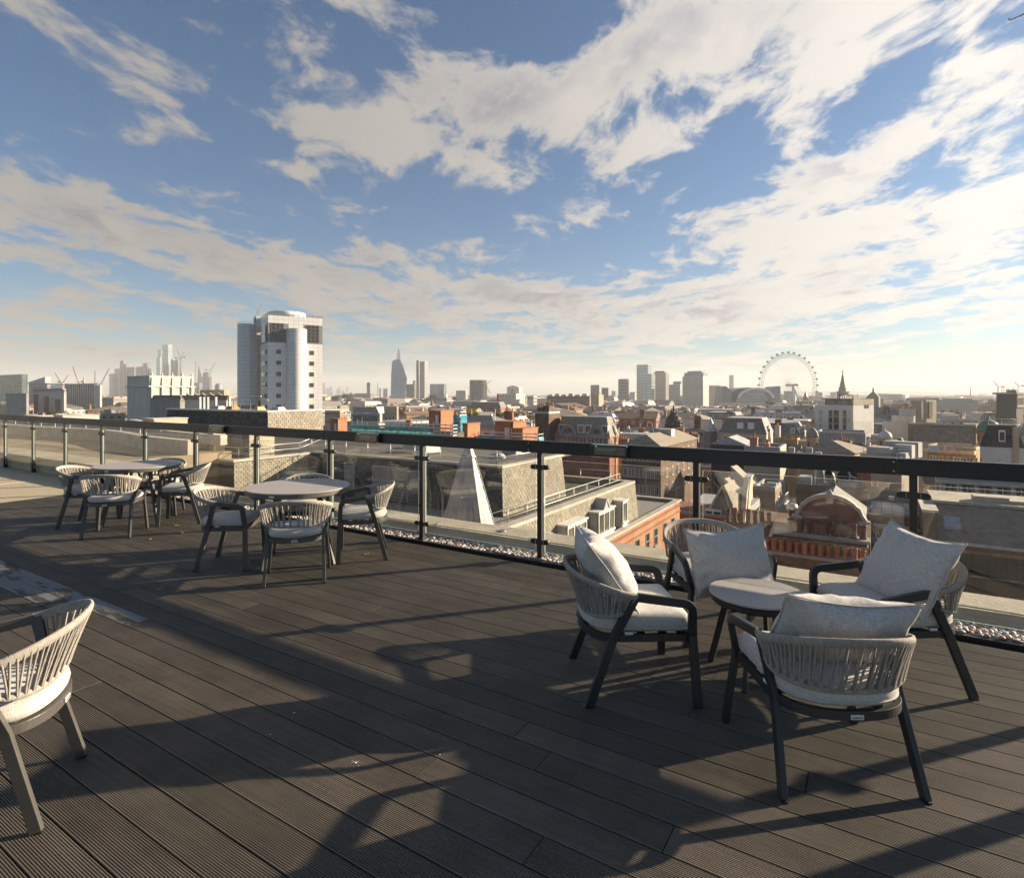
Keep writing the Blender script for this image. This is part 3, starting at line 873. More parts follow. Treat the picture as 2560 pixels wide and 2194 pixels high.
# ------------------------------------------------------------------ scatter cushions
def pillow(label, wd, ht_, th, seed, loc, rx, ry, rz, bend=0.0):
    nx, ny = 34, 26
    mb = MB()
    def pt(i, j, s):
        u = -1+2*i/nx; v = -1+2*j/ny
        cu_, cv = abs(u), abs(v)
        ex = 1-.055*(1-v*v)*(cu_**6); ey = 1-.075*(1-u*u)*(cv**6)
        prof = (max(0, 1-cu_**2.6)**.62)*(max(0, 1-cv**2.6)**.62)
        x = u*wd/2*ex; y = v*ht_/2*ey
        wr = noise.noise(Vector((u*2.1+seed, v*2.1, s)))*.012+noise.noise(Vector((u*5+seed, v*5, s+4)))*.006
        rad = math.hypot(u*1.0, v*1.0)
        ang = math.atan2(v, u)
        crease = math.sin(ang*13+seed*3+2*noise.noise(Vector((u*2, v*2, seed))))*.006*min(1, max(0, rad-.45)*2.2)
        edge = min(1, (1-cu_)*9)*min(1, (1-cv)*9)
        z = s*(th/2*prof+(wr+crease)*edge)+bend*(x*x*1.6-.02)+.012*noise.noise(Vector((u*1.3, v*1.3, seed+9)))
        sag = -.025*(1-u*u)*max(0, v)
        return (x, y+sag, z)
    for s in (1, -1):
        for j in range(ny+1):
            for i in range(nx+1): mb.v.append(pt(i, j, s))
    n = (nx+1)*(ny+1)
    for s in (0, 1):
        for j in range(ny):
            for i in range(nx):
                a = s*n+j*(nx+1)+i
                q = (a, a+1, a+nx+2, a+nx+1)
                mb.face(q if s == 0 else tuple(reversed(q)), True)
    for v in mb.v: pass
    me = mb.mesh('pillow', M_FAB, uvs=True, fix=False)
    bm = bmesh.new(); bm.from_mesh(me); bmesh.ops.remove_doubles(bm, verts=bm.verts, dist=.0012); bm.to_mesh(me); bm.free()
    uv = me.uv_layers['UVMap'].data
    for p in me.polygons:
        for li in p.loop_indices:
            co = me.vertices[me.loops[li].vertex_index].co; uv[li].uv = (co.x, co.y)
    o = link('pillow', me)
    sm = o.modifiers.new('subdivision', 'SUBSURF'); sm.levels = 1; sm.render_levels = 1
    tag(o, label, 'pillow', 'scatter pillows on the lounge chairs')
    o.location = loc; o.rotation_euler = (R(rx), R(ry), R(rz))
    # seam piping round the rim
    pp = []
    for i in range(nx): pp.append(pt(i, 0, 0))
    for j in range(ny): pp.append(pt(nx, j, 0))
    for i in range(nx): pp.append(pt(nx-i, ny, 0))
    for j in range(ny): pp.append(pt(0, ny-j, 0))
    mb = MB(); mb.tube(pp, .0028, 5, closed=True); mb.build('seam', M_FAB, o)
    return o
pillow('grey pillow propped upright in the nearest lounge chair, seen from behind', .52, .43, .20, 1.3, (1.325, 2.372, .565), 126, 3, -3)
pillow('grey pillow standing on edge in the left lounge chair, sunlit on its right side', .51, .43, .21, 5.1, (.495, 3.12, .61), 126, -3, 271)
pillow('grey pillow sliding off the front of the lounge chair behind the coffee table', .51, .415, .13, 8.7, (1.325, 3.53, .525), 72, -4, 5)
pillow('grey pillow tilted on its corner in the right lounge chair', .51, .45, .15, 12.2, (2.115, 3.12, .605), 120, -2, 96)

# ------------------------------------------------------------------ litter on the boards
M_LEAF = mat('dry leaf', (.36, .24, .10), .8, var=.3, scale=60); M_CHIP = mat('pale chip', (.62, .60, .56), .7)
def gpt(x, y): d_ = EYE*FPX/(y-HY); return ((x-CX)/FPX*d_, d_)
for k, (x, y, lab) in enumerate(((441, 1315, 'curled dry leaf on the boards between the two dining tables'), (375, 1349, 'small dry leaf on the boards in front of the farther dining table'), (916, 1387, 'dark curled leaf on the boards by the right chair of the nearer table'), (455, 1333, 'tiny dry leaf beside the curled leaf between the tables'))):
    gx, gy = gpt(x, y); r = thing('leaf', lab, 'leaf', (gx, gy, .001), k*1.7)
    mb = MB(); n = 7
    for i in range(n):
        t_ = i/(n-1); w_ = .014*math.sin(PI*min(1, max(.04, t_)))+.001
        for s in (-1, 0, 1): mb.v.append((-.026+.052*t_, s*w_, .003+.012*(t_-.5)**2*4*.6+.006*abs(s)))
    for i in range(n-1):
        for j in range(2): a = i*3+j; mb.face((a, a+1, a+4, a+3), True)
    o = mb.build('blade', M_LEAF, r, uvs=False); sd_ = o.modifiers.new('thick', 'SOLIDIFY'); sd_.thickness = .0012
    mb = MB(); mb.tube([(.024, 0, .004), (.04, .003, .006)], .0009, 4); mb.build('stalk', M_LEAF, r, uvs=False)
for k, (x, y, lab) in enumerate(((735, 1781, 'white chip on the shaded boards left of the middle foreground'), (1099, 1886, 'white chip beside a board gap in the shaded foreground'), (888, 1906, 'crumbled pale dropping on the boards at the foreground shadow edge'), (676, 1835, 'pale fleck on the shaded boards nearest the cut off chair'))):
    gx, gy = gpt(x, y); mb = MB(); rr_ = random.Random(k)
    for q in range(1 if k != 2 else 7):
        ox, oy = (0, 0) if q == 0 else (rr_.uniform(-.02, .02), rr_.uniform(-.02, .02)); s = .006*rr_.uniform(.6, 1.2) if q == 0 else .003
        s *= .6; mb.lathe([(s, .0), (s*.9, s*.5), (s*.3, s*.8), (0, s*.85)], 6, c=(ox, oy, 0), sx=1.5)
    tag(mb.build('chip', M_CHIP, None, None, (gx, gy, .0005), uvs=False), lab, 'debris')
# ================================================================== the city: ground, materials, building kit
GZ = -38.0
M_GROUND = mat('street asphalt', (.06, .06, .06), .9, var=.25, scale=.05)
gb = MB(); gb.box(-8500, 8500, -50, 9100, GZ-2, GZ); struct('ground', gb, M_GROUND)
M_SLATE = mat('slate', (.19, .18, .165), .75, var=.22, scale=1.3, bump=.3, bscale=30, spec=.4, rnd=.10, streak=2.2, stain=.22)
M_SLATEW0 = mat('weathered pale slate', (.30, .27, .215), .85, var=.20, scale=1.6, bump=.4, bscale=40, spec=.3, streak=2.5, stain=.25)
def island_mat(name, col, var, rough=.85):
    m = D.materials.new(name); m.use_nodes = True
    t = NT(m.node_tree); p = t.n['Principled BSDF']
    geo = t.new('ShaderNodeNewGeometry'); co = t.new('ShaderNodeTexCoord').outputs['Object']
    f = t.ramp(geo.outputs['Random Per Island'], 0, 1, 1-var, 1+var, False)
    f = t.m('MULTIPLY', f, t.ramp(t.noise(t.mapping(co, (2.2, 2.2, .4)), 1.0, 4, .6), .3, .75, 1.08, .86))
    f = t.m('MULTIPLY', f, t.ramp(t.noise(co, 22, 3, .6), .3, .7, .85, 1.15))
    t.l.new(t.mix(1.0, c4(col), t.xyz(f, f, f), 'MULTIPLY'), p.inputs['Base Color'])
    p.inputs['Roughness'].default_value = rough; p.inputs['Specular IOR Level'].default_value = .3
    MATS[name] = m
    return m
M_SLATE_SUN = island_mat('sunlit weathered slate', (.27, .24, .19), .17)  # slate for the sunny faces, the sun's pale warmth put into its colour
M_SLATE_SHADE = island_mat('dark slate', (.085, .085, .085), .3)  # the same slate for faces turned from the sun, shade put into its colour
M_SLATED = mat('slate battens', (.06, .055, .05), .9)
M_LEAD = mat('lead sheet', (.36, .36, .36), .6, var=.15, scale=1.2, bump=.15, bscale=20, stain=.25, rnd=.12)
M_LEADP = mat('pale lead panel', (.50, .48, .45), .55, var=.12, scale=2.2, bump=.2, bscale=25, streak=3, stain=.30, rnd=.06)
M_FELT = mat('roofing felt', (.115, .105, .092), .9, var=.25, scale=.5, bump=.3, bscale=25, stain=.3, rnd=.15)
M_GRAV = mat('roof gravel', (.25, .235, .21), .95, var=.55, scale=16, bump=1.0, bscale=18)
M_COPE = mat('pale coping', (.47, .43, .36), .85, var=.12, scale=1.5, bump=.3, bscale=30, stain=.25)
M_WHITE = mat('white render', (.47, .45, .41), .85, var=.08, scale=.4, streak=.5, stain=.15, rnd=.12)
M_CREAM = mat('cream stone', (.38, .33, .25), .85, var=.12, scale=.3, streak=.5, stain=.22, rnd=.15)
M_CONCG = mat('grey concrete', (.33, .32, .30), .88, var=.12, scale=.3, streak=.4, stain=.22, rnd=.18)
M_OCHRE = mat('stock brick', (.40, .27, .13), .88, var=.18, scale=.5, stain=.25, rnd=.22)
M_RED = mat('red brick far', (.27, .12, .07), .88, var=.18, scale=.5, stain=.22, rnd=.22)
M_BROWN = mat('sooty brick', (.17, .115, .075), .88, var=.22, scale=.5, stain=.3, rnd=.25)
M_TILE = mat('clay tile roof', (.17, .115, .08), .85, var=.22, scale=.8, rnd=.2)
M_TERRA = mat('terracotta', (.42, .165, .075), .8, var=.2, scale=4, bump=.2, bscale=30, stain=.25, rnd=.2)
M_TERRAD = mat('sooty terracotta', (.16, .075, .05), .8, var=.25, scale=4, bump=.2, rnd=.2)
M_COPPER = mat('verdigris copper', (.21, .33, .27), .7, var=.2, scale=.7, stain=.2)
M_PANE = mat('window pane', (.035, .042, .048), .06, var=.2, scale=.3, spec=.8)
M_PANEL = mat('paler window pane', (.16, .16, .13), .12, var=.5, scale=.5, spec=.7)  # pane in a paler, more mottled tone, without emission
M_WFR = mat('white window frame', (.72, .70, .66), .6, var=.05)
M_DFR = mat('dark window frame', (.05, .05, .05), .5)
M_CURT = mat('blue curtain wall', (.22, .29, .36), .15, metal=.5, var=.3, scale=.06, spec=.9, rnd=.25)
M_CURTG = mat('green curtain wall', (.16, .22, .21), .15, metal=.4, var=.3, scale=.06, spec=.9, rnd=.25)
M_PLANT = mat('plant grey', (.42, .42, .41), .6, var=.1, scale=.8, rnd=.2)
M_BRICKO = brick_mat('orange brick', (.50, .20, .085), (.43, .165, .07), (.46, .36, .26))
M_BRICKR = brick_mat('red brick', (.30, .105, .06), (.24, .085, .05), (.30, .24, .19))
M_BRICKB = brick_mat('brown brick', (.175, .105, .07), (.125, .075, .052), (.20, .17, .14))
M_BRICKY = brick_mat('pink brick', (.37, .225, .155), (.31, .19, .135), (.33, .28, .23))
M_TIMB = mat('scaffold boards', (.50, .38, .22), .85, var=.2, scale=2)
M_YEL = mat('yellow sheeting', (.75, .47, .03), .7, var=.1)
M_BLUES = mat('blue sheeting', (.05, .30, .50), .6, var=.25, scale=.6)

def net_mat(name, col, alpha):
    m = D.materials.new(name); m.use_nodes = True
    t = NT(m.node_tree); t.n.clear()
    df = t.new('ShaderNodeBsdfDiffuse'); tr = t.new('ShaderNodeBsdfTransparent'); tl = t.new('ShaderNodeBsdfTranslucent')
    co = t.new('ShaderNodeTexCoord').outputs['Object']
    f = t.ramp(t.noise(co, .9, 5, .6), .3, .7, .6, 1.3)
    c = t.mix(1.0, c4(col), t.xyz(f, f, f), 'MULTIPLY'); t.l.new(c, df.inputs[0]); t.l.new(c, tl.inputs[0])
    a = t.new('ShaderNodeMixShader'); a.inputs[0].default_value = .35; t.l.new(df.outputs[0], a.inputs[1]); t.l.new(tl.outputs[0], a.inputs[2])
    b = t.new('ShaderNodeMixShader'); t.l.new(t.m('MULTIPLY', t.ramp(t.noise(co, 1.6, 4, .6), .35, .6, .6, 1.1), alpha, clamp=True), b.inputs[0]); t.l.new(tr.outputs[0], b.inputs[1]); t.l.new(a.outputs[0], b.inputs[2])
    o = t.new('ShaderNodeOutputMaterial'); t.l.new(b.outputs[0], o.inputs[0])
    return m
M_NETB = net_mat('blue debris net', (.10, .50, .66), .92)
M_NETG = net_mat('sea green debris net', (.16, .46, .46), .62)

PROTECT = []          # (x0, x1, y_bottom_kept_clear, depth) so that infill never hides a landmark
FOOT = []             # occupied footprints (x, y, radius)
def frame_at(xc, d, rot=0.0):
    """axes of a block whose near corner is seen at pixel column xc and depth d"""
    a = math.atan2(-UY, -UX)+R(rot)
    ex = Vector((math.cos(a), math.sin(a))); ey = Vector((-math.sin(a), math.cos(a)))
    C = Vector(((xc-CX)/FPX*d, d))
    return a, ex, ey, C
def run_to(C, dirv, x):
    k = (x-CX)/FPX
    den = dirv.x-k*dirv.y
    return (k*C.y-C.x)/den
def zpx(y, d): return EYE-(y-HY)/FPX*d

class Block:
    """a thing standing on the ground; local x runs along the shaded front to the near corner, local y goes back along the sunlit side"""
    def __init__(s, name, label, cat, x0, xc, x1, ytop, d, rot=0.0, group=None, protect=None, base=None, lx=None, ly=None):
        a, ex, ey, C = frame_at(xc, d, rot)
        s.lx = lx or max(1.0, run_to(C, -ex, x0)); s.ly = ly or max(1.0, run_to(C, ey, x1))
        if s.lx < 0 or s.lx > max(60, d*.35): s.lx = max(20, d*.2)
        if s.ly < 0 or s.ly > max(1.3*s.lx, 8): s.ly = max(1.0*s.lx, 6) if xc > 1700 else min(s.ly if s.ly > 0 else 30, 60)
        o = C-ex*s.lx
        s.zb = GZ if base is None else base
        s.root = thing(name, label, cat, (o.x, o.y, s.zb), a, group)
        s.h = zpx(ytop, d)-s.zb
        s.d = d
        c = o+ex*s.lx/2+ey*s.ly/2
        FOOT.append((c.x, c.y, max(s.lx, s.ly)*.55, s))
        if protect: PROTECT.append((min(x0, xc)-2, max(x1, xc)+2, protect, d))
        s.a, s.ex, s.ey, s.o = a, ex, ey, o
    def w(s, x, y, z):
        q = s.o+s.ex*x+s.ey*y; return Vector((q.x, q.y, s.zb+z))
    def box(s, name, x0, x1, y0, y1, z0, z1, m, parent=None, taper=None, bev=0, kind=None):
        mb = MB(); mb.box(x0, x1, y0, y1, z0, z1, taper=taper)
        o = mb.build(name, m, parent or s.root, kind)
        if bev: bevel(o, bev)
        return o
    def px_front(s, x):          # local x of pixel column x on the front plane
        C = s.o+s.ex*s.lx
        return s.lx-run_to(C, -s.ex, x)
    def px_side(s, x):
        return run_to(s.o+s.ex*s.lx, s.ey, x)
    def z_front(s, x, y):        # local height of pixel (x, y) on the front plane
        lx = s.px_front(x); q = s.o+s.ex*lx
        return zpx(y, q.y)-s.zb
    def z_side(s, x, y):
        q = s.o+s.ex*s.lx+s.ey*s.px_side(x); return zpx(y, q.y)-s.zb

def win_geo(mb_p, mb_f, face, lx, a0, a1, z0, z1, lights=2, fr=.06, out=.05):
    """one window on face 'f' (y=0) or 's' (x=lx): panes into mb_p, frame bars into mb_f"""
    def bx(mb, b0, b1, c0, c1, o0, o1):
        if face == 'f': mb.box(b0, b1, -o1, -o0, c0, c1)
        else: mb.box(lx+o0, lx+o1, b0, b1, c0, c1)
    bx(mb_p, a0+fr*.5, a1-fr*.5, z0+fr*.5, z1-fr*.5, .002, out*.4)
    if mb_f is None: return
    bx(mb_f, a0, a0+fr, z0, z1, .003, out); bx(mb_f, a1-fr, a1, z0, z1, .003, out)
    bx(mb_f, a0+fr, a1-fr, z1-fr, z1, .003, out); bx(mb_f, a0-fr, a1+fr, z0-fr, z0, .003, out*2.2)
    for k in range(1, lights):
        c = a0+(a1-a0)*k/lights; bx(mb_f, c-fr*.35, c+fr*.35, z0, z1-fr, .003, out*.9)

def windows_part(bl, face, cells, pane=None, frame=None, lights=2, fr=.08, out=.08, parent=None):
    """each window a part of its own with its frame as sub-part"""
    for (a0, a1, z0, z1) in cells:
        p, f = MB(), MB()
        win_geo(p, f, face, bl.lx, a0, a1, z0, z1, lights, fr, out)
        o = p.build('window', pane or M_PANE, parent or bl.root)
        if not parent: f.build('window_frame', frame or M_WFR, o)
        else: f.build('window_frame', frame or M_WFR, parent)
def windows_joined(bl, cells, pane=None, frame=None, fr=.1, out=.1, lights=2):
    p, f = MB(), MB()
    for (face, a0, a1, z0, z1) in cells: win_geo(p, f, face, bl.lx, a0, a1, z0, z1, lights, fr, out)
    if p.v:
        p.build('window', pane or M_PANE, bl.root, 'stuff', uvs=False, fix=False)
        f.build('window_frame', frame or M_WFR, bl.root, 'stuff', uvs=False, fix=False)

def slates(p00, p10, p01, p11, wd=.25, ex=.15, seed=0, jitter=.006):
    """courses of separate slates over the quad p00-p10 (bottom) p01-p11 (top)"""
    p00, p10, p01, p11 = map(Vector, (p00, p10, p01, p11))
    mb = MB(); L = (p10-p00).length; Hh = (p01-p00).length
    rows = max(1, int(Hh/ex)); nrm = (p10-p00).cross(p01-p00).normalized()
    rg = random.Random(seed)
    for r in range(rows):
        t0, t1 = r/rows, min(1.0, (r+1.25)/rows)
        n = max(1, int(L/wd)); off = .5 if r % 2 else 0
        for k in range(-1, n+1):
            u0 = max(0, (k+off+.045)/n); u1 = min(1, (k+off+.955)/n)
            if u1 <= u0: continue
            lift = .026*(ex/.115)**.5+rg.uniform(-jitter, jitter); dr = rg.uniform(-.012, .012)/Hh
            def q(u, t): return (p00*(1-u)+p10*u)*(1-t)+(p01*(1-u)+p11*u)*t
            a, b, c, d_ = q(u0, max(0, t0+dr))+nrm*lift, q(u1, max(0, t0+dr))+nrm*lift, q(u1, t1)+nrm*.001, q(u0, t1)+nrm*.001
            i = len(mb.v); mb.v.extend([tuple(a), tuple(b), tuple(c), tuple(d_), tuple(a-nrm*lift), tuple(b-nrm*lift)])
            mb.face((i, i+1, i+2, i+3)); mb.face((i+4, i+5, i+1, i)); mb.face((i+1, i+5, i+2)); mb.face((i+4, i, i+3))
    return mb

def guard_rail(root, pts, h=.65, r=.02, step=1.4, m=None, rails=(1.0, .5), name='guard_rail'):
    """tube railing; pts in local coordinates of root"""
    m = m or M_GALV
    for k in range(len(pts)-1):
        a, b = Vector(pts[k]), Vector(pts[k+1])
        mb = MB()
        for q in rails: mb.tube([a+Vector((0, 0, h*q)), b+Vector((0, 0, h*q))], r, 6)
        n = max(1, int((b-a).length/step))
        g = mb.build(name, m, root, uvs=False)
        for i in range(n+1):
            c = a+(b-a)*i/n; mb = MB(); mb.tube([c, c+Vector((0, 0, h))], r, 6)
            mb.build('rail_post', m, g, uvs=False)

def chimney_stack(mb, x0, x1, y0, y1, z0, z1):
    mb.box(x0, x1, y0, y1, z0, z1); mb.box(x0-.06, x1+.06, y0-.06, y1+.06, z1-.22, z1-.08); mb.box(x0-.04, x1+.04, y0-.04, y1+.04, z1, z1+.08)
POTS = {}
def pot_mesh(kind):
    if kind not in POTS:
        mb = MB()
        if kind == 0: pr = [(.15, 0), (.145, .05), (.13, .08), (.12, .5), (.125, .54), (.155, .56), (.165, .62), (.155, .68), (.14, .685), (.12, .62)]
        elif kind == 1: pr = [(.17, 0), (.16, .1), (.145, .14), (.15, .62), (.17, .66), (.17, .72), (.14, .74), (.12, .66)]
        else: pr = [(.14, 0), (.15, .06), (.12, .12), (.135, .3), (.12, .36), (.13, .62), (.16, .66), (.12, .78), (.09, .8), (.08, .7)]
        mb.lathe(pr, 14); POTS[kind] = mb.mesh('chimney_pot', M_TERRA, uvs=False); 
        POTS[(kind, 1)] = POTS[kind].copy(); POTS[(kind, 1)].materials.clear(); POTS[(kind, 1)].materials.append(M_TERRAD)
    return POTS[kind]

# ------------------------------------------------------------------ the neighbouring roofs, on the terrace's own grid
XF = lambda u: -u                       # local x of Block-like frames at rotation 0 runs along -U
A0 = math.atan2(-UY, -UX)
def gthing(name, label, cat, u, v, z, group=None):
    q = P(u, v, z)
    return thing(name, label, cat, tuple(q), A0, group)
def lp(u, v, z, u0, v0, z0): return (-(u-u0), v-v0, z-z0)
FOOT.append((P(24, 18, 0).x, P(24, 18, 0).y, 30, None))

# own building below the ledge
ob = gthing('host_building', 'brown building wall dropping away below the concrete ledge', 'building', 0, 5.2, GZ)
mb = MB(); mb.box(-39, 6, -18, -.02, 0, GZ*-1-.82); mb.build('wall', M_BRICKB, ob)

# lead clad spire
sp = gthing('lead_spire', 'pale lead clad octagonal spire just beyond the glass in front of the slate roof', 'spire', 12.08, 16.48, -6.2)
sp.rotation_euler = (0, 0, R(-90+10+22.5))
base_r, zt_, zbm = 1.16, 5.55, 0.0
def sr(z): return .153+(5.84-z)*.297
rings = [1.6, 2.0, 2.38, 2.74, 3.10, 3.46, 3.82, 4.18, 4.54, 4.90, 5.24, 5.52]
core = MB(); core.lathe([(sr(1.6)-.03, 1.6), (sr(5.52)-.03, 5.52)], 8, smooth=False); core.build('core', M_LEAD, sp)
for k in range(len(rings)-1):
    z0, z1 = rings[k], rings[k+1]-.012
    for j in range(8):
        a0_, a1_ = 2*PI*j/8, 2*PI*(j+1)/8
        nsub = 3 if sr(z0) > .75 else 2 if sr(z0) > .42 else 1
        for q in range(nsub):
            def pt(f, z, out):
                p0 = Vector((math.cos(a0_), math.sin(a0_), 0)); p1 = Vector((math.cos(a1_), math.sin(a1_), 0))
                r = sr(z)+out
                return tuple((p0*(1-f)+p1*f)*r+Vector((0, 0, z)))
            f0, f1 = q/nsub+.012, (q+1)/nsub-.012
            mb = MB()
            A = [pt(f0, z0, .016), pt(f1, z0, .016), pt(f1, z1, .003), pt(f0, z1, .003)]
            B_ = [pt(f0, z0, -.02), pt(f1, z0, -.02), pt(f1, z1, -.02), pt(f0, z1, -.02)]
            mb.v.extend(A+B_)
            for f in ((0,1,2,3),(0,4,5,1),(1,5,6,2),(2,6,7,3),(3,7,4,0)): mb.face(f)
            mb.build('lead_panel', M_LEADP, sp, uvs=False)
for j in range(8):
    a = 2*PI*j/8
    mb = MB(); mb.tube([(math.cos(a)*(sr(z)+.012), math.sin(a)*(sr(z)+.012), z) for z in (1.6, 3.5, 5.5)], .024, 6); mb.build('ridge_roll', M_LEADP, sp, uvs=False)
mb = MB(); mb.lathe([(.27, 5.5), (.30, 5.54), (.27, 5.59), (.235, 5.62), (.155, 5.86), (.10, 5.98), (.06, 6.02), (.0, 6.04)], 8, smooth=False); mb.build('finial', M_LEADP, sp)
mb = MB(); mb.lathe([(1.4, -31.8), (1.4, 1.45), (1.55, 1.5), (1.55, 1.6), (1.2, 1.62)], 8, smooth=False); mb.build('turret', M_BRICKO, sp)

# slate clad roof block behind the spire
u1, v1, zt1 = 13.95, 21.6, -1.78
bk = gthing('slate_roof_block', 'slate clad upper roof block behind the lead spire, one face sunlit and one dark', 'roof', u1, v1, -3.9)
ww, dd, hh = 12.9, 6.2, 2.12
mb = MB(); mb.box(-ww, 0, 0, dd, 0, hh, taper=(.16, .18)); mb.build('wall', M_SLATED, bk)
s1 = slates((-ww, 0, 0), (0, 0, 0), (-ww+.16, .18, hh), (-.16, .18, hh), seed=1); s1.build('slate', M_SLATE_SHADE, bk, 'stuff')
s2 = slates((0, 0, 0), (0, dd, 0), (-.16, .18, hh), (-.16, dd-.18, hh), seed=2); s2.build('slate', M_SLATE_SUN, bk, 'stuff')
mb = MB(); mb.box(-ww+.1, -.08, .1, .42, hh+.005, hh+.11); mb.box(-.42, -.08, .42, dd, hh+.005, hh+.11); mb.build('coping', M_COPE, bk)
mb = MB(); mb.box(-ww, -.42, .42, 13, hh-.1, hh+.02); mb.build('flat_roof', M_FELT, bk)
for (px0, px1, z0, z1) in ((865, 886, .35, 1.75), (935, 973, .12, 1.72), (977, 1018, .10, 1.70), (1022, 1050, .08, 1.62)):
    def ufrom(px):
        k = (px-CX)/FPX; d_ = (v1+.05)/(VX*k+VY); return d_*(UX*k+UY)
    xa, xb = -(ufrom(px0)-u1), -(ufrom(px1)-u1)
    lv = MB(); lv.box(xa-.04, xa, -.03, .16, z0, z1); lv.box(xb, xb+.04, -.03, .16, z0, z1); lv.box(xa-.04, xb+.04, -.03, .16, z1, z1+.05)
    L_ = lv.build('louvre', M_PLANT, bk)
    n = int((z1-z0)/.075)
    sl_ = MB()
    for k in range(n):
        z = z0+k*.075; i = len(sl_.v)
        sl_.v.extend([(xa, -.02, z), (xb, -.02, z), (xb, .08, z+.07), (xa, .08, z+.07), (xa, -.02, z+.012), (xb, -.02, z+.012)])
        sl_.face((i, i+1, i+2, i+3)); sl_.face((i, i+1, i+5, i+4))
    sl_.build('louvre_blade', M_PLANT, L_, 'stuff')
guard_rail(bk, [(-ww+.3, .9, hh), (-.9, .9, hh), (-.8, dd, hh)], h=.72, r=.02, step=1.6)
for x in (-11.2, -7.4, -3.2):
    mb = MB(); mb.tube([(x, .9, hh+.7), (x+.8, 2.0, hh+.05), (x+1.5, 2.1, hh+.05)], .018, 6); mb.build('rail_brace', M_GALV, bk, uvs=False)
for (x, y, z, s) in ((-8.8, 3.2, .5, 1.7), (-10.4, 5, .35, .8), (-3.4, 5.2, .25, .9)):
    mb = MB(); mb.box(x, x+s, y, y+s*.7, hh+.02, hh+.02+z); mb.build('plant_box', M_WHITE, bk)
mb = MB(); mb.lathe([(.35, 0), (.32, .12), (.2, .22), (0, .26)], 14); mb.build('dome_light', M_LEADP, bk, loc=(-2.4, 3.4, hh+.02))

# lower mansard with dormers, gravel roof and orange brick front
u2 = 12.05
lm = gthing('brick_mansard_building', 'orange brick building with slate mansard and white dormers below the glass', 'building', u2, 16.5, -38)
Z = lambda z: z+38
vv0 = 16.5
ye = 33.1-vv0
mb = MB(); mb.box(-18, -.02, 0, ye, 0, Z(-3.95)); mb.build('upper_wall', M_SLATE, lm)
mb = MB(); mb.box(-18, -.45, 0, 4.9, Z(-3.94), Z(-3.90)); mb.build('gravel_roof', M_GRAV, lm)
mb = MB(); mb.box(-18, -.45, 4.9, ye-.4, Z(-3.94), Z(-3.905)); mb.build('felt_roof', M_FELT, lm)
s3 = slates((.22, 0, Z(-5.85)), (.22, ye, Z(-5.85)), (0, 0, Z(-3.72)), (0, ye, Z(-3.72)), seed=3); s3.build('slate', M_SLATE_SUN, lm, 'stuff')
mb = MB(); mb.prism([(-.4, 0), (.2, 0), (.2, ye), (-.4, ye)], Z(-5.85), Z(-3.74), top=[(-.4, 0), (-.012, 0), (-.012, ye), (-.4, ye)]); mb.build('mansard', M_SLATED, lm)
mb = MB(); mb.box(-.42, .03, 0, ye, Z(-3.735), Z(-3.60)); mb.box(-18, -.42, ye-.4, ye, Z(-3.9), Z(-3.6)); o = mb.build('coping', M_COPE, lm)
guard_rail(lm, [(-.75, .6, Z(-3.92)), (-.75, ye-.5, Z(-3.92))], h=.74, r=.022, step=1.45)
guard_rail(lm, [(-1.2, ye-.8, Z(-3.92)), (-9, ye-.8, Z(-3.92))], h=.9, r=.018, step=1.9)
def dormer(va, vb, z0, z1, lights, gable):
    ya, yb = va-vv0, vb-vv0
    x = .62
    mb = MB()
    mb.box(-.1, x-.10, ya-.02, yb+.02, Z(z0)-.28, Z(z1)+.02); body = mb.build('dormer', M_LEAD, lm)
    mb = MB(); mb.box(-.1, x+.05, ya-.07, yb+.07, Z(z1)+.02, Z(z1)+.09); mb.build('dormer_roof', M_WFR, body)
    p, f = MB(), MB()
    bx = lambda m, y0, y1, z0_, z1_, o0, o1: m.box(x+o0, x+o1, y0, y1, z0_, z1_)
    bx(p, ya, yb, Z(z0), Z(z1), -.09, -.05)
    fw = .055
    bx(f, ya, ya+fw, Z(z0), Z(z1)+.02, -.05, .0); bx(f, yb-fw, yb, Z(z0), Z(z1)+.02, -.05, .0); bx(f, ya+fw, yb-fw, Z(z1)-.1, Z(z1)+.02, -.05, .0); bx(f, ya-.03, yb+.03, Z(z0)-.09, Z(z0), -.05, .06)
    bx(f, ya, yb, Z(z0)-.28, Z(z0)-.091, -.09, -.01)
    for k in range(1, lights):
        c = ya+(yb-ya)*k/lights; bx(f, c-.028, c+.028, Z(z0), Z(z1)-.1, -.05, -.005)
    p.build('dormer_glass', M_PANEL, body); f.build('dormer_frame', M_WFR, body)
    if gable:
        yc = (ya+yb)/2; g_ = .34; mb = MB()
        i = len(mb.v); zt = Z(z1)+.09
        mb.v.extend([(x-.02, yc-g_, zt), (x-.02, yc+g_, zt), (x-.02, yc, zt+.5), (-.1, yc-g_, zt), (-.1, yc+g_, zt), (-.1, yc, zt+.5)])
        for fc in ((0,1,2),(3,5,4),(0,2,5,3),(1,4,5,2)): mb.face([i+k for k in fc])
        mb.build('dormer_gable', M_LEAD, body)
        mb = MB(); mb.bar((x, yc-g_-.05, zt-.02), (x, yc+.02, zt+.54), .06, .05); mb.bar((x, yc+g_+.05, zt-.02), (x, yc-.02, zt+.54), .06, .05); mb.build('bargeboard', M_WFR, body)
dormer(23.0, 25.0, -5.35, -4.33, 3, False)
dormer(26.4, 28.4, -5.35, -4.33, 3, True)
dormer(29.6, 30.3, -5.35, -4.27, 1, False)
dormer(19.6, 21.4, -5.35, -4.33, 3, False)
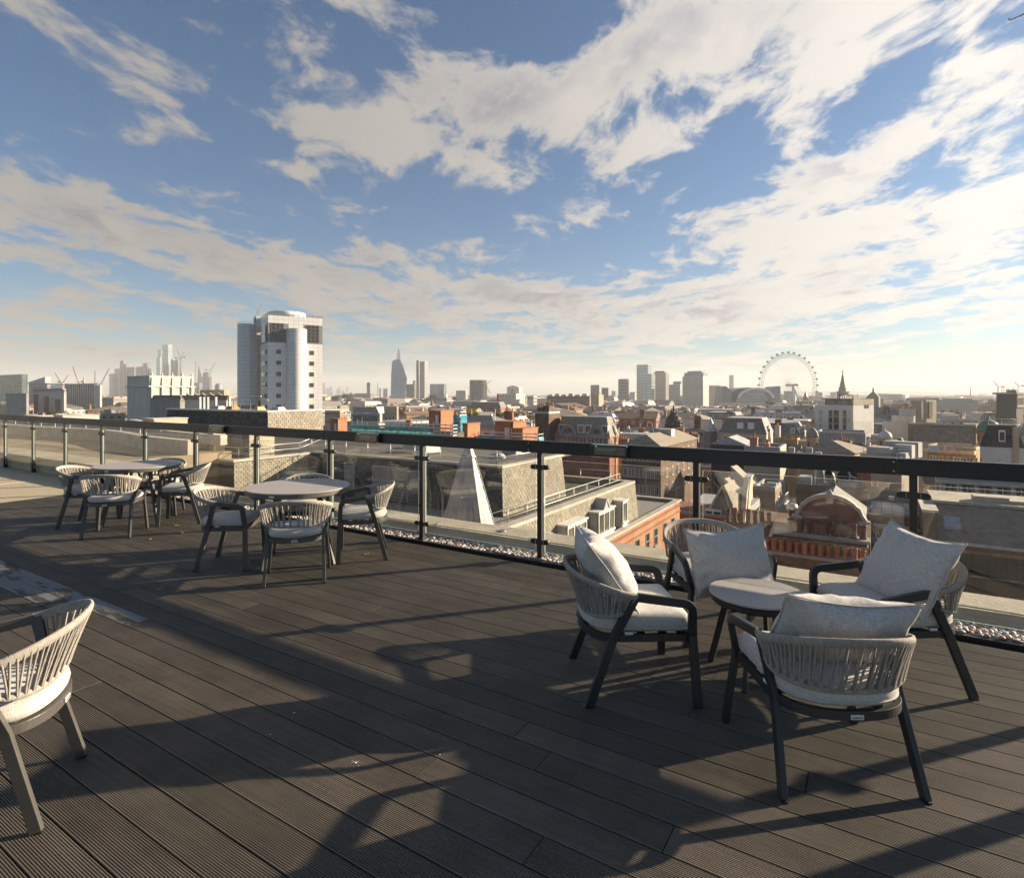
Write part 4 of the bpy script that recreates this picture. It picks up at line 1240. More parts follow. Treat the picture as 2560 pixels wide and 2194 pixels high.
# gravel strip, brick front with string course, cornice and sash windows
xb_ = u2-11.2; yl = 39.5-vv0
mb = MB(); mb.box(.0, xb_-.3, 0, ye, Z(-6.2), Z(-5.80)); mb.box(-14, xb_-.3, ye+.002, yl-.3, Z(-6.2), Z(-5.80)); mb.build('gravel_strip', M_GRAV, lm)
mb = MB(); mb.box(xb_-.28, xb_, 0, yl, 0, Z(-5.72)); mb.box(-14, xb_-.28, yl-.28, yl, 0, Z(-5.72)); mb.build('wall', M_BRICKO, lm)
mb = MB(); mb.box(xb_-.32, xb_+.12, -.1, yl+.12, Z(-5.719), Z(-5.60)); mb.box(-14, xb_-.32, yl-.32, yl+.12, Z(-5.719), Z(-5.60)); bevel(mb.build('cornice', M_COPE, lm), .03)
mb = MB(); mb.box(xb_+.002, xb_+.07, 0, yl+.07, Z(-6.02), Z(-5.92)); mb.box(xb_+.002, xb_+.05, 0, yl+.05, Z(-6.62+.2), Z(-6.34)); mb.build('string_course', M_BRICKR, lm)
for row in range(4):
    for vc in (21.9, 23.5, 25.1, 26.7, 28.3, 29.8, 31.2, 32.9, 34.4, 36.2, 37.9):
        y = vc-vv0; z1, z0 = Z(-6.55-2.4*row), Z(-7.55-2.4*row)
        p = MB(); p.box(xb_-.05, xb_+.004, y-.32, y+.32, z0, z1); wn = p.build('window', M_PANE, lm)
        f = MB()
        for (a, b_, c, d_) in ((y-.34, y-.28, z0, z1), (y+.28, y+.34, z0, z1), (y-.28, y+.28, z1-.06, z1), (y-.28, y+.28, (z0+z1)/2-.03, (z0+z1)/2+.03)):
            f.box(xb_+.003, xb_+.03, a, b_, c, d_)
        f.box(xb_+.003, xb_+.1, y-.38, y+.38, z0-.08, z0)
        f.build('window_frame', mat('teal frame', (.20, .27, .25), .5), wn)

# lower slate corner block with plant on its roof (left)
cb_ = gthing('slate_corner_block', 'sunlit slate corner block with tube railing behind the nearer dining table', 'roof', 26.7, 17.0, -7)
Z7 = lambda z: z+7
mb = MB(); mb.box(-22, 0, 0, 4.5, 0, Z7(-1.82)); mb.box(-22, -.02, 4.5, 13, 0, Z7(-1.82)); mb.build('wall', M_SLATED, cb_)
slates((0.03, 0, 0), (.03, 4.4, 0), (0.0, 0, Z7(-1.86)), (0, 4.4, Z7(-1.86)), seed=5, wd=.24, ex=.13).build('slate', M_SLATE_SUN, cb_, 'stuff')
mb = MB(); mb.box(-22, .06, -.06, .3, Z7(-1.815), Z7(-1.70)); mb.box(-.3, .06, .3, 4.5, Z7(-1.815), Z7(-1.70)); mb.build('coping', M_COPE, cb_)
guard_rail(cb_, [(-14, .7, Z7(-1.8)), (-.7, .7, Z7(-1.8)), (-.7, 4.4, Z7(-1.8)), (-2.5, 7.5, Z7(-1.55))], h=.6, r=.02, step=1.5)
lx0, lx1 = -3.4, -.9
pl_ = gthing('plant_enclosure', 'blue grey louvred plant enclosure with a cream end on the left roof', 'plant enclosure', 27.9, 18.6, -1.8)
mb = MB(); mb.box(-2.5, 0, 0, 1.5, 0, 1.30); mb.build('casing', mat('blue grey steel', (.12, .13, .15), .5, var=.1), pl_)
for k in range(12):
    mb = MB(); mb.box(-2.45, -.45, -.05, -.005, .06+k*.1, .12+k*.1); mb.build('louvre_blade', mat('louvre grey', (.24, .25, .27), .5), pl_)
mb = MB(); mb.box(.004, .06, 0, 1.5, .0, 1.28); mb.build('end_panel', M_CREAM, pl_)
for k in range(5):
    mb = MB(); mb.box(.062, .09, .06, 1.44, .1+k*.24, .13+k*.24); mb.build('rib', M_CREAM, pl_)
# long cream screen wall
p0, p1 = at(536, HY, 30), at(322, HY, 47)
dv = (p1-p0).xy; L_ = dv.length; an = math.atan2(dv.y, dv.x)
cw = thing('cream_screen_wall', 'long cream rendered screen wall behind the farther dining table', 'wall', (p0.x, p0.y, -6), an)
mb = MB(); mb.box(0, L_, -.5, 0, 0, 5.42); mb.build('render', M_CREAMW, cw)
for x in (0.0, L_*.42):
    mb = MB(); mb.box(x+.3, x+.6, .004, .03, 4.5, 4.58); mb.build('vent', M_PLANT, cw)
mb = MB(); mb.box(0, L_, -.55, .05, 5.425, 5.5); mb.build('coping', M_COPE, cw)
# low brown roof with curved pale coping, left
lr = gthing('low_brown_roof', 'low brown flat roof with a pale kerb beyond the left glass panels', 'roof', 60, 5.5, -9)
mb = MB(); mb.box(0, 32, .2, 12.2, 0, 7.6); mb.build('roof_deck', mat('brown mineral felt', (.27, .21, .14), .9, var=.2, scale=.4, bump=.3, bscale=20, stain=.2), lr)
pth = [(x, 10.2+1.5*math.sin(x*.10)+.3*math.sin(x*.4), 0) for x in [k*.8 for k in range(41)]]
mb = MB(); mb.sweep([(p[0], p[1], 7.95) for p in pth], Vector((0, 0, 1)), .45, .7); mb.build('kerb', M_COPE, lr)
mb = MB(); mb.sweep([(p[0], p[1]+1.6, 8.2) for p in pth], Vector((0, 0, 1)), .35, .5); mb.build('rear_kerb', M_COPE, lr)
guard_rail(lr, [(2, 12.1, 7.6), (30, 12.1, 7.6)], h=1.0, r=.02, step=2.2)
rg = random.Random(8)
for k, (u, v, w_, d_, h_, m, lab, cat) in enumerate((
    (60, 20, 2.6, 3, 1.5, M_CREAM, 'tall cream stair head beside the far left roof rail', 'stair head'),
    (52, 19, 1.6, 2.4, 1.75, M_WHITE, 'white rooftop tank housing on the far left roof', 'plant'),
    (46.5, 19.5, 5.0, 2, 1.25, mat('dark grille', (.06, .065, .07), .5), 'dark grilled plant unit between the left roof stair heads', 'plant'),
    (41, 20, 1.5, 2.2, 1.7, M_CREAM, 'narrow cream plinth wall on the left roof', 'plinth'))):
    r = gthing('rooftop_unit', lab, cat, u, v, -1.85)
    mb = MB(); mb.box(-w_/2, w_/2, 0, d_, 0, h_); mb.build('casing', m, r)
    mb = MB(); mb.box(-w_/2-.05, w_/2+.05, -.05, d_+.05, h_+.003, h_+.07); mb.build('lid', M_COPE, r)
    if m.name == 'dark grille':
        for q in range(9):
            mb = MB(); mb.box(-w_/2+.2+q*.52, -w_/2+.5+q*.52, -.04, -.004, .15, h_-.15); mb.build('grille_panel', M_PANE, r)

# tall slate block in front of the white tower
ts = gthing('slate_roof_block', 'long slate block below the white tower, dark front and sunlit right end', 'roof', 42.4, 30.1, -10)
wl, dl, ht = 17.5, 6.6, 10.0
mb = MB(); mb.box(-wl, 0, 0, dl, 0, ht, taper=(.9, .5)); mb.build('wall', M_SLATE, ts)
mb = MB(); mb.box(-wl-3, 3, -3, dl+6, 0, 5.7); mb.build('lower_roof', M_FELT, ts)
f0 = (ht-5.7)/ht
slates((-wl+.9*(1-f0), .5*(1-f0), 5.7), (-.9*(1-f0), .5*(1-f0), 5.7), (-wl+.9, .5, ht), (-.9, .5, ht), wd=.42, ex=.24, seed=6).build('slate', M_SLATE_SHADE, ts, 'stuff')
slates((-.9*(1-f0), .5*(1-f0), 5.7), (-.9*(1-f0), dl-.5*(1-f0), 5.7), (-.9, .5, ht), (-.9, dl-.5, ht), wd=.42, ex=.24, seed=7).build('slate', M_SLATE_SUN, ts, 'stuff')
mb = MB(); mb.box(-wl+.8, -.8, .4, .9, ht+.003, ht+.14); mb.box(-1.3, -.8, .9, dl-.4, ht+.003, ht+.14); mb.build('coping', M_LEADP, ts)
mb = MB(); mb.box(-wl+1, -1.3, .9, dl-.5, ht-.2, ht+.03); mb.build('flat_roof', M_FELT, ts)
for (x, y, h_) in ((-4.6, 1.4, 1.35), (-3.9, 1.6, 1.0), (-7.3, 1.5, .95), (-6.3, 1.5, .95)):
    mb = MB(); mb.tube([(x, y, ht), (x, y, ht+h_), (x+1.25, y+.2, ht+h_)], .035, 6); mb.build('davit_arm', M_GALV, ts, uvs=False)
for (x, w2, m) in ((-9.6, 1.2, M_OCHRE), (-5.4, .9, M_OCHRE), (-12.2, 1.6, M_PLANT), (-2.8, 1.2, M_PLANT)):
    mb = MB(); mb.prism([(x, 2), (x+w2, 2), (x+w2, 3), (x, 3)], ht, ht+.4, top=[(x+.2, 2.2), (x+w2-.2, 2.2), (x+w2-.2, 2.8), (x+.2, 2.8)]); mb.build('roof_vent', m, ts)
for x in (-16.0, -15.3, -14.6, -13.2, -10.9):
    mb = MB(); mb.box(x, x+.22, 3.2, 3.4, ht, ht+1.25); mb.build('antenna', M_WHITE, ts)
# ================================================================== buildings of the middle distance
def roofed(b, kind, m, rh=2.5, inset=1.5, name='roof', over=.15):
    lx, ly, h = b.lx, b.ly, b.h
    mb = MB()
    if kind == 'flat':
        t_ = min(.35, lx*.1)
        mb.box(0, lx, 0, t_, h, h+.45); mb.box(0, lx, ly-t_, ly, h, h+.45); mb.box(0, t_, t_, ly-t_, h, h+.45); mb.box(lx-t_, lx, t_, ly-t_, h, h+.45)
        mb.build('parapet', m, b.root)
        mb = MB(); mb.box(t_, lx-t_, t_, ly-t_, h-.3, h+.05); return mb.build('roof', M_FELT, b.root)
    if kind == 'mansard':
        o = over
        mb.prism([(-o, -o), (lx+o, -o), (lx+o, ly+o), (-o, ly+o)], h, h+rh, top=[(inset, inset), (lx-inset, inset), (lx-inset, ly-inset), (inset, ly-inset)])
        r = mb.build(name, m, b.root)
        mb = MB(); mb.box(inset, lx-inset, inset, ly-inset, h+rh-.1, h+rh+.12); mb.build('roof_top', M_LEAD, r)
        return r
    if kind in ('hip', 'gable'):
        o = over+.2; ins = 0 if kind == 'gable' else min(lx, ly)*.45
        if lx > ly:
            a, c = (ins-o if kind == 'hip' else -o, ly/2), (lx-ins+o if kind == 'hip' else lx+o, ly/2)
            V = [(-o, -o, h), (lx+o, -o, h), (lx+o, ly+o, h), (-o, ly+o, h), (a[0], a[1], h+rh), (c[0], c[1], h+rh)]
            F = [(0,1,5,4), (1,2,5), (2,3,4,5), (3,0,4), (3,2,1,0)]
        else:
            a, c = (lx/2, ins-o if kind == 'hip' else -o), (lx/2, ly-ins+o if kind == 'hip' else ly+o)
            V = [(-o, -o, h), (lx+o, -o, h), (lx+o, ly+o, h), (-o, ly+o, h), (a[0], a[1], h+rh), (c[0], c[1], h+rh)]
            F = [(0,1,4), (1,2,5,4), (2,3,5), (3,0,4,5), (3,2,1,0)]
        mb.v = V
        for f in F: mb.face(f)
        return mb.build(name, m, b.root)
def walls(b, m, name='wall'):
    mb = MB(); mb.box(0, b.lx, 0, b.ly, 0, b.h); return mb.build(name, m, b.root)
def grid(b, face, n, rows, w_, h_, top=1.0, step=3.2, a0=None, a1=None):
    L = b.lx if face == 'f' else b.ly
    a0 = .06*L if a0 is None else a0; a1 = L-.06*L if a1 is None else a1
    out = []
    for r in range(rows):
        z1 = b.h-top-step*r
        for k in range(n):
            c = a0+(a1-a0)*(k+.5)/n
            out.append((face, c-w_/2, c+w_/2, z1-h_, z1))
    return out
def stack(b, x, y, z, w_, d_, h_, pots, m=None, along='x', dark=False):
    mb = MB(); chimney_stack(mb, x, x+w_, y, y+d_, z, z+h_); c = mb.build('chimney', m or M_BROWN, b.root)
    for k in range(pots):
        if along == 'x': px_, py_ = x+w_*(k+.5)/pots, y+d_/2
        else: px_, py_ = x+w_/2, y+d_*(k+.5)/pots
        kk = k % 2; pot_mesh(kk)
        o = link('chimney_pot', POTS[(kk, 1)] if dark else POTS[kk], c); o.location = (px_, py_, z+h_+.08)
    return c
def std(name, label, cat, x0, xc, x1, ytop, d, wall, roof='flat', rm=None, rh=2.5, inset=1.4, win=None, pane=None, frame=None, protect=None, rot=0, group=None, join=None):
    b = Block(name, label, cat, x0, xc, x1, ytop, d, rot, group, protect)
    walls(b, wall); roofed(b, roof, rm or M_COPE, rh, inset)
    if win:
        cells = []
        for wv in win: cells += grid(b, *wv[:5], **(wv[5] if len(wv) > 5 else {}))
        if join if join is not None else d > 140: windows_joined(b, cells, pane, frame)
        else:
            for c in cells: windows_part(b, c[0], [c[1:]], pane, frame)
    return b

# --- brick house with the curved gable and its two chimney rows
gh = gthing('gabled_brick_house', 'brick house with white curved gable and two long rows of chimney pots', 'house', 0.2, 41.3, GZ)
Zg = lambda z: z-GZ
FOOT.append((P(3, 45).x, P(3, 45).y, 7, None))
mb = MB(); mb.box(-7.0, .1, .0, .9, 0, Zg(-8.9)); mb.build('front_stack', M_BRICKB, gh)
mb = MB(); mb.box(-7.1, .2, -.12, 1.0, Zg(-8.899), Zg(-8.72)); mb.build('stack_ledge', M_CONCG, gh)
k = 0
for i in range(15):
    x = -6.75+i*.455
    pot_mesh(i % 2)
    o = link('chimney_pot', POTS[i % 2], gh); o.location = (x, .2, Zg(-8.72)); o.scale = (1.15, 1.15, 1.08)
    if 2 <= i < 11:
        o = link('chimney_pot', POTS[(i+1) % 2], gh); o.location = (x+.1, .68, Zg(-8.72)); o.scale = (1.15, 1.15, 1.08)
mb = MB(); mb.box(-5.4, -.15, 1.25, 2.2, 0, Zg(-7.85)); mb.build('rear_stack', M_BRICKB, gh)
mb = MB(); mb.box(-5.55, .0, 1.1, 2.35, Zg(-7.849), Zg(-7.65)); mb.box(-5.45, -.1, 1.17, 2.28, Zg(-8.2), Zg(-8.05)); mb.build('stack_ledge', M_CONCG, gh)
rg = random.Random(2)
for i in range(9):
    kk = rg.choice((0, 1, 2)); pot_mesh(kk)
    o = link('chimney_pot', POTS[(kk, 1)], gh); o.location = (-4.55+i*.52, 1.72, Zg(-7.65)); o.scale = (1.25, 1.25, 1.22)
mb = MB(); mb.box(-8.9, -5.7, 1.4, 2.3, 0, Zg(-7.5)); mb.build('side_stack', M_BRICKB, gh)
for i in range(7):
    o = link('chimney_pot', POTS[(i % 2, 1)], gh); o.location = (-8.6+i*.45, 1.85, Zg(-7.5)); o.scale = (1.1, 1.1, 1.35)
# gable wall: brick panel under a moulded arch
gx0, gx1, gz0, gz1 = -4.35, -.25, Zg(-6.75), Zg(-5.30)
n = 24; arch = []
for q in range(n+1):
    f = q/n; x = gx0+(gx1-gx0)*f
    a = abs(2*f-1)
    z = gz0+(gz1-gz0)*(math.sqrt(max(0, 1-(a/.86)**2))*.92+.08 if a < .80 else max(0, (.60*.92+.08)*(1-(a-.80)/.2)**1.6))
    arch.append((x, z))
mb = MB(); m_ = len(arch); 
base = [(gx1, Zg(-14)), (gx0, Zg(-14))]
ring = arch+base
i = len(mb.v)
for y in (3.0, 3.4): mb.v.extend([(x, y, z) for x, z in ring])
L_ = len(ring)
for q in range(L_): j = (q+1) % L_; mb.face((q, j, L_+j, L_+q))
mb.face(range(L_)); mb.face([L_+q for q in reversed(range(L_))])
mb.build('gable_wall', M_BRICKR, gh)
mb = MB(); mb.sweep([(x, 2.92, z+.03) for x, z in arch], Vector((0, 1, 0)), .20, .50); mb.build('gable_moulding', M_WHITE, gh)
mb = MB(); mb.sweep([(x, 2.80, z+.16) for x, z in arch], Vector((0, 1, 0)), .08, .62); mb.build('gable_capping', M_WHITE, gh)
mb = MB(); mb.prism([(-2.48, 2.6), (-2.12, 2.6), (-2.12, 3.1), (-2.48, 3.1)], gz1-.42, gz1+.18, top=[(-2.56, 2.55), (-2.04, 2.55), (-2.04, 3.1), (-2.56, 3.1)]); mb.prism([(-2.5, 2.6), (-2.1, 2.6), (-2.1, 3.0), (-2.5, 3.0)], gz1+.18, gz1+.48, top=[(-2.32, 2.75), (-2.28, 2.75), (-2.28, 2.85), (-2.32, 2.85)]); mb.build('keystone', M_WHITE, gh)
for x in (gx0+.1, gx1-.1):
    mb = MB(); mb.box(x-.32, x+.32, 2.6, 3.1, gz0-.12, gz0+.04); mb.box(x-.14+(.12 if x < -2 else -.12), x+.14+(.12 if x < -2 else -.12), 2.75, 3.0, gz0-.62, gz0-.121); mb.build('gable_bracket', M_WHITE, gh)
mb = MB(); mb.box(-9, -.0, 3.4, 11, 0, Zg(-8.2)); mb.build('wall', M_BRICKB, gh)
mb = MB(); mb.v = [(gx0, 3.4, gz0-.2), (gx1, 3.4, gz0-.2), ((gx0+gx1)/2, 3.4, gz1-.2), (gx0, 10, gz0-.2), (gx1, 10, gz0-.2), ((gx0+gx1)/2, 10, gz1-.2)]
for f in ((0,2,5,3),(1,4,5,2),(3,5,4)): mb.face(f)
mb.build('roof', M_SLATE, gh)

# --- metal flue by the gable
q = at(1981, 1340, 41)
fl = thing('metal_flue', 'shiny metal flue with a cap just left of the curved gable', 'flue', (q.x, q.y, q.z-3))
mb = MB(); mb.lathe([(.30, 0), (.30, 3.9), (.33, 3.95), (.33, 4.05), (.30, 4.1), (.30, 4.8), (.36, 4.85), (.38, 5.0), (.30, 5.25), (.1, 5.35), (0, 5.36)], 18); mb.build('pipe', M_STEEL, fl)

# --- slate gable, red brick parapet and curved party walls to the left of the pots
b = Block('brick_parapet_house', 'red brick parapet house with slate gable roof behind the lounge chair', 'house', 1650, 1832, 1865, 1297, 43)
walls(b, M_BRICKR)
mb = MB(); mb.box(-.1, b.lx+.1, -.12, .3, b.h, b.h+.16); mb.build('parapet_cap', M_CONCG, b.root)
mb = MB(); mb.box(0, b.lx, -.06, -.002, b.h-.75, b.h-.5); mb.build('string_course', M_BRICKB, b.root)
mb = MB(); mb.box(.2, b.lx-.2, .3, b.ly+8, b.h-1.2, b.h-.5); mb.build('gutter_roof', M_LEAD, b.root)
xg0, xg1 = b.px_front(1752), b.px_front(1823)
mb = MB(); zb = b.h-.4
mb.v = [(xg0, 1.4, zb), (xg1, 1.4, zb), (xg1, 6.5, zb), (xg0, 6.5, zb), (xg0+1.2, 2.0, zb+2.5), (xg0+1.2, 6.0, zb+2.5)]
for f in ((0,1,4),(1,2,5,4),(2,3,5),(3,0,4,5)): mb.face(f)
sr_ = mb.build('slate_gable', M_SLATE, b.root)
slates((xg1+.02, 1.4, zb), (xg1+.02, 6.5, zb), (xg0+1.22, 2.0, zb+2.5), (xg0+1.22, 6.0, zb+2.5), wd=.3, ex=.16, seed=9).build('slate', M_SLATE_SUN, sr_, 'stuff')
mb = MB(); mb.bar((xg1+.05, 1.36, zb), (xg0+1.2, 1.95, zb+2.55), .16, .12); mb.bar((xg0-.05, 1.36, zb), (xg0+1.2, 1.95, zb+2.55), .16, .12); mb.build('verge', M_COPE, sr_)
xw = b.px_front(1776)
mb = MB(); mb.box(xw-.6, xw+.5, 1.0, 1.38, zb+.1, zb+.62); wn = mb.build('window', M_PANE, sr_)
mb = MB(); mb.box(xw-.68, xw+.58, .96, 1.36, zb+.621, zb+.74); mb.box(xw-.68, xw-.601, .96, 1.3, zb+.1, zb+.62); mb.box(xw+.501, xw+.58, .96, 1.3, zb+.1, zb+.62); mb.box(xw-.12, xw+.02, .97, 1.3, zb+.1, zb+.62); mb.build('window_frame', M_WFR, sr_)
xp = b.px_front(1852)
pth = [(xp, .6+q*.55, zb+[-.5, .2, 1.3, 2.6, 3.1, 3.2, 3.2][q]) for q in range(7)]
mb = MB(); mb.sweep([(p_[0], p_[1], p_[2]-.9) for p_ in pth], Vector((1, 0, 0)), 1.8, .35); pw_ = mb.build('party_wall', M_CREAMW, b.root)
mb = MB(); mb.sweep([(p_[0], p_[1], p_[2]+.05) for p_ in pth], Vector((1, 0, 0)), .12, .5); mb.build('party_wall_cap', M_LEADP, pw_)
mb = MB(); xf_ = b.px_front(1838); mb.lathe([(.32, -1), (.32, 1.9), (.55, 2.0), (.5, 2.12), (.1, 2.4), (0, 2.42)], 14); mb.build('flue', M_GALV, b.root, loc=(xf_, 2.8, zb))

b = Block('roof_house', 'lit slate roofs stepping back behind the slate gable', 'house', 1800, 1862, 1890, 1245, 58)
walls(b, M_BRICKB)
for q, (dx0, zz) in enumerate(((0, 0), (1.9, .9))):
    mb = MB(); y0 = 1+q*3.2
    mb.v = [(b.lx*.1, y0, b.h+zz+1.6), (b.lx+.6, y0, b.h+zz-.9), (b.lx+.6, y0+3, b.h+zz-.9), (b.lx*.1, y0+3, b.h+zz+1.6), (b.lx*.1, y0, b.h-2), (b.lx+.6, y0, b.h-2), (b.lx+.6, y0+3, b.h-2), (b.lx*.1, y0+3, b.h-2)]
    for f in ((0,1,2,3),(0,4,5,1),(1,5,6,2),(2,6,7,3),(3,7,4,0)): mb.face(f)
    mb.build('roof_slope', M_SLATE_SUN, b.root)
    mb = MB(); mb.bar((b.lx*.1, y0-.06, b.h+zz+1.7), (b.lx+.7, y0-.06, b.h+zz-.85), .3, .18); mb.build('verge', M_COPE, b.root)
stack(b, .2, -.8, b.h-1.6, 3.6, .8, 1.2, 6, M_BRICKB)
b = Block('pink_brick_house', 'small flat roofed pink brick house with two white sash windows', 'house', 1886, 1938, 1975, 1228, 60)
walls(b, M_BRICKY); roofed(b, 'flat', M_LEAD)
windows_part(b, 's', [(b.px_side(1945), b.px_side(1954), b.z_side(1949, 1260), b.z_side(1949, 1238)), (b.px_side(1959), b.px_side(1969), b.z_side(1964, 1256), b.z_side(1964, 1234))])
b.box('ac_unit', b.lx*.55, b.lx*.55+.9, .8, 1.2, b.h+.05, b.h+.75, M_PLANT)
# roof with ducts behind the gable
b = Block('ducted_roof', 'dark flat roof crowded with metal ducts and railings behind the curved gable', 'roof', 1990, 2170, 2230, 1236, 62)
walls(b, M_BROWN); roofed(b, 'flat', M_FELT)
guard_rail(b.root, [(.5, .4, b.h+.4), (b.lx-.5, .4, b.h+.4), (b.lx-.5, b.ly-.5, b.h+.4)], h=1.3, r=.03, step=2.0)
for (px_, h_, r_, top) in ((2045, 2.2, .5, 1), (2112, .9, .7, 1), (2146, 1.5, .75, 1), (2075, 1.0, .45, 0)):
    x = b.px_front(px_)
    mb = MB(); mb.tube([(x, 2.2, b.h), (x, 2.2, b.h+h_), (x-.1, 1.9, b.h+h_+.5), (x-.2, 1.2, b.h+h_+.75)], r_, 12); d_ = mb.build('duct', M_GALV, b.root)
    mb = MB(); mb.tube([(x-.2, 1.21, b.h+h_+.75), (x-.2, 1.1, b.h+h_+.79)], r_*.88, 12); mb.build('duct_mouth', M_UNDER, d_)
for (px_, w_, h_, m) in ((2010, 1.2, 1.3, M_WHITE), (2090, 2.6, .5, M_COPE), (2128, 2.0, .9, M_PLANT), (2058, 1.4, .7, M_LEADP), (2160, 1.3, 2.2, M_BRICKR)):
    x = b.px_front(px_); b.box('plant_box', x-w_/2, x+w_/2, .9, 2.4, b.h+.05, b.h+.05+h_, m)
# long slate roof with white glazing and dormers
b = Block('glazed_slate_roof', 'slate roof with a long strip of pale glazing and small dormers behind the tilted pillow', 'roof', 2166, 2350, 2395, 1300, 47)
walls(b, M_BRICKB)
mb = MB(); mb.v = [(0, -.6, b.h-2.4), (b.lx, -.6, b.h-2.4), (b.lx, 2.6, b.h+.9), (0, 2.6, b.h+.9), (b.lx, 6, b.h-.5), (0, 6, b.h-.5)]
mb.face((0,1,2,3)); mb.face((3,2,4,5)); mb.face((1,4,2)); mb.face((0,3,5)); mb.build('slope', M_SLATE, b.root)
def onslope(y): return b.h-2.4+(y+.6)*3.3/3.2
for k in range(11):
    x = b.px_front(2178)+k*.78
    for (ya, yb) in ((1.35, 1.9), (1.95, 2.4)):
        mb = MB(); mb.v = [(x, ya, onslope(ya)+.06), (x+.72, ya, onslope(ya)+.06), (x+.72, yb, onslope(yb)+.06), (x, yb, onslope(yb)+.06), (x, ya, onslope(ya)-.02), (x+.72, ya, onslope(ya)-.02), (x+.72, yb, onslope(yb)-.02), (x, yb, onslope(yb)-.02)]
        for f in ((0,1,2,3),(0,4,5,1),(1,5,6,2),(2,6,7,3),(3,7,4,0)): mb.face(f)
        mb.build('glazing_panel', M_WHITE, b.root)
for px_ in (2188, 2243, 2300):
    x = b.px_front(px_)
    mb = MB(); mb.box(x, x+1.9, -.45, 1.2, onslope(-.2), onslope(-.2)+1.1); dm = mb.build('dormer', M_LEAD, b.root)
    mb = MB(); mb.box(x-.12, x+2.02, -.6, 1.3, onslope(-.2)+1.101, onslope(-.2)+1.22); mb.build('dormer_roof', M_LEADP, dm)
    for q in range(3):
        mb = MB(); mb.box(x+.12+q*.6, x+.6+q*.6, -.47, -.452, onslope(-.2)+.15, onslope(-.2)+.95); mb.build('dormer_glass', M_PANE, dm)
# right hand side: party wall, dark slate slope with a rooflight, brick front with steel windows
b = Block('steel_window_building', 'brown brick building with steel windows and slate roof at the right edge below the rail', 'building', 2352, 2700, 2760, 1388, 40)
walls(b, M_BRICKB)
zt = b.h
mb = MB(); mb.v = [(-.2, -.25, zt), (b.lx, -.25, zt), (b.lx, 3.4, zt+2.55), (-.2, 3.4, zt+2.55), (-.2, 3.4, zt-1), (b.lx, 3.4, zt-1)]
mb.face((0,1,2,3)); mb.face((3,2,5,4)); mb.build('slate_slope', M_SLATE, b.root)
slates((-.2, -.27, zt), (b.lx, -.27, zt), (-.2, 3.4, zt+2.57), (b.lx, 3.4, zt+2.57), wd=.42, ex=.24, seed=12, jitter=.004).build('slate', M_SLATE, b.root, 'stuff')
mb = MB(); mb.box(-.3, b.lx, -.42, -.26, zt-.12, zt+.06); mb.build('gutter', M_LEADP, b.root)
mb = MB(); mb.box(-.3, b.lx, 3.1, 9, zt+2.3, zt+2.58); mb.build('flat_roof', M_CONC, b.root)
for (x, w_, h_) in ((2.4, 2.2, .45), (5.6, 3.4, .18), (4.6, .9, .25)):
    b.box('roof_hatch', x, x+w_, 3.9, 5.2, zt+2.581, zt+2.58+h_, M_COPE)
x = b.px_front(2386); fy = 1.25; fz = zt+fy*.7+.25
mb = MB(); mb.v = [(x-.5, .85, zt+.82), (x+.5, .85, zt+.82), (x+.5, 1.9, zt+1.56), (x-.5, 1.9, zt+1.56), (x-.5, .85, zt+.70), (x+.5, .85, zt+.70), (x+.5, 1.9, zt+1.44), (x-.5, 1.9, zt+1.44)]
for f in ((0,1,2,3),(0,4,5,1),(1,5,6,2),(2,6,7,3),(3,7,4,0)): mb.face(f)
mb.build('rooflight', mat('sky blue rooflight', (.30, .36, .46), .05, spec=1.0), b.root)
mb = MB(); mb.box(-1.1, -.25, -.3, 7, 0, zt+2.1); pwl = mb.build('party_wall', M_BRICKB, b.root)
mb = MB(); mb.box(-1.2, -.15, -.4, 7, zt+2.101, zt+2.3); mb.build('party_wall_cap', M_COPE, pwl)
for k, px_ in enumerate((2410, 2450, 2492, 2534, 2580)):
    x = b.px_front(px_)
    p, f = MB(), MB(); p.box(x-.62, x+.62, -.02, -.003, zt-2.3, zt-.75); wn = p.build('window', M_PANE, b.root)
    for q in range(5): f.box(x-.64+q*.31, x-.60+q*.31, -.05, -.021, zt-2.3, zt-.75)
    for q in range(4): f.box(x-.64, x+.64, -.055, -.0505, zt-2.3+q*.51, zt-2.26+q*.51)
    f.build('window_frame', M_DFR, wn)
    mb = MB(); mb.box(x-.75, x+.75, -.04, -.002, zt-.74, zt-.5); mb.build('lintel', M_BRICKO, b.root)
    mb = MB(); mb.box(x-.7, x+.7, -.12, -.002, zt-2.42, zt-2.31); mb.build('sill', M_CONCG, b.root)
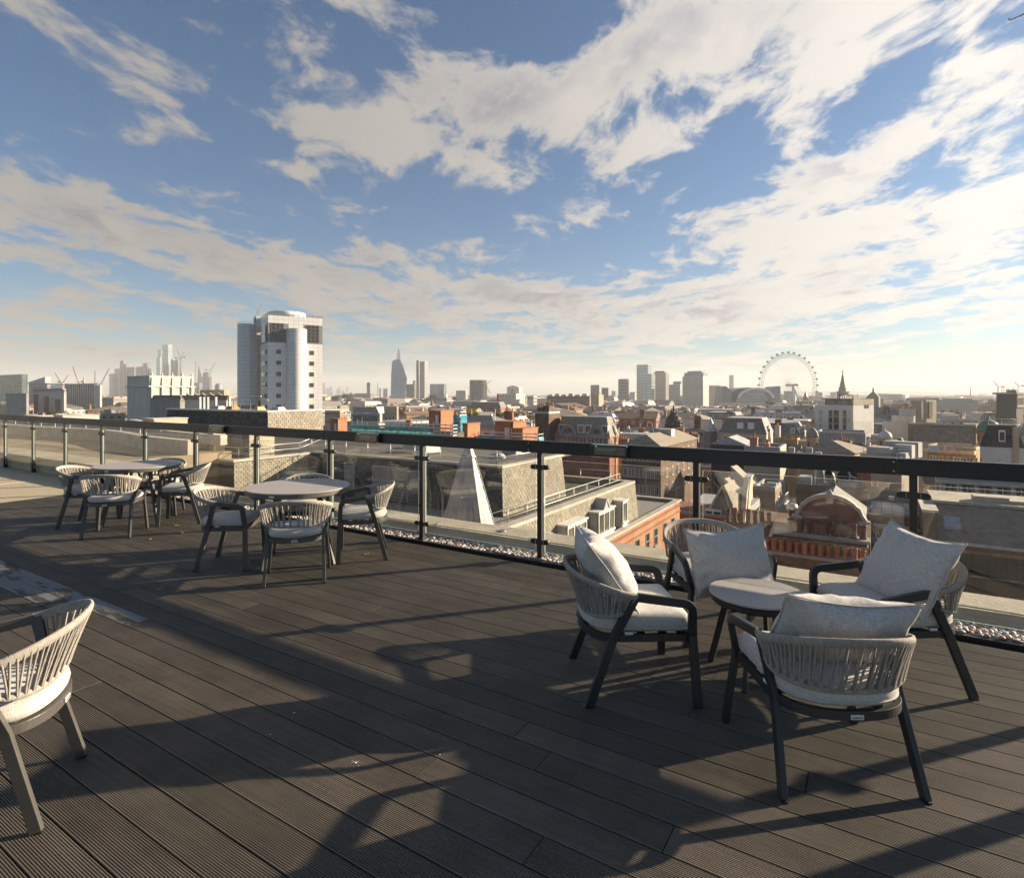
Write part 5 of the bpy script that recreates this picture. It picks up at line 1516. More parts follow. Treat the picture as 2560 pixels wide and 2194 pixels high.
# concrete balconies beyond
b = Block('balcony_building', 'concrete framed building with deep balconies seen through the right glass panel', 'building', 2340, 2690, 2740, 1216, 72)
walls(b, M_CONCG); roofed(b, 'flat', M_LEAD)
for k in range(7):
    x = .6+k*(b.lx-1.2)/7; wd = (b.lx-1.2)/7-.45
    for r in range(2):
        z1 = b.h-.7-r*3.2
        mb = MB(); mb.box(x, x+wd, -.02, -.003, z1-2.5, z1); o = mb.build('window', M_PANE, b.root)
        mb = MB(); mb.box(x-.22, x-.01, -1.1, -.004, z1-2.7, z1+.2); mb.build('fin', M_COPE, b.root)
        mb = MB(); mb.box(x, x+wd, -1.05, -.95, z1-1.5, z1-1.42)
        for q in range(9): mb.box(x+wd*q/9+.05, x+wd*q/9+.1, -1.02, -.98, z1-2.5, z1-1.5)
        mb.build('balustrade', M_DFR, o)
        mb = MB(); mb.box(x+wd*.1, x+wd*.3, -.05, -.021, z1-2.5, z1-.1); mb.box(x+wd*.65, x+wd*.72, -.05, -.021, z1-2.5, z1-.1); mb.build('window_frame', M_WFR, o)
    mb = MB(); mb.box(0, b.lx, -1.2, -.002, b.h-.48, b.h-.2); 
    if k == 0:
        mb.build('cornice', M_COPE, b.root)
        mb = MB(); mb.box(0, b.lx, -1.2, -.002, b.h-3.8, b.h-3.35); mb.build('balcony_slab', M_COPE, b.root)
b.box('penthouse', 2, b.lx-3, 1.5, b.ly, b.h+.05, b.h+2.2, M_BROWN)

# --- orange stair towers, scaffolding with netting
for k, (x0, xc, x1, yt, d, lab) in enumerate((
    (1237, 1283, 1315, 1056, 98, 'largest orange brick stair tower, dark front and lit side, just above the top rail'),
    (1168, 1169, 1200, 1061, 92, 'small lit orange brick stair tower right of the blue netting'),
    (1072, 1102, 1135, 1028, 135, 'orange brick stair tower behind the blue scaffolding'),
    (826, 845, 868, 1048, 125, 'orange brick stair tower beside the pale slate roof below the white tower'))):
    b = Block('stair_tower', lab, 'tower', x0, xc, x1, yt, d, group='orange brick stair towers')
    walls(b, mat('smooth orange brick', (.40, .165, .075), .85, var=.12, scale=.8)); 
    mb = MB(); mb.box(-.1, b.lx+.1, -.1, b.ly+.1, b.h+.001, b.h+.18); mb.build('coping', M_TERRA, b.root)
    if b.lx > 1.5:
        b.box('door', b.lx*.55, b.lx*.55+.9, -.05, -.002, b.h-2.9, b.h-.9, M_WFR)
        b.box('downpipe', b.lx-.35, b.lx-.22, -.12, -.002, 0, b.h-.1, M_DFR)
    if k == 0:
        b2 = Block('stair_tower', 'low orange annexe stepping down from the largest stair tower', 'tower', 1281, 1307, 1345, 1073, 92, group='orange brick stair towers')
        walls(b2, MATS['smooth orange brick']); mb = MB(); mb.box(-.1, b2.lx+.1, -.1, b2.ly+.1, b2.h+.001, b2.h+.15); mb.build('coping', M_TERRA, b2.root)
def scaffold(label, x0, xc, x1, ytop, ybot, d, netf, nets, lifts=4, bay=2.0, seed=0):
    zb = zpx(ybot, d)
    b = Block('scaffolding', label, 'scaffolding', x0, xc, x1, ytop, d, base=zb)
    rg = random.Random(seed); H_ = b.h
    st, lg, bd, br = MB(), MB(), MB(), MB()
    lines = [((0, 0), (b.lx, 0)), ((0, 1.2), (b.lx, 1.2)), ((b.lx, 0), (b.lx, b.ly)), ((b.lx-1.2, 1.2), (b.lx-1.2, b.ly))]
    for (p, q) in lines:
        p, q = Vector(p), Vector(q); L = (q-p).length; n = max(1, int(L/bay))
        for k in range(n+1):
            c = p+(q-p)*k/n; st.tube([(c.x, c.y, 0), (c.x, c.y, H_+rg.uniform(.2, 1.4))], .05, 5, smooth=False)
        for l in range(lifts+1):
            for dz_ in (0, .5, 1.0):
                z = H_*l/lifts+dz_
                if z < H_+.8: lg.bar((p.x, p.y, z), (q.x, q.y, z), .07, .07)
        if n > 2:
            for k in range(0, n-1, 3): br.bar((*(p+(q-p)*k/n), 0), (*(p+(q-p)*(k+2)/n), H_), .06, .06)
    for l in range(1, lifts+1):
        z = H_*l/lifts
        bd.box(0, b.lx, .1, 1.1, z-.08, z-.02); bd.box(b.lx-1.1, b.lx-.1, 1.1, b.ly, z-.08, z-.02)
    st.build('standard', M_GALV, b.root, 'stuff', uvs=False, fix=False); lg.build('ledger', M_GALV, b.root, 'stuff', uvs=False, fix=False)
    bd.build('deck_board', M_TIMB, b.root, 'stuff'); br.build('brace', M_GALV, b.root, 'stuff', uvs=False, fix=False)
    if netf:
        n = max(1, int(b.lx/3))
        for k in range(n):
            for l in range(lifts):
                if rg.random() < nets:
                    mb = MB(); xa, xb2 = b.lx*k/n+.04, b.lx*(k+1)/n-.04; mb.box(xa, xb2, -.16, -.13, H_*l/lifts+.02, H_*(l+1)/lifts-.05); mb.build('netting', netf, b.root, uvs=False)
        n = max(1, int(b.ly/3))
        for k in range(n):
            for l in range(lifts):
                if rg.random() < nets:
                    mb = MB(); mb.box(b.lx+.13, b.lx+.16, b.ly*k/n+.04, b.ly*(k+1)/n-.04, H_*l/lifts+.02, H_*(l+1)/lifts-.05); mb.build('netting', netf, b.root, uvs=False)
    return b
scaffold('scaffold tower wrapped in bright blue netting above the top rail', 1134, 1150, 1166, 1037, 1130, 100, M_NETB, .97, 6, 2.0, 1)
scaffold('long low scaffold with sea green netting left of the blue tower', 880, 1132, 1140, 1072, 1122, 84, M_NETG, .75, 3, 2.2, 2)
scaffold('scaffold with blue sheeting below the orange stair tower', 1196, 1345, 1358, 1094, 1128, 88, M_BLUES, .55, 2, 2.4, 3)
b = Block('scaffold_roof', 'building wrapped by the sea green scaffold, its roof under repair', 'building', 876, 1128, 1160, 1090, 88)
walls(b, M_BROWN); roofed(b, 'flat', M_FELT)

# --- larger named-by-look blocks, left to right
b = std('white_office', 'white office with long ribbon window and rounded glass top floor left of the skyline gap', 'office', 868, 947, 962, 1060, 150, M_WHITE, protect=1072)
b.box('setback_floor', .6, b.lx-.4, .8, b.ly-.5, b.h+.05, b.h+2.7, M_WHITE)
for k in range(10): b.box('window', .9+k*(b.lx-2)/10, .9+(k+.86)*(b.lx-2)/10, .74, .798, b.h+.6, b.h+2.1, M_PANEL)
mb = MB(); mb.prism([(.9, 1.5), (b.lx-2, 1.5), (b.lx-1, 3), (b.lx-1, b.ly-1), (.9, b.ly-1)], b.h+2.75, b.h+4.4, top=[(1.3, 2), (b.lx-2.6, 2), (b.lx-1.6, 3.4), (b.lx-1.6, b.ly-1.5), (1.3, b.ly-1.5)]); mb.build('glass_top', M_LEADP, b.root)
std('cream_office', 'cream block with tall narrow windows behind the white office', 'office', 940, 992, 996, 1019, 225, M_CREAM, win=[('f', 5, 2, 1.2, 3.2, dict(top=3.2, step=5))], protect=1036)
std('tan_office', 'tan flat block with glazed upper strip right of the white tower', 'office', 812, 850, 860, 1030, 190, M_OCHRE, win=[('f', 6, 2, 1.6, 1.8, dict(top=1, step=3))])
b = std('mansard_hall', 'ornate brick hall with slate mansard and two arched lunette gables above the rail', 'building', 1388, 1524, 1546, 1092, 118, M_BRICKR, 'mansard', M_SLATE_SUN, 3.9, 1.1, win=[('f', 13, 1, .75, 2.1, dict(top=.6)), ('s', 2, 1, .75, 2.1, dict(top=.6))], protect=1100)
for k in range(14):
    x = .3+k*(b.lx-.6)/13.0; mb = MB(); mb.box(x-.22, x+.22, -.3, -.003, b.h-3.4, b.h-.3); mb.build('pilaster', M_CREAM, b.root)
mb = MB(); mb.box(-.3, b.lx+.3, -.5, -.001, b.h-.29, b.h+.12); mb.build('cornice', M_CONCG, b.root)
for px_ in (1422, 1492):
    x = b.px_front(px_); mb = MB(); n = 16
    pts = [(x+1.75*math.cos(PI*q/n), b.h+.1+2.0*math.sin(PI*q/n)) for q in range(n+1)]
    for y in (-.25, 1.3): mb.v.extend([(p[0], y, p[1]) for p in pts])
    for q in range(n): mb.face((q, q+1, n+1+q+1, n+1+q))
    mb.face(range(n+1)); g_ = mb.build('lunette_gable', M_CONCG, b.root)
    mb = MB(); mb.sweep([(p[0], -.3, p[1]+.05) for p in pts], Vector((0, 1, 0)), .28, .35); mb.build('lunette_arch', M_COPE, g_)
    mb = MB(); mb.lathe([(.75, 0), (.75, .05), (.5, .06)], 18, sy=.62); o = mb.build('oculus', M_PANE, g_); o.location = (x, -.25, b.h+1.0); o.rotation_euler = (R(90), 0, 0)
for px_ in (1404, 1452, 1470, 1512):
    x = b.px_front(px_); mb = MB(); mb.box(x-.7, x+.7, -.1, 1, b.h+.6, b.h+2.3); dm = mb.build('dormer', M_WFR, b.root)
    for q in (-.32, .02, .36): mb = MB(); mb.box(x+q-.13, x+q+.13, -.13, -.102, b.h+.8, b.h+2.1); mb.build('dormer_glass', M_PANE, dm)
b = std('brick_flank', 'tall sooty brick chimney flank beside the ornate hall', 'building', 1338, 1372, 1400, 1034, 122, M_BROWN, win=None)
stack(b, .3, .4, b.h, b.lx*.4, 1.2, 1.2, 3, M_BROWN, dark=True); stack(b, b.lx*.6, .4, b.h, b.lx*.35, 1.2, 1.6, 3, M_BROWN, dark=True)
def turret(label, xp, ytop, ybase, d, rpx, wall, dome, cat='turret', ribs=0):
    q = at(xp, HY, d); z0 = zpx(ybase, d); z1 = zpx(ytop, d); r = rpx*d/FPX; h = z1-z0
    t_ = thing('domed_turret', label, cat, (q.x, q.y, GZ)); o = z0-GZ
    FOOT.append((q.x, q.y, r*1.4, None))
    mb = MB(); mb.lathe([(r, 0), (r, o), (r*1.15, o+.02), (r*1.15, o+h*.04), (r, o+h*.05), (r*.96, o+h*.42), (r*1.12, o+h*.44), (r*1.12, o+h*.49), (r, o+h*.5)], 8, smooth=False); dr = mb.build('drum', wall, t_)
    for k in range(8):
        a = 2*PI*(k+.5)/8; mb = MB(); mb.box(-r*.16, r*.16, -.05, .06, o+h*.12, o+h*.34, Matrix.Rotation(a+PI/2, 4, 'Z') @ Matrix.Translation((0, -r*.93, 0))); mb.build('opening', M_PANE, dr)
    mb = MB(); mb.lathe([(r*1.02, o+h*.5), (r*1.04, o+h*.58), (r*.93, o+h*.70), (r*.68, o+h*.80), (r*.3, o+h*.87), (r*.12, o+h*.89), (r*.10, o+h*.95), (r*.03, o+h*1.0), (0, o+h*1.0)], 20); mb.build('dome', dome, t_)
    return t_
turret('brick turret with a green copper dome at the right end of the ornate hall', 1531, 1055, 1112, 121, 11, mat('pink terracotta', (.36, .21, .14), .85, var=.15), M_COPPER)
turret('brick turret with grey lead dome left of the big hipped roof', 2031, 1062, 1125, 118, 14, mat('tan terracotta', (.42, .28, .18), .85, var=.15), M_SLATE)
turret('red brick corner turret with green copper dome at the right', 2472, 1040, 1120, 128, 24, M_RED, mat('dark copper dome', (.07, .15, .11), .6, var=.15))
b = std('hip_hall', 'wide hall with dark and tan hipped roof behind the third bulkhead light', 'hall', 1555, 1652, 1742, 1118, 98, M_BRICKB, 'hip', mat('tan felt roof', (.26, .22, .16), .85, var=.12, scale=1.0, streak=1.2, stain=.15), 1.9, win=[('f', 9, 3, .9, 1.5, dict(top=1.0, step=2.8)), ('s', 6, 3, .9, 1.5, dict(top=1.0, step=2.8))], join=False)
b.box('blue_tank', b.lx*.35, b.lx*.75, b.ly*.5, b.ly*.6, b.h+1.0, b.h+2.4, M_PLANT)
b = std('metal_roof_hall', 'dark hall with pale ribbed metal roof and brick chimneys in front', 'hall', 1778, 1868, 1902, 1114, 92, mat('dark cladding', (.04, .042, .045), .6), 'gable', M_LEAD, 1.3)
for k in range(12): b.box('roof_seam', b.lx*k/12+.1, b.lx*k/12+.2, -.2, b.ly*.5, b.h+.1, b.h+1.34, M_LEADP, taper=None) if False else None
b2 = std('chimney_house', 'pale house with two tall brick chimneys just above the right top rail', 'house', 1860, 1950, 1966, 1126, 82, M_CREAM, 'flat', M_LEAD)
stack(b2, b2.px_front(1873), .5, b2.h-1, 1.0, .8, 2.6, 1, M_BRICKO); stack(b2, b2.px_front(1911), .5, b2.h-1, .55, .6, 1.7, 1, M_BRICKO)
for k in range(5): b2.box('ac_unit', b2.lx-.2-k*.0+k*1.1, b2.lx+.6+k*1.1, 1+k*.4, 1.6+k*.4, b2.h-1.2, b2.h-.2+(k % 2)*.6, M_WHITE)
b = std('white_gable_house', 'slate mansard house with tall white chimneys and a small arched gable', 'house', 1800, 1916, 1956, 1085, 138, M_CREAM, 'mansard', M_SLATE, 3.6, 1.2, win=[('f', 7, 1, .9, 1.6, dict(top=.8))])
for px_ in (1922, 1946): 
    y = b.px_side(px_); stack(b, b.lx-.8, y-.8, b.h-2, 1.2, 1.9, 3.0, 3, M_WHITE, along='y')
for px_ in (1850, 1877):
    x = b.px_front(px_); b.box('skylight', x-.7, x+.7, .05, .5, b.h+1.1, b.h+2.6, M_WFR)
q = at(1777, HY, 148); t_ = thing('white_spirelet', 'small plain white pyramid spire among the roofs right of the dark ironwork dome', 'spire', (q.x, q.y, GZ), R(20))
o_ = zpx(1078, 148)-GZ; mb = MB(); mb.box(-1.1, 1.1, -1.1, 1.1, 0, o_); mb.build('base', M_SLATE, t_)
mb = MB(); mb.lathe([(1.5, o_), (1.42, o_+.2), (.04, o_+3.6), (0, o_+3.62)], 8, smooth=False); mb.build('spire', M_LEADP, t_)
# ironwork dome
q = at(1684, HY, 185); t_ = thing('ironwork_dome', 'dark openwork dome with statue finial on a red brick base', 'dome', (q.x, q.y, GZ))
FOOT.append((q.x, q.y, 8, None)); PROTECT.append((1655, 1712, 1072, 185))
z0 = zpx(1068, 185)-GZ; r = 20*185/FPX; hh = 38*185/FPX
M_IRON = mat('dark bronze', (.045, .035, .025), .5, var=.3)
mb = MB(); mb.lathe([(r*1.35, 0), (r*1.35, z0-.3), (r*1.45, z0-.25), (r*1.45, z0), (r*1.1, z0+.1)], 8, smooth=False); mb.build('base', M_RED, t_)
prof = [(r*1.0, 0), (r*1.02, hh*.15), (r*.95, hh*.38), (r*.75, hh*.6), (r*.45, hh*.78), (r*.3, hh*.84), (r*.3, hh*.92)]
for k in range(12):
    a = 2*PI*k/12; mb = MB(); mb.tube([(p*math.cos(a), p*math.sin(a), z0+z) for p, z in prof], .26, 6); mb.build('rib', M_IRON, t_, uvs=False)
for (p, z) in prof[1:5]:
    mb = MB(); mb.tube([(p*math.cos(2*PI*k/24), p*math.sin(2*PI*k/24), z0+z) for k in range(24)], .2, 5, closed=True); mb.build('ring', M_IRON, t_, uvs=False)
mb = MB(); mb.lathe([(r*.85, z0), (r*.85, z0+hh*.2), (r*.72, z0+hh*.45), (r*.45, z0+hh*.7), (r*.2, z0+hh*.8)], 16); mb.build('inner_shell', M_BROWN, t_)
mb = MB(); mb.lathe([(r*.38, z0+hh*.86), (r*.4, z0+hh*.93), (r*.2, z0+hh*.98), (r*.16, z0+hh*1.12), (r*.22, z0+hh*1.2), (r*.1, z0+hh*1.3), (r*.14, z0+hh*1.38), (0, z0+hh*1.5)], 10); mb.build('lantern', M_IRON, t_)
for k in range(4):
    a = PI/4+PI*k/2; mb = MB(); mb.lathe([(.25, 0), (.32, .6), (.18, .9), (.2, 1.3), (.0, 1.6)], 6, c=(r*.36*math.cos(a), r*.36*math.sin(a), z0+hh*.93)); mb.build('statue', M_IRON, t_)
# white hotel
b = Block('white_hotel', 'white hotel with dark rooftop pavilion and blank side wall left of the church spire', 'hotel', 2036, 2133, 2210, 1013, 165, protect=1078, rot=-26)
walls(b, mat('white panel render', (.58, .56, .53), .8, var=.05, scale=.3))
cells = []
for (xa, xb2) in ((2072, 2081), (2084, 2097), (2107, 2116)):
    for r_ in range(4): cells.append((b.px_front(xa), b.px_front(xb2), b.h-3.0-2.0*r_*1.0-.2, b.h-1.5-2.0*r_))
windows_part(b, 'f', cells, M_PANE, M_DFR, 2, .12, .06)
for (xa, xb2) in ((2048, 2056), (2120, 2126)):
    for r_ in range(3): b.box('blind_panel', b.px_front(xa), b.px_front(xb2), -.05, -.002, b.h-3.1-2.0*r_, b.h-1.5-2.0*r_, M_WHITE)
b.box('pavilion', b.px_front(2060), b.lx-.3, .5, b.ly*.5, b.h+.02, b.h+1.65, M_PANEL); b.box('pavilion_roof', b.px_front(2053), b.lx, .0, b.ly*.5, b.h+1.66, b.h+1.85, M_DFR)
mb = MB(); mb.box(b.lx-.35, b.lx+.04, .06, b.ly, b.h+.01, b.h+1.75); mb.build('side_wall', M_CREAM, b.root)
mb = MB(); mb.box(b.lx-.3, b.lx+.05, .1, 1.9, b.h+1.76, b.h+3.0); mb.build('stair_head', M_CREAM, b.root)
mb = MB(); mb.box(b.lx+.045, b.lx+.1, b.ly*.55, b.ly*.74, b.h-.9, b.h+.1); mb.build('window', M_PANE, b.root)
mb = MB(); mb.box(b.lx+.01, b.lx+.07, 0, b.ly*.93, b.h-8, b.h-4.6); mb.build('painted_band', M_WHITE, b.root)
for k in range(9): b.box('plant_unit', b.lx-6+k*.0, b.lx-5.2, 3+k*1.2, 3.8+k*1.2, b.h+1.8, b.h+2.6+(k % 3)*.2, M_WHITE)
b = std('metal_plant_deck', 'low grey metal clad plant deck in front of the white hotel', 'plant deck', 2044, 2164, 2172, 1086, 128, mat('grey standing seam', (.22, .23, .25), .55, var=.1, streak=2, stain=.15), 'flat', M_LEAD)
for k in range(14): b.box('seam', b.lx*k/14, b.lx*k/14+.06, -.06, -.002, 0, b.h-.2, M_LEAD)
turret('square cream roof tower with a bright white dome in front of the hotel', 2212, 1071, 1118, 112, 15, M_CREAM, M_LEADP)
b = std('broad_hip_hall', 'broad tan hipped roof just above the right top rail', 'hall', 1998, 2135, 2178, 1133, 88, M_CREAM, 'hip', MATS['tan felt roof'], 1.5, rot=-15)
b = std('white_plant_roof', 'flat roof with white plant rooms, pipes and handrails above the right rail', 'roof', 2150, 2254, 2330, 1150, 82, M_CREAM, 'flat', M_COPE, rot=-22)
for (x, w_, y, dd_, h_) in ((.5, 3.2, 1, 3, 1.5), (3.4, 2.2, 3.2, 2, 1.9), (1.2, 4.6, 5, 1.5, 2.2), (4.5, 1.2, .8, 1, .9)): b.box('plant_box', x, x+w_, y, y+dd_, b.h+.05, b.h+.05+h_, M_WHITE)
guard_rail(b.root, [(.3, .3, b.h+.45), (b.lx-.3, .3, b.h+.45), (b.lx-.3, b.ly-.5, b.h+.45)], h=.9, r=.03, step=2.0)
b = std('awning_building', 'ochre building with an awning strip and tarpaulins on its roof edge at the right', 'building', 2318, 2440, 2460, 1124, 108, M_OCHRE, 'flat', M_TIMB, win=[('f', 7, 2, 1.0, 1.7, dict(top=1.6, step=2.6))], rot=-18)
b.box('awning', -.3, b.lx, -1.1, -.02, b.h-.9, b.h-.2, M_TIMB)
b = std('slate_hall', 'long blue grey slate slope behind the tarpaulins at the right', 'hall', 2290, 2430, 2462, 1108, 122, M_CONCG, 'gable', M_SLATE, 3.2)
for lab, px_, m, w_ in (('pale blue tarpaulin heaped on the ochre building roof edge', 2334, mat('blue tarpaulin', (.42, .52, .56), .6), 2.0), ('pink tarpaulin heaped on the ochre building roof edge', 2374, mat('pink tarpaulin', (.62, .36, .33), .6), 1.9)):
    q = at(px_, 1121, 107); t_ = thing('tarpaulin', lab, 'tarpaulin', (q.x, q.y, q.z-.25))
    mb = MB(); mb.prism([(-w_/2, -.4), (w_/2, -.4), (w_/2, .5), (-w_/2, .5)], 0, .8, top=[(-w_*.4, -.1), (w_*.45, -.2), (w_*.4, .3), (-w_*.3, .3)]); mb.build('sheet', m, t_)
b = std('dark_mansard_block', 'dark slate mansard with white dormer and stair tower at the right edge', 'building', 2452, 2560, 2700, 1120, 100, mat('pale blue render', (.50, .51, .52), .85), 'mansard', mat('black slate', (.055, .056, .06), .7, var=.2), 3.9, 1.0)
b.box('dormer', b.px_front(2497), b.px_front(2513), -.1, 1.2, b.h+1.0, b.h+3.0, M_WFR); b.box('dormer_glass', b.px_front(2499), b.px_front(2511), -.14, -.102, b.h+1.2, b.h+2.7, M_PANE)
b.box('stair_tower', b.px_front(2531), b.px_front(2546), -.6, 1, b.h-3, b.h+3.6, M_CREAM)
guard_rail(b.root, [(1.2, 1.2, b.h+3.9), (b.lx-1, 1.2, b.h+3.9)], h=1.0, r=.04, step=1.6)
b = std('brown_wall_block', 'long low brown brick wall block behind the slate slope', 'building', 2270, 2440, 2456, 1066, 160, M_BROWN, 'flat', M_CONCG, rot=-22)
b = std('fly_tower', 'tan theatre fly tower with ladder and notch right of the white hotel', 'tower', 2280, 2316, 2341, 1003, 215, mat('tan render', (.36, .30, .21), .85, var=.06, scale=.3), 'flat', M_CONCG, protect=1050, rot=-30)
b.box('notch', b.lx+.02, b.lx+.25, b.ly*.2, b.ly*.55, b.h-6, b.h-.1, M_BROWN); b.box('ladder', b.lx-1.6, b.lx-.9, -.2, -.01, b.h-7, b.h, M_STEEL)
b = std('white_stepped_block', 'white stepped block left of the tan fly tower', 'building', 2206, 2282, 2290, 1060, 175, M_WHITE, 'flat', M_WHITE, win=[('s', 1, 3, 1.6, 1.8, dict(top=.8))], rot=-25)
b.box('upper_step', b.lx*.25, b.lx*.98, 1, b.ly, b.h+.05, b.h+2.4, M_WHITE); b.box('top_step', b.lx*.45, b.lx*.98, 2, b.ly, b.h+2.41, b.h+4.6, M_WHITE)
b = Block('sign_tower', 'dark tower with a flat overhanging roof and white lettered sign at the right edge', 'tower', 2491, 2541, 2570, 986, 260, protect=1060, rot=-28)
walls(b, mat('dark stone', (.085, .078, .065), .8, var=.08, scale=.2, rnd=0))
mb = MB(); mb.box(-1.2, b.lx+.6, -.8, b.ly+.5, b.h+.01, b.h+.9); mb.build('overhang', M_CONCG, b.root)
mb = MB(); mb.box(-.2, b.lx, -.86, -.81, b.h+.02, b.h+.28); mb.build('blue_strip', mat('blue neon strip', (.09, .08, .35), .5), b.root)
sg = MB(); sg.box(b.lx+.02, b.lx+.3, .3, 9.5, b.h-5.8, b.h-.2); sgo = sg.build('sign_board', M_CREAM, b.root)
cu = D.curves.new('sign', 'FONT'); cu.body = 'ODEON'; cu.size = 1; cu.extrude = .04
ct = D.objects.new('sign', cu); COL.objects.link(ct); dg = bpy.context.evaluated_depsgraph_get(); me = D.meshes.new_from_object(ct.evaluated_get(dg)); D.objects.remove(ct)
me.materials.clear(); me.materials.append(M_DFR)
so_ = link('sign_letters', me, sgo); so_.location = (b.lx+.36, .7, b.h-4.6); so_.rotation_euler = (R(90), 0, R(90)); so_.scale = (2.35, 4.6, 1)
rg = random.Random(6)
for k in range(10): x = rg.uniform(0, b.lx); b.box('mast', x, x+.15, 1, 1.15, b.h+.9, b.h+.9+rg.uniform(.8, 2.6), M_OCHRE)
b.box('roof_plant', b.lx*.4, b.lx*.9, 2, 4, b.h+.91, b.h+2.2, M_CREAM)
# white temple-like building on the left
b = Block('pale_temple_block', 'pale stone block with pilasters and cornice rising above the left roofs', 'building', 318, 374, 484, 941, 290, protect=1006)
walls(b, mat('portland stone', (.55, .51, .43), .8, var=.08, scale=.15, rnd=0))
mb = MB(); mb.box(-.6, b.lx+.8, -.8, b.ly+.8, b.h-5.2, b.h-4.6); mb.build('cornice', MATS['portland stone'], b.root)
mb = MB(); mb.box(-.2, b.lx+.2, -.2, b.ly+.2, b.h+.01, b.h+.5); mb.build('parapet', MATS['portland stone'], b.root)
for k in range(5):
    y = .5+k*(b.ly-2.0)/4; b.box('pilaster', b.lx+.003, b.lx+.75, y, y+1.5, 0, b.h-5.21, MATS['portland stone'])
    b.box('statue_plinth', b.lx-.3, b.lx+.6, y+.1, y+1.3, b.h-4.59, b.h-.4, MATS['portland stone'], taper=(.15, .2))
    mb = MB(); mb.lathe([(.5, 0), (.55, .5), (.3, .9), (.35, 1.3), (.1, 1.7), (0, 1.9)], 8, c=(b.lx-.4, y+.7, b.h+.5)); mb.build('urn', MATS['portland stone'], b.root)
for k in range(3): b.box('panel', 1.2+k*(b.lx-2)/3, (k+.9)*(b.lx-2)/3+.9, -.2, -.002, b.h-17, b.h-7, MATS['portland stone'])
b = std('sawtooth_hall', 'white walled hall with brown sawtooth roof right of the pale temple block', 'hall', 450, 566, 575, 1000, 270, M_WHITE, 'gable', M_TILE, 2.2, win=[('f', 6, 1, .8, .9, dict(top=.9))], protect=1010)
for k in range(5):
    x = b.lx*.1+k*b.lx*.17; mb = MB(); mb.v = [(x, b.ly*.5, b.h+1.2), (x+b.lx*.15, b.ly*.5, b.h+1.2), (x, b.ly*.5, b.h+3.4), (x, b.ly, b.h+1.2), (x+b.lx*.15, b.ly, b.h+1.2), (x, b.ly, b.h+3.4)]
    for f in ((0,1,2),(3,5,4),(1,4,5,2),(0,2,5,3)): mb.face(f)
    mb.build('sawtooth', M_CREAM, b.root)
std('dark_slate_hall', 'dark slate roofed hall at the foot of the pale temple block', 'hall', 376, 450, 462, 1003, 255, M_CONCG, 'mansard', M_SLATE, 2.6, 1.5, protect=1010)
std('cream_box_block', 'cream concrete block behind the sawtooth hall', 'building', 500, 560, 577, 976, 340, M_CREAM, 'flat', M_CREAM, protect=990)
# ================================================================== the skyline
M_FAR1 = mat('blue grey tower', (.15, .18, .22), .3, var=.2, scale=.03, spec=.6)
M_FAR2 = mat('dark tower', (.07, .08, .095), .35, var=.2, scale=.03, spec=.6)
M_FAR3 = mat('pale tower', (.42, .41, .39), .6, var=.12, scale=.03)
M_FAR4 = mat('pale glass tower', (.27, .36, .40), .18, metal=.55, var=.2, scale=.03, spec=.9)
M_FAR5 = mat('brown tower', (.19, .155, .12), .7, var=.15, scale=.03)
M_FARG = mat('green glass tower', (.17, .24, .22), .2, var=.2, scale=.03, spec=.8)
M_BAND = mat('facade band light', (.50, .49, .46), .6)
M_BANDD = mat('facade band dark', (.06, .065, .07), .3)
M_SHARD = mat('sky glass', (.20, .33, .56), .10, metal=.8, var=.2, scale=.02, spec=1.0)

def tower(name, label, x0, xc, x1, ytop, d, m, band=None, dz=4.0, bw=1.2, fins=0, rot=0, cat='tower', group=None, crown=None, protect=None, flat=False):
    b = Block(name, label, cat, x0, xc, x1, ytop, d, rot, group, protect)
    if flat: pass
    walls(b, m)
    if band is not None:
        mb = MB(); e = max(.15, d*.00012)
        n = int(min(34, b.h/dz))
        for k in range(n):
            z = b.h-.6-k*dz
            mb.box(0, b.lx+e, -e, -.01, z-bw, z); mb.box(b.lx+.01, b.lx+e, 0, b.ly, z-bw, z)
        if n: mb.build('floor_band', band, b.root, 'stuff', uvs=False, fix=False)
    if fins:
        mb = MB(); e = max(.25, d*.0002); L = b.lx+b.ly
        for k in range(fins+1):
            s_ = L*k/fins
            if s_ <= b.lx: mb.box(s_-e, s_+e, -e*1.6, -.01, 0, b.h)
            else: mb.box(b.lx+.01, b.lx+e*1.6, s_-b.lx-e, s_-b.lx+e, 0, b.h)
        mb.build('fin', band or M_BAND, b.root, 'stuff', uvs=False, fix=False)
    if crown:
        fx, h_, cm = crown
        b.box('crown', b.lx*fx, b.lx*(1-fx), b.ly*fx, b.ly*(1-fx), b.h+.02, b.h+h_, cm)
    return b
GS = 'skyline towers in the haze'
T = lambda *a, **k: tower('tower_block', *a, group=GS, **k)
# far left
tower('glass_office', 'big dark green glass office block at the far left edge', -40, 54, 68, 935, 850, M_CURTG, M_BANDD, 4, .8, 26, cat='office', protect=975)
tower('glass_office', 'low dark glass office with steel frame left of the pale temple block', 163, 236, 241, 958, 600, M_CURTG, M_DFR, 3.6, .5, 14, cat='office', protect=980)
tower('white_office', 'white block at the right end of the steel framed glass office', 236, 250, 255, 962, 590, M_WHITE, None, cat='office', protect=980)
b = tower('atrium_building', 'grey building with a sloping atrium roof at the left', 72, 118, 126, 958, 720, M_CONCG, M_BANDD, 3.5, 1.2, cat='building', protect=975)
mb = MB(); mb.v = [(b.lx*.1, -3, b.h), (b.lx+2, -3, b.h), (b.lx+2, -3, b.h+8), (b.lx*.1, -3, b.h+1.5), (b.lx*.1, b.ly, b.h), (b.lx+2, b.ly, b.h), (b.lx+2, b.ly, b.h+8), (b.lx*.1, b.ly, b.h+1.5)]
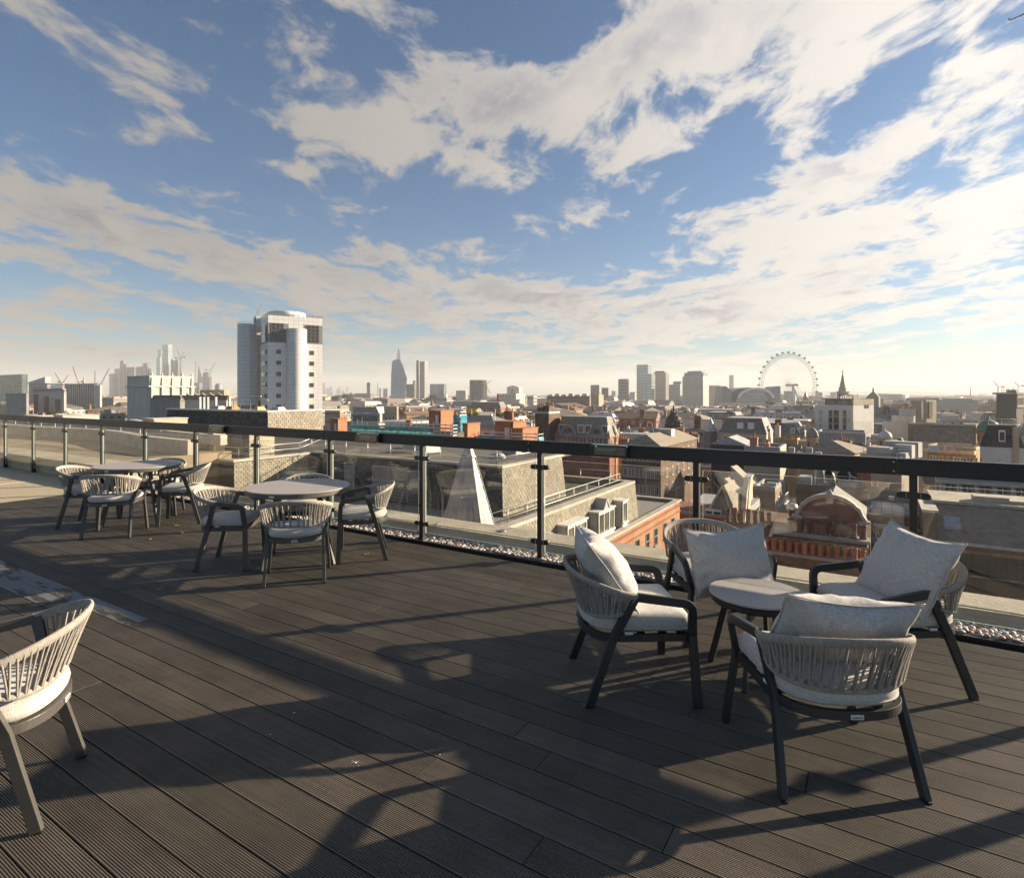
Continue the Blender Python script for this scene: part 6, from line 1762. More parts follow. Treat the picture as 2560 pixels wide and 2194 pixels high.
for f in ((0,1,2,3),(1,5,6,2),(2,6,7,3),(4,7,6,5),(0,3,7,4)): mb.face(f)
mb.build('sloping_roof', M_LEAD, b.root)
tower('blue_office', 'blue grey office slab behind the red cranes at the left', 126, 155, 162, 958, 1000, M_CURT, M_BAND, 4, 1.0, cat='office')
b = tower('gabled_brick_block', 'long white and red brick block with gabled bays at the left', 84, 160, 166, 981, 430, M_WHITE, None, cat='building', protect=1004)
for k in range(3): b.box('brick_bay', b.lx*(.03+.36*k), b.lx*(.03+.36*k+.12), -.5, -.01, 0, b.h-1-2*k, M_RED)
windows_joined(b, grid(b, 'f', 18, 3, 1.2, 1.5, top=1.5, step=3.1))
roofed(b, 'mansard', M_LEAD, 3, 2)
tower('terrace_block', 'white terrace block with dormers near the left edge', 14, 66, 72, 983, 420, M_CONCG, None, cat='building', protect=1003)
# financial district cluster
for (x0, xc, x1, yt, m, bd, lab, fins) in (
    (273, 283, 286, 934, M_FAR1, M_BAND, 'stubby blue grey slab, leftmost of the distant city cluster', 0),
    (286, 296, 299.5, 921, M_FAR1, M_BAND, 'banded slab second from the left of the distant city cluster', 0),
    (300.5, 309, 312, 901, M_FAR1, None, 'slim stepped tower, tallest at the left of the distant city cluster', 6),
    (311, 315, 318, 910, M_FAR5, None, 'narrow brown tower leaning on the slim stepped tower', 0),
    (318, 331, 336, 917, M_FAR1, None, 'square blue grey tower left of the temple roof statues', 8),
    (339, 348, 352, 917, M_FAR4, M_BANDD, 'striped pale glass tower in the distant city cluster', 0),
    (351, 361, 365, 915, M_FAR3, None, 'plain beige tower in the distant city cluster', 0),
    (357, 368, 372.5, 907, M_FAR2, None, 'flat topped dark tower behind the beige one', 0),
    (368, 375, 378, 921, M_FAR3, None, 'small beige tower right of the flat topped dark one', 0),
    (408, 417, 422, 911, M_FAR2, None, 'dark stepped tower in front of the tallest glass tower', 0),
    (427, 433, 436.5, 898, M_FAR2, M_BAND, 'slim dark tower just right of the tallest glass tower', 0),
    (437, 445, 449, 899, M_FAR4, M_BANDD, 'round topped pale tower beside the paired cranes', 0),
    (501, 523, 530, 942, M_FAR2, None, 'broad dark tower under construction right of the wedge', 8),
    (507, 520, 525, 930, M_FAR1, M_BANDD, 'open frame top of the dark tower under construction', 0),
    (480, 498, 506, 957, M_FAR1, M_BANDD, 'low dark slab at the foot of the pale wedge tower', 0)):
    T(lab, x0, xc, x1, yt, 2600 if yt < 950 else 2300, m, bd, 9, 3, fins)
T('tallest glass tower of the distant city cluster', 405, 420, 431, 861, 2700, M_FAR4, M_BAND, 12, 1.5, 0, crown=None)
T('upper shoulder stepping down from the tallest glass tower', 394.5, 403, 406, 873, 2690, M_FAR4, M_BAND, 12, 1.5)
T('lower shoulder stepping down from the tallest glass tower', 391, 400, 404, 892, 2680, M_FAR4, M_BAND, 12, 1.5)
def wedge(label, pts, d, m, depth=30, name='wedge_tower', cat='tower', bands=None):
    t_ = thing(name, label, cat, (0, 0, 0), 0, GS)
    c = at(sum(p[0] for p in pts)/len(pts), HY, d); t_.location = (c.x, c.y, GZ)
    ax = Vector((c.x, c.y)).normalized()
    F_, B_ = [], []
    for (x, y) in pts:
        q = at(x, y, d)-Vector((c.x, c.y, GZ)); F_.append(tuple(q)); B_.append((q.x+ax.x*depth, q.y+ax.y*depth, q.z))
    mb = MB(); n = len(pts); mb.v = F_+B_
    mb.face(range(n)); mb.face([n+k for k in reversed(range(n))])
    for k in range(n): j = (k+1) % n; mb.face((k, j, n+j, n+k))
    mb.build('wall', m, t_)
    return t_, c
wedge('pale leaning wedge tower between the crane mast and the dark tower', [(490, 1000), (496, 911), (509, 955), (510, 1000)], 2500, mat('pale gold glass', (.55, .55, .42), .3))
wedge('dark tapering tower beside the paired cranes', [(449, 1000), (451, 918), (457, 955), (458, 1000)], 2550, M_FAR2)
def small_dome(label, x, ytop, rpx, d, m):
    q = at(x, HY, d); r = rpx*d/FPX; zt = zpx(ytop, d)-GZ; t_ = thing('domed_building', label, 'dome', (q.x, q.y, GZ))
    mb = MB(); mb.lathe([(r, 0), (r, zt-r*1.1), (r*1.05, zt-r*1.05), (r*.95, zt-r*.9)], 16); mb.build('drum', M_FAR3, t_)
    mb = MB(); mb.lathe([(r*.95*math.cos(a), zt-r*.9+r*.9*math.sin(a)) for a in [R(k*10) for k in range(9)]]+[(0, zt)], 16); mb.build('dome', m, t_)
small_dome('grey domed block right of the dark tower under construction', 546, 958, 8, 1500, M_FAR1)
small_dome('wide grey glass dome above the roofs left of the arched station', 1712, 1016, 15, 420, M_SLATE)
# distant towers right of the white tower
for k, (x0, xc, x1, yt) in enumerate(((804, 813, 816, 957), (817, 823, 825, 970), (825, 830, 832.5, 967), (840, 846, 848, 973), (846, 851, 853, 967), (855, 859, 861, 976), (866, 870, 871.5, 967))):
    T('%s hazy blue tower just right of the white tower' % ('first', 'second', 'third', 'fourth', 'fifth', 'sixth', 'seventh')[k], x0, xc, x1, yt, 6200, M_FAR1)
q = at(921, HY, 1700); t_ = thing('brick_chimney_tower', 'dark square chimney tower with a collar near its top in the haze', 'chimney', (q.x, q.y, GZ), .3)
hh = zpx(956, 1700)-GZ; wd = 7.5*1700/FPX/2
mb = MB(); mb.box(-wd, wd, -wd, wd, 0, hh); mb.build('shaft', M_FAR2, t_)
mb = MB(); mb.box(-wd*1.5, wd*1.5, -wd*1.5, wd*1.5, hh-9, hh-7.6); mb.build('collar', M_FAR2, t_)
T('long low dark hall under the square chimney tower', 886, 926, 933, 983, 1700, M_FAR2)
T('small slab left of the curved blue glass tower', 948, 952, 953.5, 970, 2400, M_FAR1); T('pale block left of the curved blue glass tower', 958, 969, 971.5, 971, 2000, M_FAR3, M_BANDD, 6, 2)
# curved blue glass tower
d_ = 1500
prof = [(977, 986, 1010), (978, 934, 1013), (979, 915, 1016)]
ol = [(977, 1003), (977.3, 960), (978, 934), (980, 905), (983, 900.5), (999, 896), (1003, 905), (1007, 913), (1016, 942), (1017.5, 945), (1015, 975), (1013, 1003)]
t_, c = wedge('curved blue glass tower with a bulging waist and sloping top', ol, d_, M_SHARD, 34, 'curved_glass_tower')
mb = MB()
for k in range(15):
    y = 905+k*6.2; xl = 977.2+max(0, (934-y))*.06; xr = 1003+(y-905)*(13/37) if y < 942 else 1017.3-(y-945)*.075
    a, b_ = at(xl, y, d_-1)-Vector((c.x, c.y, GZ)), at(xr, y, d_-1)-Vector((c.x, c.y, GZ)); mb.bar(a, b_, .7, .8)
for k in range(1, 12):
    f = k/12; xb2 = 977+36*f; xt = 981.5+19*f; yt = 901-5*f if f > .1 else 903
    mb.bar(at(xb2, 1003, d_-1)-Vector((c.x, c.y, GZ)), at(977.5+39*f, 943, d_-1)-Vector((c.x, c.y, GZ)), .6, .6); mb.bar(at(977.5+39*f, 943, d_-1)-Vector((c.x, c.y, GZ)), at(xt, yt+1, d_-1)-Vector((c.x, c.y, GZ)), .6, .6)
mb.build('mullion', M_FAR2, t_, 'stuff', uvs=False)
q = at(997, HY, 2700); t_ = thing('needle_spire', 'slender glass needle spire rising behind the curved blue tower', 'spire', (q.x, q.y, GZ))
ht = zpx(871, 2700)-GZ; s = 34
for k, (dx, dz_) in enumerate(((-.8, 0), (.9, -6), (0, -2))):
    mb = MB(); mb.v = [(-s, -s+k*3, 0), (s, -s+k*3, 0), (s, s, 0), (-s, s, 0), (dx*3-1, -1, ht+dz_), (dx*3+1, -1, ht+dz_), (dx*3+1, 1, ht+dz_), (dx*3-1, 1, ht+dz_)]
    for f in ((0,1,5,4),(1,2,6,5),(2,3,7,6),(3,0,4,7),(4,5,6,7)): mb.face(f)
    mb.build('glass_shard', M_FAR4, t_)
T('grey gridded slab between the curved tower and the tall grey tower', 1016, 1036, 1041, 960, 1520, M_FAR3, M_BANDD, 5, 2.2, 12)
T('tall grey tower with a raised left fin right of the curved blue tower', 1041, 1062, 1069.5, 903, 1450, M_FAR1, M_BAND, 6, 1.4, 10, crown=None)
T('dark left fin of the tall grey tower', 1041, 1047, 1049, 900.5, 1440, M_FAR2)
T('block peeping behind the tall grey tower', 1032, 1038, 1040.5, 951, 1900, M_FAR1)
b = T('dark blue glass block with a slanted left facet', 1075, 1110, 1115, 959.5, 1480, M_CURT, M_BANDD, 5, 1.4, 12)
T('brownish office block left of the round concrete tower', 1140, 1164, 1169, 976, 1400, M_FAR5, M_BAND, 5, 2)
# round concrete tower under works
q = at(1195.5, HY, 1050); t_ = thing('round_concrete_tower', 'round concrete tower under works with small golden cranes', 'tower', (q.x, q.y, GZ)); r = 20*1050/FPX; hh = zpx(950, 1050)-GZ
PROTECT.append((1170, 1222, 995, 1050))
mb = MB(); mb.lathe([(r, 0), (r, hh)], 28, smooth=False); mb.build('core', M_FAR2, t_)
mb = MB()
for k in range(20): mb.lathe([(r*1.04, hh-2-k*3.4), (r*1.04, hh-.8-k*3.4)], 28, smooth=False)
mb.build('floor_ring', M_CONCG, t_, 'stuff', uvs=False)
mb = MB()
for k in range(28): a = 2*PI*k/28; mb.box(-.4, .4, -.5, .5, 0, hh, Matrix.Translation((r*1.05*math.cos(a), r*1.05*math.sin(a), 0)))
mb.build('column', M_CONCG, t_, 'stuff', uvs=False)
# clock building
b = tower('clock_building', 'pale stone building with a big clock face and shallow arched top', 1267, 1298, 1306, 969, 850, mat('pale clock stone', (.56, .53, .45), .8, var=.06, scale=.1, rnd=0), None, cat='building', protect=1000)
mb = MB(); i = 0; pts = [(0, b.h), (b.lx, b.h), (b.lx*.9, b.h+1.6), (b.lx*.5, b.h+3.6), (b.lx*.1, b.h+1.6)]
for y in (0, b.ly): mb.v.extend([(p[0], y, p[1]) for p in pts])
for f in ((0,1,2,3,4),(9,8,7,6,5),(1,6,7,2),(2,7,8,3),(3,8,9,4),(4,9,5,0)): mb.face(f)
mb.build('arched_top', MATS['pale clock stone'], b.root)
cx_, cz_ = b.lx*.5, b.h-6.0
for k in range(12):
    a = 2*PI*k/12; mb = MB(); mb.box(-.28, .28, -.4, -.02, 2.6, 4.0, Matrix.Translation((cx_, 0, cz_)) @ Matrix.Rotation(a, 4, 'Y')); mb.build('hour_mark', M_DFR, b.root, uvs=False)
mb = MB(); mb.box(-.35, .35, -.4, -.02, -4.6, 4.6, Matrix.Translation((cx_, 0, cz_))); mb.build('clock_hand', M_DFR, b.root)
for (x0, xc, x1, yt, lab) in ((1244, 1290, 1312, 984, 'middle terrace of the clock building'), (1318, 1334, 1342, 989, 'right wing of the clock building with tall windows')):
    bb = tower('stone_wing', lab, x0, xc, x1, yt, 800, MATS['pale clock stone'], None, cat='building', protect=1003); windows_joined(bb, grid(bb, 's', 4, 2, 1.6, 3, top=2, step=5)+grid(bb, 'f', 5, 1, 1.6, 2.5, top=2))
q = at(1245, HY, 600); t_ = thing('red_flue', 'tall red chimney left of the clock building', 'chimney', (q.x, q.y, GZ)); mb = MB(); mb.lathe([(1.1, 0), (1.1, zpx(984, 600)-GZ-.5), (1.3, zpx(984, 600)-GZ-.4), (1.3, zpx(984, 600)-GZ)], 12); mb.build('shaft', mat('red painted steel', (.25, .05, .035), .6), t_)
b = tower('long_brown_block', 'long brown block with white roof plant in the middle distance', 1367, 1474, 1480, 990, 600, M_FAR5, None, cat='building', protect=1006)
windows_joined(b, grid(b, 'f', 16, 1, 1.2, 1.3, top=3))
for k in range(6): b.box('roof_plant', b.lx*(.02+.16*k), b.lx*(.02+.16*k+.1), 2, 5, b.h, b.h+1.6+(k % 2), M_WHITE)
tower('white_stone_towerlet', 'twin cream stair towers at the right end of the long brown block', 1477, 1497, 1509, 986, 560, M_CREAM, None, cat='building', protect=1015)
T('dark brown twin topped tower left of the slanted glass tower', 1476.5, 1493, 1498, 962, 1300, M_FAR5, M_BANDD, 4, 1.5); T('lower dark brown tower beside the twin topped one', 1504, 1517, 1521, 969, 1300, M_FAR5, M_BANDD, 4, 1.5)
T('small hazy slab between the brown towers and the slanted glass tower', 1529, 1538, 1541, 977, 2200, M_FAR1)
b = T('blue grey tower with a slanted glass crown', 1546, 1567, 1571.5, 947, 1380, M_FAR1, M_BANDD, 8, 2.0, 9)
T('pale rounded block left of the white gridded towers', 1574.5, 1587, 1592, 980, 1500, M_FAR3, M_BANDD, 5, 1.6)
T('tallest white gridded tower of the river group', 1592, 1620, 1629, 911, 1330, M_FAR4, M_BAND, 6, 1.2, 14); T('shorter white gridded tower in front of the tallest one', 1602, 1629, 1637.5, 934, 1290, M_FAR4, M_BAND, 6, 1.2, 16)
T('brown gridded tower right of the white gridded towers', 1633, 1664, 1672, 931, 1400, M_FAR5, M_BAND, 6, .8, 16, crown=(.12, 4, M_FAR5))
T('green glass slab, shorter of two beside the pale stone tower', 1672, 1700, 1707, 961, 1240, M_FARG, M_BAND, 5, 1.5); T('green glass slab with a bright top beside the pale stone tower', 1683, 1702, 1707, 953, 1300, M_FARG, None)
b = T('pale stone tower with rows of slot windows and a set back top', 1706, 1758, 1772, 940, 1180, M_FAR3, None, protect=1014)
cells = grid(b, 'f', 16, 17, 1.1, 2.2, top=2, step=3.6)+grid(b, 's', 5, 17, 1.1, 2.2, top=2, step=3.6); windows_joined(b, cells, M_BANDD, M_FAR3, .05, .2, 1)
b.box('crown', b.lx*.06, b.lx*.98, b.ly*.1, b.ly*.9, b.h, b.h+7, M_FAR1); b.box('crown_top', b.lx*.14, b.lx*.9, b.ly*.2, b.ly*.8, b.h+7, b.h+11, M_FAR1, taper=(3, 2))
T('brown and white slab right of the pale stone tower', 1772, 1800, 1806, 963, 1250, M_FAR5, M_BAND, 5, 1.5, 10)
b = T('hazy round topped tower with spikes left of the wheel', 1822.5, 1834, 1838, 938, 2600, M_FAR1, M_BAND, 9, 1.5)
for k in range(4): b.box('spike', b.lx*(.1+.25*k), b.lx*(.1+.25*k)+1.2, 1, 2.2, b.h, b.h+6, M_FAR1)
# arched station building
d_ = 880
st = thing('arched_station', 'grey station building under a big white arch left of the wheel', 'station', (*at(1880, HY, d_).xy, GZ))
c = Vector((at(1880, HY, d_).x, d_, GZ)); PROTECT.append((1800, 1952, 1012, d_))
def A(x, y, k=0): q = at(x, y, d_)-c; return Vector((q.x, q.y+k, q.z))
def slab(name, pts, m, dep=40, k=0):
    mb = MB(); n = len(pts); mb.v = [tuple(A(x, y, k)) for x, y in pts]+[tuple(A(x, y, k)+Vector((0, dep, 0))) for x, y in pts]
    mb.face(range(n)); mb.face([n+q for q in reversed(range(n))])
    for q in range(n): j = (q+1) % n; mb.face((q, j, n+j, n+q))
    return mb.build(name, m, st)
slab('left_wing', [(1805, 1030), (1805, 965), (1815, 965), (1828, 978), (1830, 1030)], M_FAR1, 30)
slab('right_wing', [(1920, 1030), (1921, 980), (1937, 966), (1951, 965), (1952, 1030)], M_FAR1, 30)
slab('barrel_roof', [(1822, 1030)]+[(1880-52*math.cos(PI*q/14), 1000-32*math.sin(PI*q/14)) for q in range(15)]+[(1938, 1030)], M_FAR2, 60, 12)
slab('glazing', [(1844, 1030)]+[(1887-43*math.cos(PI*q/12), 998-25*math.sin(PI*q/12)) for q in range(13)]+[(1930, 1030)], M_CURT, 10, 2)
for k in range(7): slab('floor_band', [(1842+max(0, 3-k)*7, 983+k*4.6), (1932-max(0, 3-k)*7, 983+k*4.6), (1932-max(0, 3-k)*7, 985+k*4.6), (1842+max(0, 3-k)*7, 985+k*4.6)], M_BAND, 3, 0)
mb = MB(); mb.sweep([tuple(A(1887-44*math.cos(PI*(q+1.0)/18), 999-28*math.sin(PI*(q+1.0)/18), -4)) for q in range(17)], Vector((0, 1, 0)), 2.6, 5); mb.build('arch', mat('white arch', (.70, .69, .66), .6), st)
slab('front_block', [(1800, 1040), (1800, 1006), (1960, 1006), (1960, 1040)], M_FAR3, 30, -20)
T('round banded office right of the arched station', 1960, 1988, 1996, 977, 1150, M_FAR4, M_BAND, 4, 1.6)
# observation wheel
d_ = 1100; hub = at(1971, 962.5, d_); WR = 59.5
wh = thing('observation_wheel', 'giant white observation wheel with glass capsules', 'wheel', tuple(hub)); 
va = math.atan2(hub.x, hub.y)
an = -va+R(36)        # in-plane horizontal direction
ih = Vector((math.cos(an), math.sin(an), 0)); ax = Vector((-math.sin(an), math.cos(an), 0)); UPZ = Vector((0, 0, 1))
M_WHL = mat('white painted steel', (.36, .36, .35), .5)
def W_(r, a, o=0): return ih*(r*math.cos(a))+UPZ*(r*math.sin(a))+ax*o
rim = MB(); n = 64
for (r, o) in ((WR-1, -3), (WR-1, 3), (WR-7, 0)):
    rim.tube([W_(r, 2*PI*k/n, o) for k in range(n)], .32, 5, closed=True)
rim.build('rim', M_WHL, wh, uvs=False)
br = MB()
for k in range(n):
    a, a2 = 2*PI*k/n, 2*PI*(k+.5)/n
    for o in (-3, 3): br.bar(W_(WR-1, a, o), W_(WR-7, a2, 0), .24, .24); br.bar(W_(WR-7, a2, 0), W_(WR-1, 2*PI*(k+1)/n, o), .24, .24)
    br.bar(W_(WR-1, a, -3), W_(WR-1, a, 3), .3, .3)
br.build('rim_bracing', M_WHL, wh, 'stuff', uvs=False, fix=False)
spk = MB()
for k in range(64): spk.bar(W_(2, 2*PI*k/64, 4 if k % 2 else -4), W_(WR-7, 2*PI*k/64, 0), .14, .14)
spk.build('spoke', M_WHL, wh, 'stuff', uvs=False, fix=False)
cm = MB(); cm.lathe([(0, -2.0), (1.3, -1.9), (2.0, -1.2), (2.15, 0), (2.0, 1.2), (1.3, 1.9), (0, 2.0)], 12); CAPM = cm.mesh('capsule', mat('capsule glass', (.16, .18, .18), .15, spec=.9), uvs=False)
rg_ = MB(); rg_.tube([(2.3*math.cos(2*PI*k/14), 2.3*math.sin(2*PI*k/14), 0) for k in range(14)], .3, 5, closed=True); RNGM = rg_.mesh('mounting_ring', M_WHL, uvs=False)
for k in range(32):
    o = link('capsule', CAPM, wh); q = W_(WR+2.4, 2*PI*k/32); o.matrix_local = Matrix.Translation(q) @ ih.to_track_quat('Z', 'Y').to_matrix().to_4x4() @ Matrix.Diagonal((.8, .8, 1.25, 1))
    o2 = link('mounting_ring', RNGM, o)
mb = MB(); mb.tube([tuple(ax*-26), tuple(ax*6)], 1.9, 12); mb.build('hub', M_WHL, wh, uvs=False)
zb = GZ-hub.z
for s in (-1, 1):
    mb = MB(); mb.tube([tuple(ax*-12+UPZ*-1), tuple(ax*-34+ih*(s*13)+UPZ*zb)], [1.6, 1.1], 10); mb.build('support_leg', M_WHL, wh, uvs=False)
    mb = MB(); mb.bar(ax*-24, ax*-62+ih*(s*16)+UPZ*zb, .4, .4); mb.build('stay_cable', M_WHL, wh, uvs=False)
# church spire
def spire(label, x, d, rows, m, cross=True, sides=8, protect=None):
    q = at(x, HY, d); t_ = thing('church_spire', label, 'spire', (q.x, q.y, GZ), .35)
    FOOT.append((q.x, q.y, 8, None))
    if protect: PROTECT.append((x-14, x+14, protect, d))
    for (y0, y1, r0, r1, nm, sd) in rows:
        z0, z1 = zpx(y0, d)-GZ, zpx(y1, d)-GZ; k = d/FPX
        mb = MB(); mb.lathe([(r0*k, max(0, z0)), (r1*k, z1)], sd, smooth=False, a0=PI/4); mb.build(nm, m, t_)
        if nm in ('belfry', 'stage'):
            for s in range(4):
                a = PI/2*s; mb = MB(); mb.box(-r0*k*.2, r0*k*.2, -r0*k*.78, -r0*k*.70, z0+(z1-z0)*.2, z0+(z1-z0)*.8, Matrix.Rotation(a, 4, 'Z')); mb.build('opening', M_PANE, t_)
    if cross:
        zt = zpx(rows[-1][1], d)-GZ; k = d/FPX
        mb = MB(); mb.tube([(0, 0, zt-.3), (0, 0, zt+11*k)], .22, 6); mb.bar((-2.4*k, 0, zt+7.5*k), (2.4*k, 0, zt+7.5*k), .35, .35); mb.lathe([(0, zt+1.0), (.55, zt+1.5), (0, zt+2.1)], 8); mb.build('weathervane', mat('gilded iron', (.35, .22, .05), .4, metal=.5), t_)
    return t_
spire('pale stone church steeple with a gilded vane behind the white hotel', 2106.6, 390, [(1100, 998, 13.5, 13.5, 'tower', 4), (998, 981, 13.5, 13, 'belfry', 4), (981, 978, 15, 14.5, 'cornice', 4), (978, 971, 9.5, 8.5, 'stage', 8), (971, 969, 9.5, 9, 'cornice', 8), (969, 961, 7.2, 6.4, 'stage', 8), (961, 936, 5.6, 1.6, 'spire', 8)], mat('portland steeple', (.40, .36, .29), .8, var=.12), protect=1000)
spire('dark pointed roof with a thin finial right of the church steeple', 2183, 520, [(1100, 992, 15, 15, 'tower', 8), (992, 985, 15, 8, 'roof', 8), (985, 980, 8, 3, 'roof', 8), (980, 973, 2.2, 1.8, 'lantern', 8), (973, 967, 1.8, .1, 'spire', 8)], M_SLATE, False)
spire('small white church spire among the cranes at the left', 209.5, 900, [(1000, 956, 3.2, 3.2, 'tower', 4), (956, 940, 3, .2, 'spire', 8)], M_CREAM, False)
spire('dark thin spire at the foot of the wheel', 2014, 820, [(1030, 992, 5.5, 5.5, 'tower', 4), (992, 977, 5, .3, 'spire', 8)], M_FAR2, False)
spire('pair of grey conical roofs in front of the curved blue tower', 1080, 520, [(1040, 1015, 5, 5, 'tower', 8), (1015, 998, 6, .3, 'spire', 8)], M_SLATE, False)
for (x0, xc, x1, yt, d, lab) in ((2038, 2056, 2062, 980, 1800, 'hazy slab block between the wheel and the church steeple'), (2076, 2090, 2097, 980, 1800, 'smaller hazy slab block just left of the church steeple'), (2209, 2255, 2274, 985, 1500, 'pale hazy banded slab right of the pointed roof'), (1990, 2030, 2050, 1003, 640, 'pale office with rows of lit windows at the foot of the wheel')):
    T(lab, x0, xc, x1, yt, d, M_FAR3, M_BANDD, 4, 1.8)
b = tower('green_roof_gallery', 'pale colonnaded hall with a green copper roof in the right haze', 2342, 2445, 2470, 1009, 680, M_FAR3, None, cat='building', protect=1030)
for k in range(18): b.box('column', b.lx*(k+.2)/18, b.lx*(k+.45)/18, -.8, -.01, b.h-8, b.h-1.2, M_CREAM)
roofed(b, 'hip', M_COPPER, 4.2)
# cranes
def crane(label, xb, yb, xt, yt, d, m, mast_y=None, counter=True):
    q = at(xb, yb, d); t_ = thing('tower_crane', label, 'crane', tuple(q), group='tower cranes over the city')
    e = at(xt, yt, d)-q; w_ = max(.5, d*.0009)
    mb = MB(); zb = GZ-q.z
    for s in (-1, 1): mb.bar((s*w_, 0, zb), (s*w_*.9, 0, 1), w_*.4, w_*.4)
    for k in range(14): mb.bar((-w_ if k % 2 else w_, 0, zb+(-zb)*k/14), (w_ if k % 2 else -w_, 0, zb+(-zb)*(k+1)/14), w_*.25, w_*.25)
    mb.build('mast', m, t_, uvs=False)
    mb = MB(); n = 12; nv = Vector((-e.z, 0, e.x)).normalized()*w_*1.1
    for s in (-1, 1): mb.bar(nv*s*.8, e+nv*s*.25, w_*.45, w_*.45)
    for k in range(n): mb.bar(e*(k/n)+nv*(.8 if k % 2 else -.8)*(1-k/n*.6), e*((k+1)/n)-nv*(.8 if k % 2 else -.8)*(1-k/n*.6), w_*.3, w_*.3)
    mb.build('jib', m, t_, uvs=False)
    if counter:
        mb = MB(); ev = Vector((-e.x, 0, abs(e.z)*.15)).normalized()*w_*9; mb.bar((0, 0, 0), ev, w_*.8, w_*.8); mb.box(ev.x-w_*2, ev.x+w_*2, -w_, w_, ev.z-w_*2.2, ev.z+w_*.5); mb.build('counter_jib', m, t_, uvs=False)
M_CRR = mat('red crane', (.32, .09, .09), .6); M_CRG = mat('gold crane', (.46, .28, .10), .6)
for a in (('crossed red crane leaning left, leftmost of all cranes', 156, 962, 137, 932, 1000, M_CRR), ('faint red crane leaning right behind the leftmost crane', 158, 956, 170, 937, 1400, M_CRR),
          ('tall red crane leaning left above the steel framed office', 196, 957, 181.5, 915, 800, M_CRR), ('upright red crane jib left of the rising one', 237, 953, 237.5, 926, 850, M_CRR),
          ('red crane rising to the right beside the city cluster', 252, 961, 273, 920, 800, M_CRR), ('red crane leaning left beside the tallest glass tower', 451, 897, 443, 871, 2500, M_CRR), ('red crane leaning right beside the tallest glass tower', 451.5, 897, 459.5, 881, 2480, M_CRR),
          ('upright crane mast left of the pale wedge tower', 488.6, 950, 488.9, 902, 2300, M_CRR), ('thin crane over the dark tower under construction', 526, 926, 539, 906, 2500, M_FAR1),
          ('golden crane leaning right off the round concrete tower', 1216, 960, 1229, 950, 1040, M_CRG), ('golden crane dropping right of the round concrete tower', 1215, 963, 1226, 984, 1030, M_CRG), ('slender crane in the haze left of the sign tower', 2424.5, 1003, 2427, 968, 1500, M_CRG),
          ('pale crane behind the sign tower leaning left', 2496, 968, 2483, 951, 1300, M_CRG), ('second pale crane behind the sign tower', 2546, 965, 2535, 953, 1200, M_CRG), ('red lattice mast between the chimney and the curved tower', 944.4, 985, 944.6, 956, 1600, M_CRR)):
    crane(*a, counter=a[0].find('upright') < 0 and a[0].find('lattice') < 0)
# wooded hills on the horizon
M_HILL = mat('wooded hill', (.06, .08, .045), .95, var=.3, scale=.004)
for (nm, d, x0, x1, base, amp) in (('hills', 7400, 1850, 2760, 978.0, 3.0), ('hills', 6300, -200, 900, 985.5, 1.5), ('hills', 5200, 2150, 2800, 986, 2.5), ('hills', 8200, 800, 1900, 984.5, 1.5)):
    mb = MB(); n = 90; L = []
    for k in range(n+1):
        x = x0+(x1-x0)*k/n; y = base-amp*noise.noise(Vector((x*.006, d, 0)))-amp*.35*noise.noise(Vector((x*.05, d, 3)))+ (6*max(0, 1-k/12) + 6*max(0, 1-(n-k)/12))
        L.append((at(x, HY, d), max(GZ+1, zpx(y, d))))
    for (q, z) in L: mb.v.append((q.x, q.y-250, GZ+.5)); mb.v.append((q.x, q.y, z)); mb.v.append((q.x, q.y+500, GZ))
    for k in range(n):
        a = k*3; mb.face((a, a+3, a+4, a+1), True); mb.face((a+1, a+4, a+5, a+2), True)
    struct(nm, mb, M_HILL)
# white cylindrical tower
d_ = 230
b = Block('white_tower', 'tall white panelled tower with rounded corner drum and dark square windows', 'tower', 652, 670, 806, 787, d_, rot=-25, protect=1030)
M_WT = mat('white tower panel', (.72, .71, .69), .38, var=.05, scale=.5, spec=.5, rnd=.03)
M_JOINT = mat('panel joint', (.22, .22, .23), .7)
PH, PW = 1.52, 1.85
def panels(face, a0, a1, z0, z1, skip=()):
    L = a1-a0; n = max(1, round(L/PW)); m_ = max(1, round((z1-z0)/PH)); w_, h_ = L/n, (z1-z0)/m_
    me = MB()
    if face == 'f': me.box(.02, w_-.02, -.05, .0, .02, h_-.02)
    else: me.box(0, .05, .02, w_-.02, .02, h_-.02)
    return me, n, m_, w_, h_
mb = MB(); mb.box(0, b.lx, 0, b.ly, 0, b.h); mb.build('core', M_JOINT, b.root)
zlo = b.h-40
def cover(face, a0, a1, z0, z1, holes):
    me, n, m_, w_, h_ = panels(face, a0, a1, z0, z1); mesh = me.mesh('cladding_panel', M_WT, uvs=False)
    for i in range(n):
        for j in range(m_):
            x, z = a0+w_*i, z0+h_*j
            if any(x+w_ > q[0]+.05 and x < q[1]-.05 and z+h_ > q[2]+.05 and z < q[3]-.05 for q in holes): continue
            o = link('cladding_panel', mesh, b.root); o.location = (x, 0, z) if face == 'f' else (b.lx, x, z)
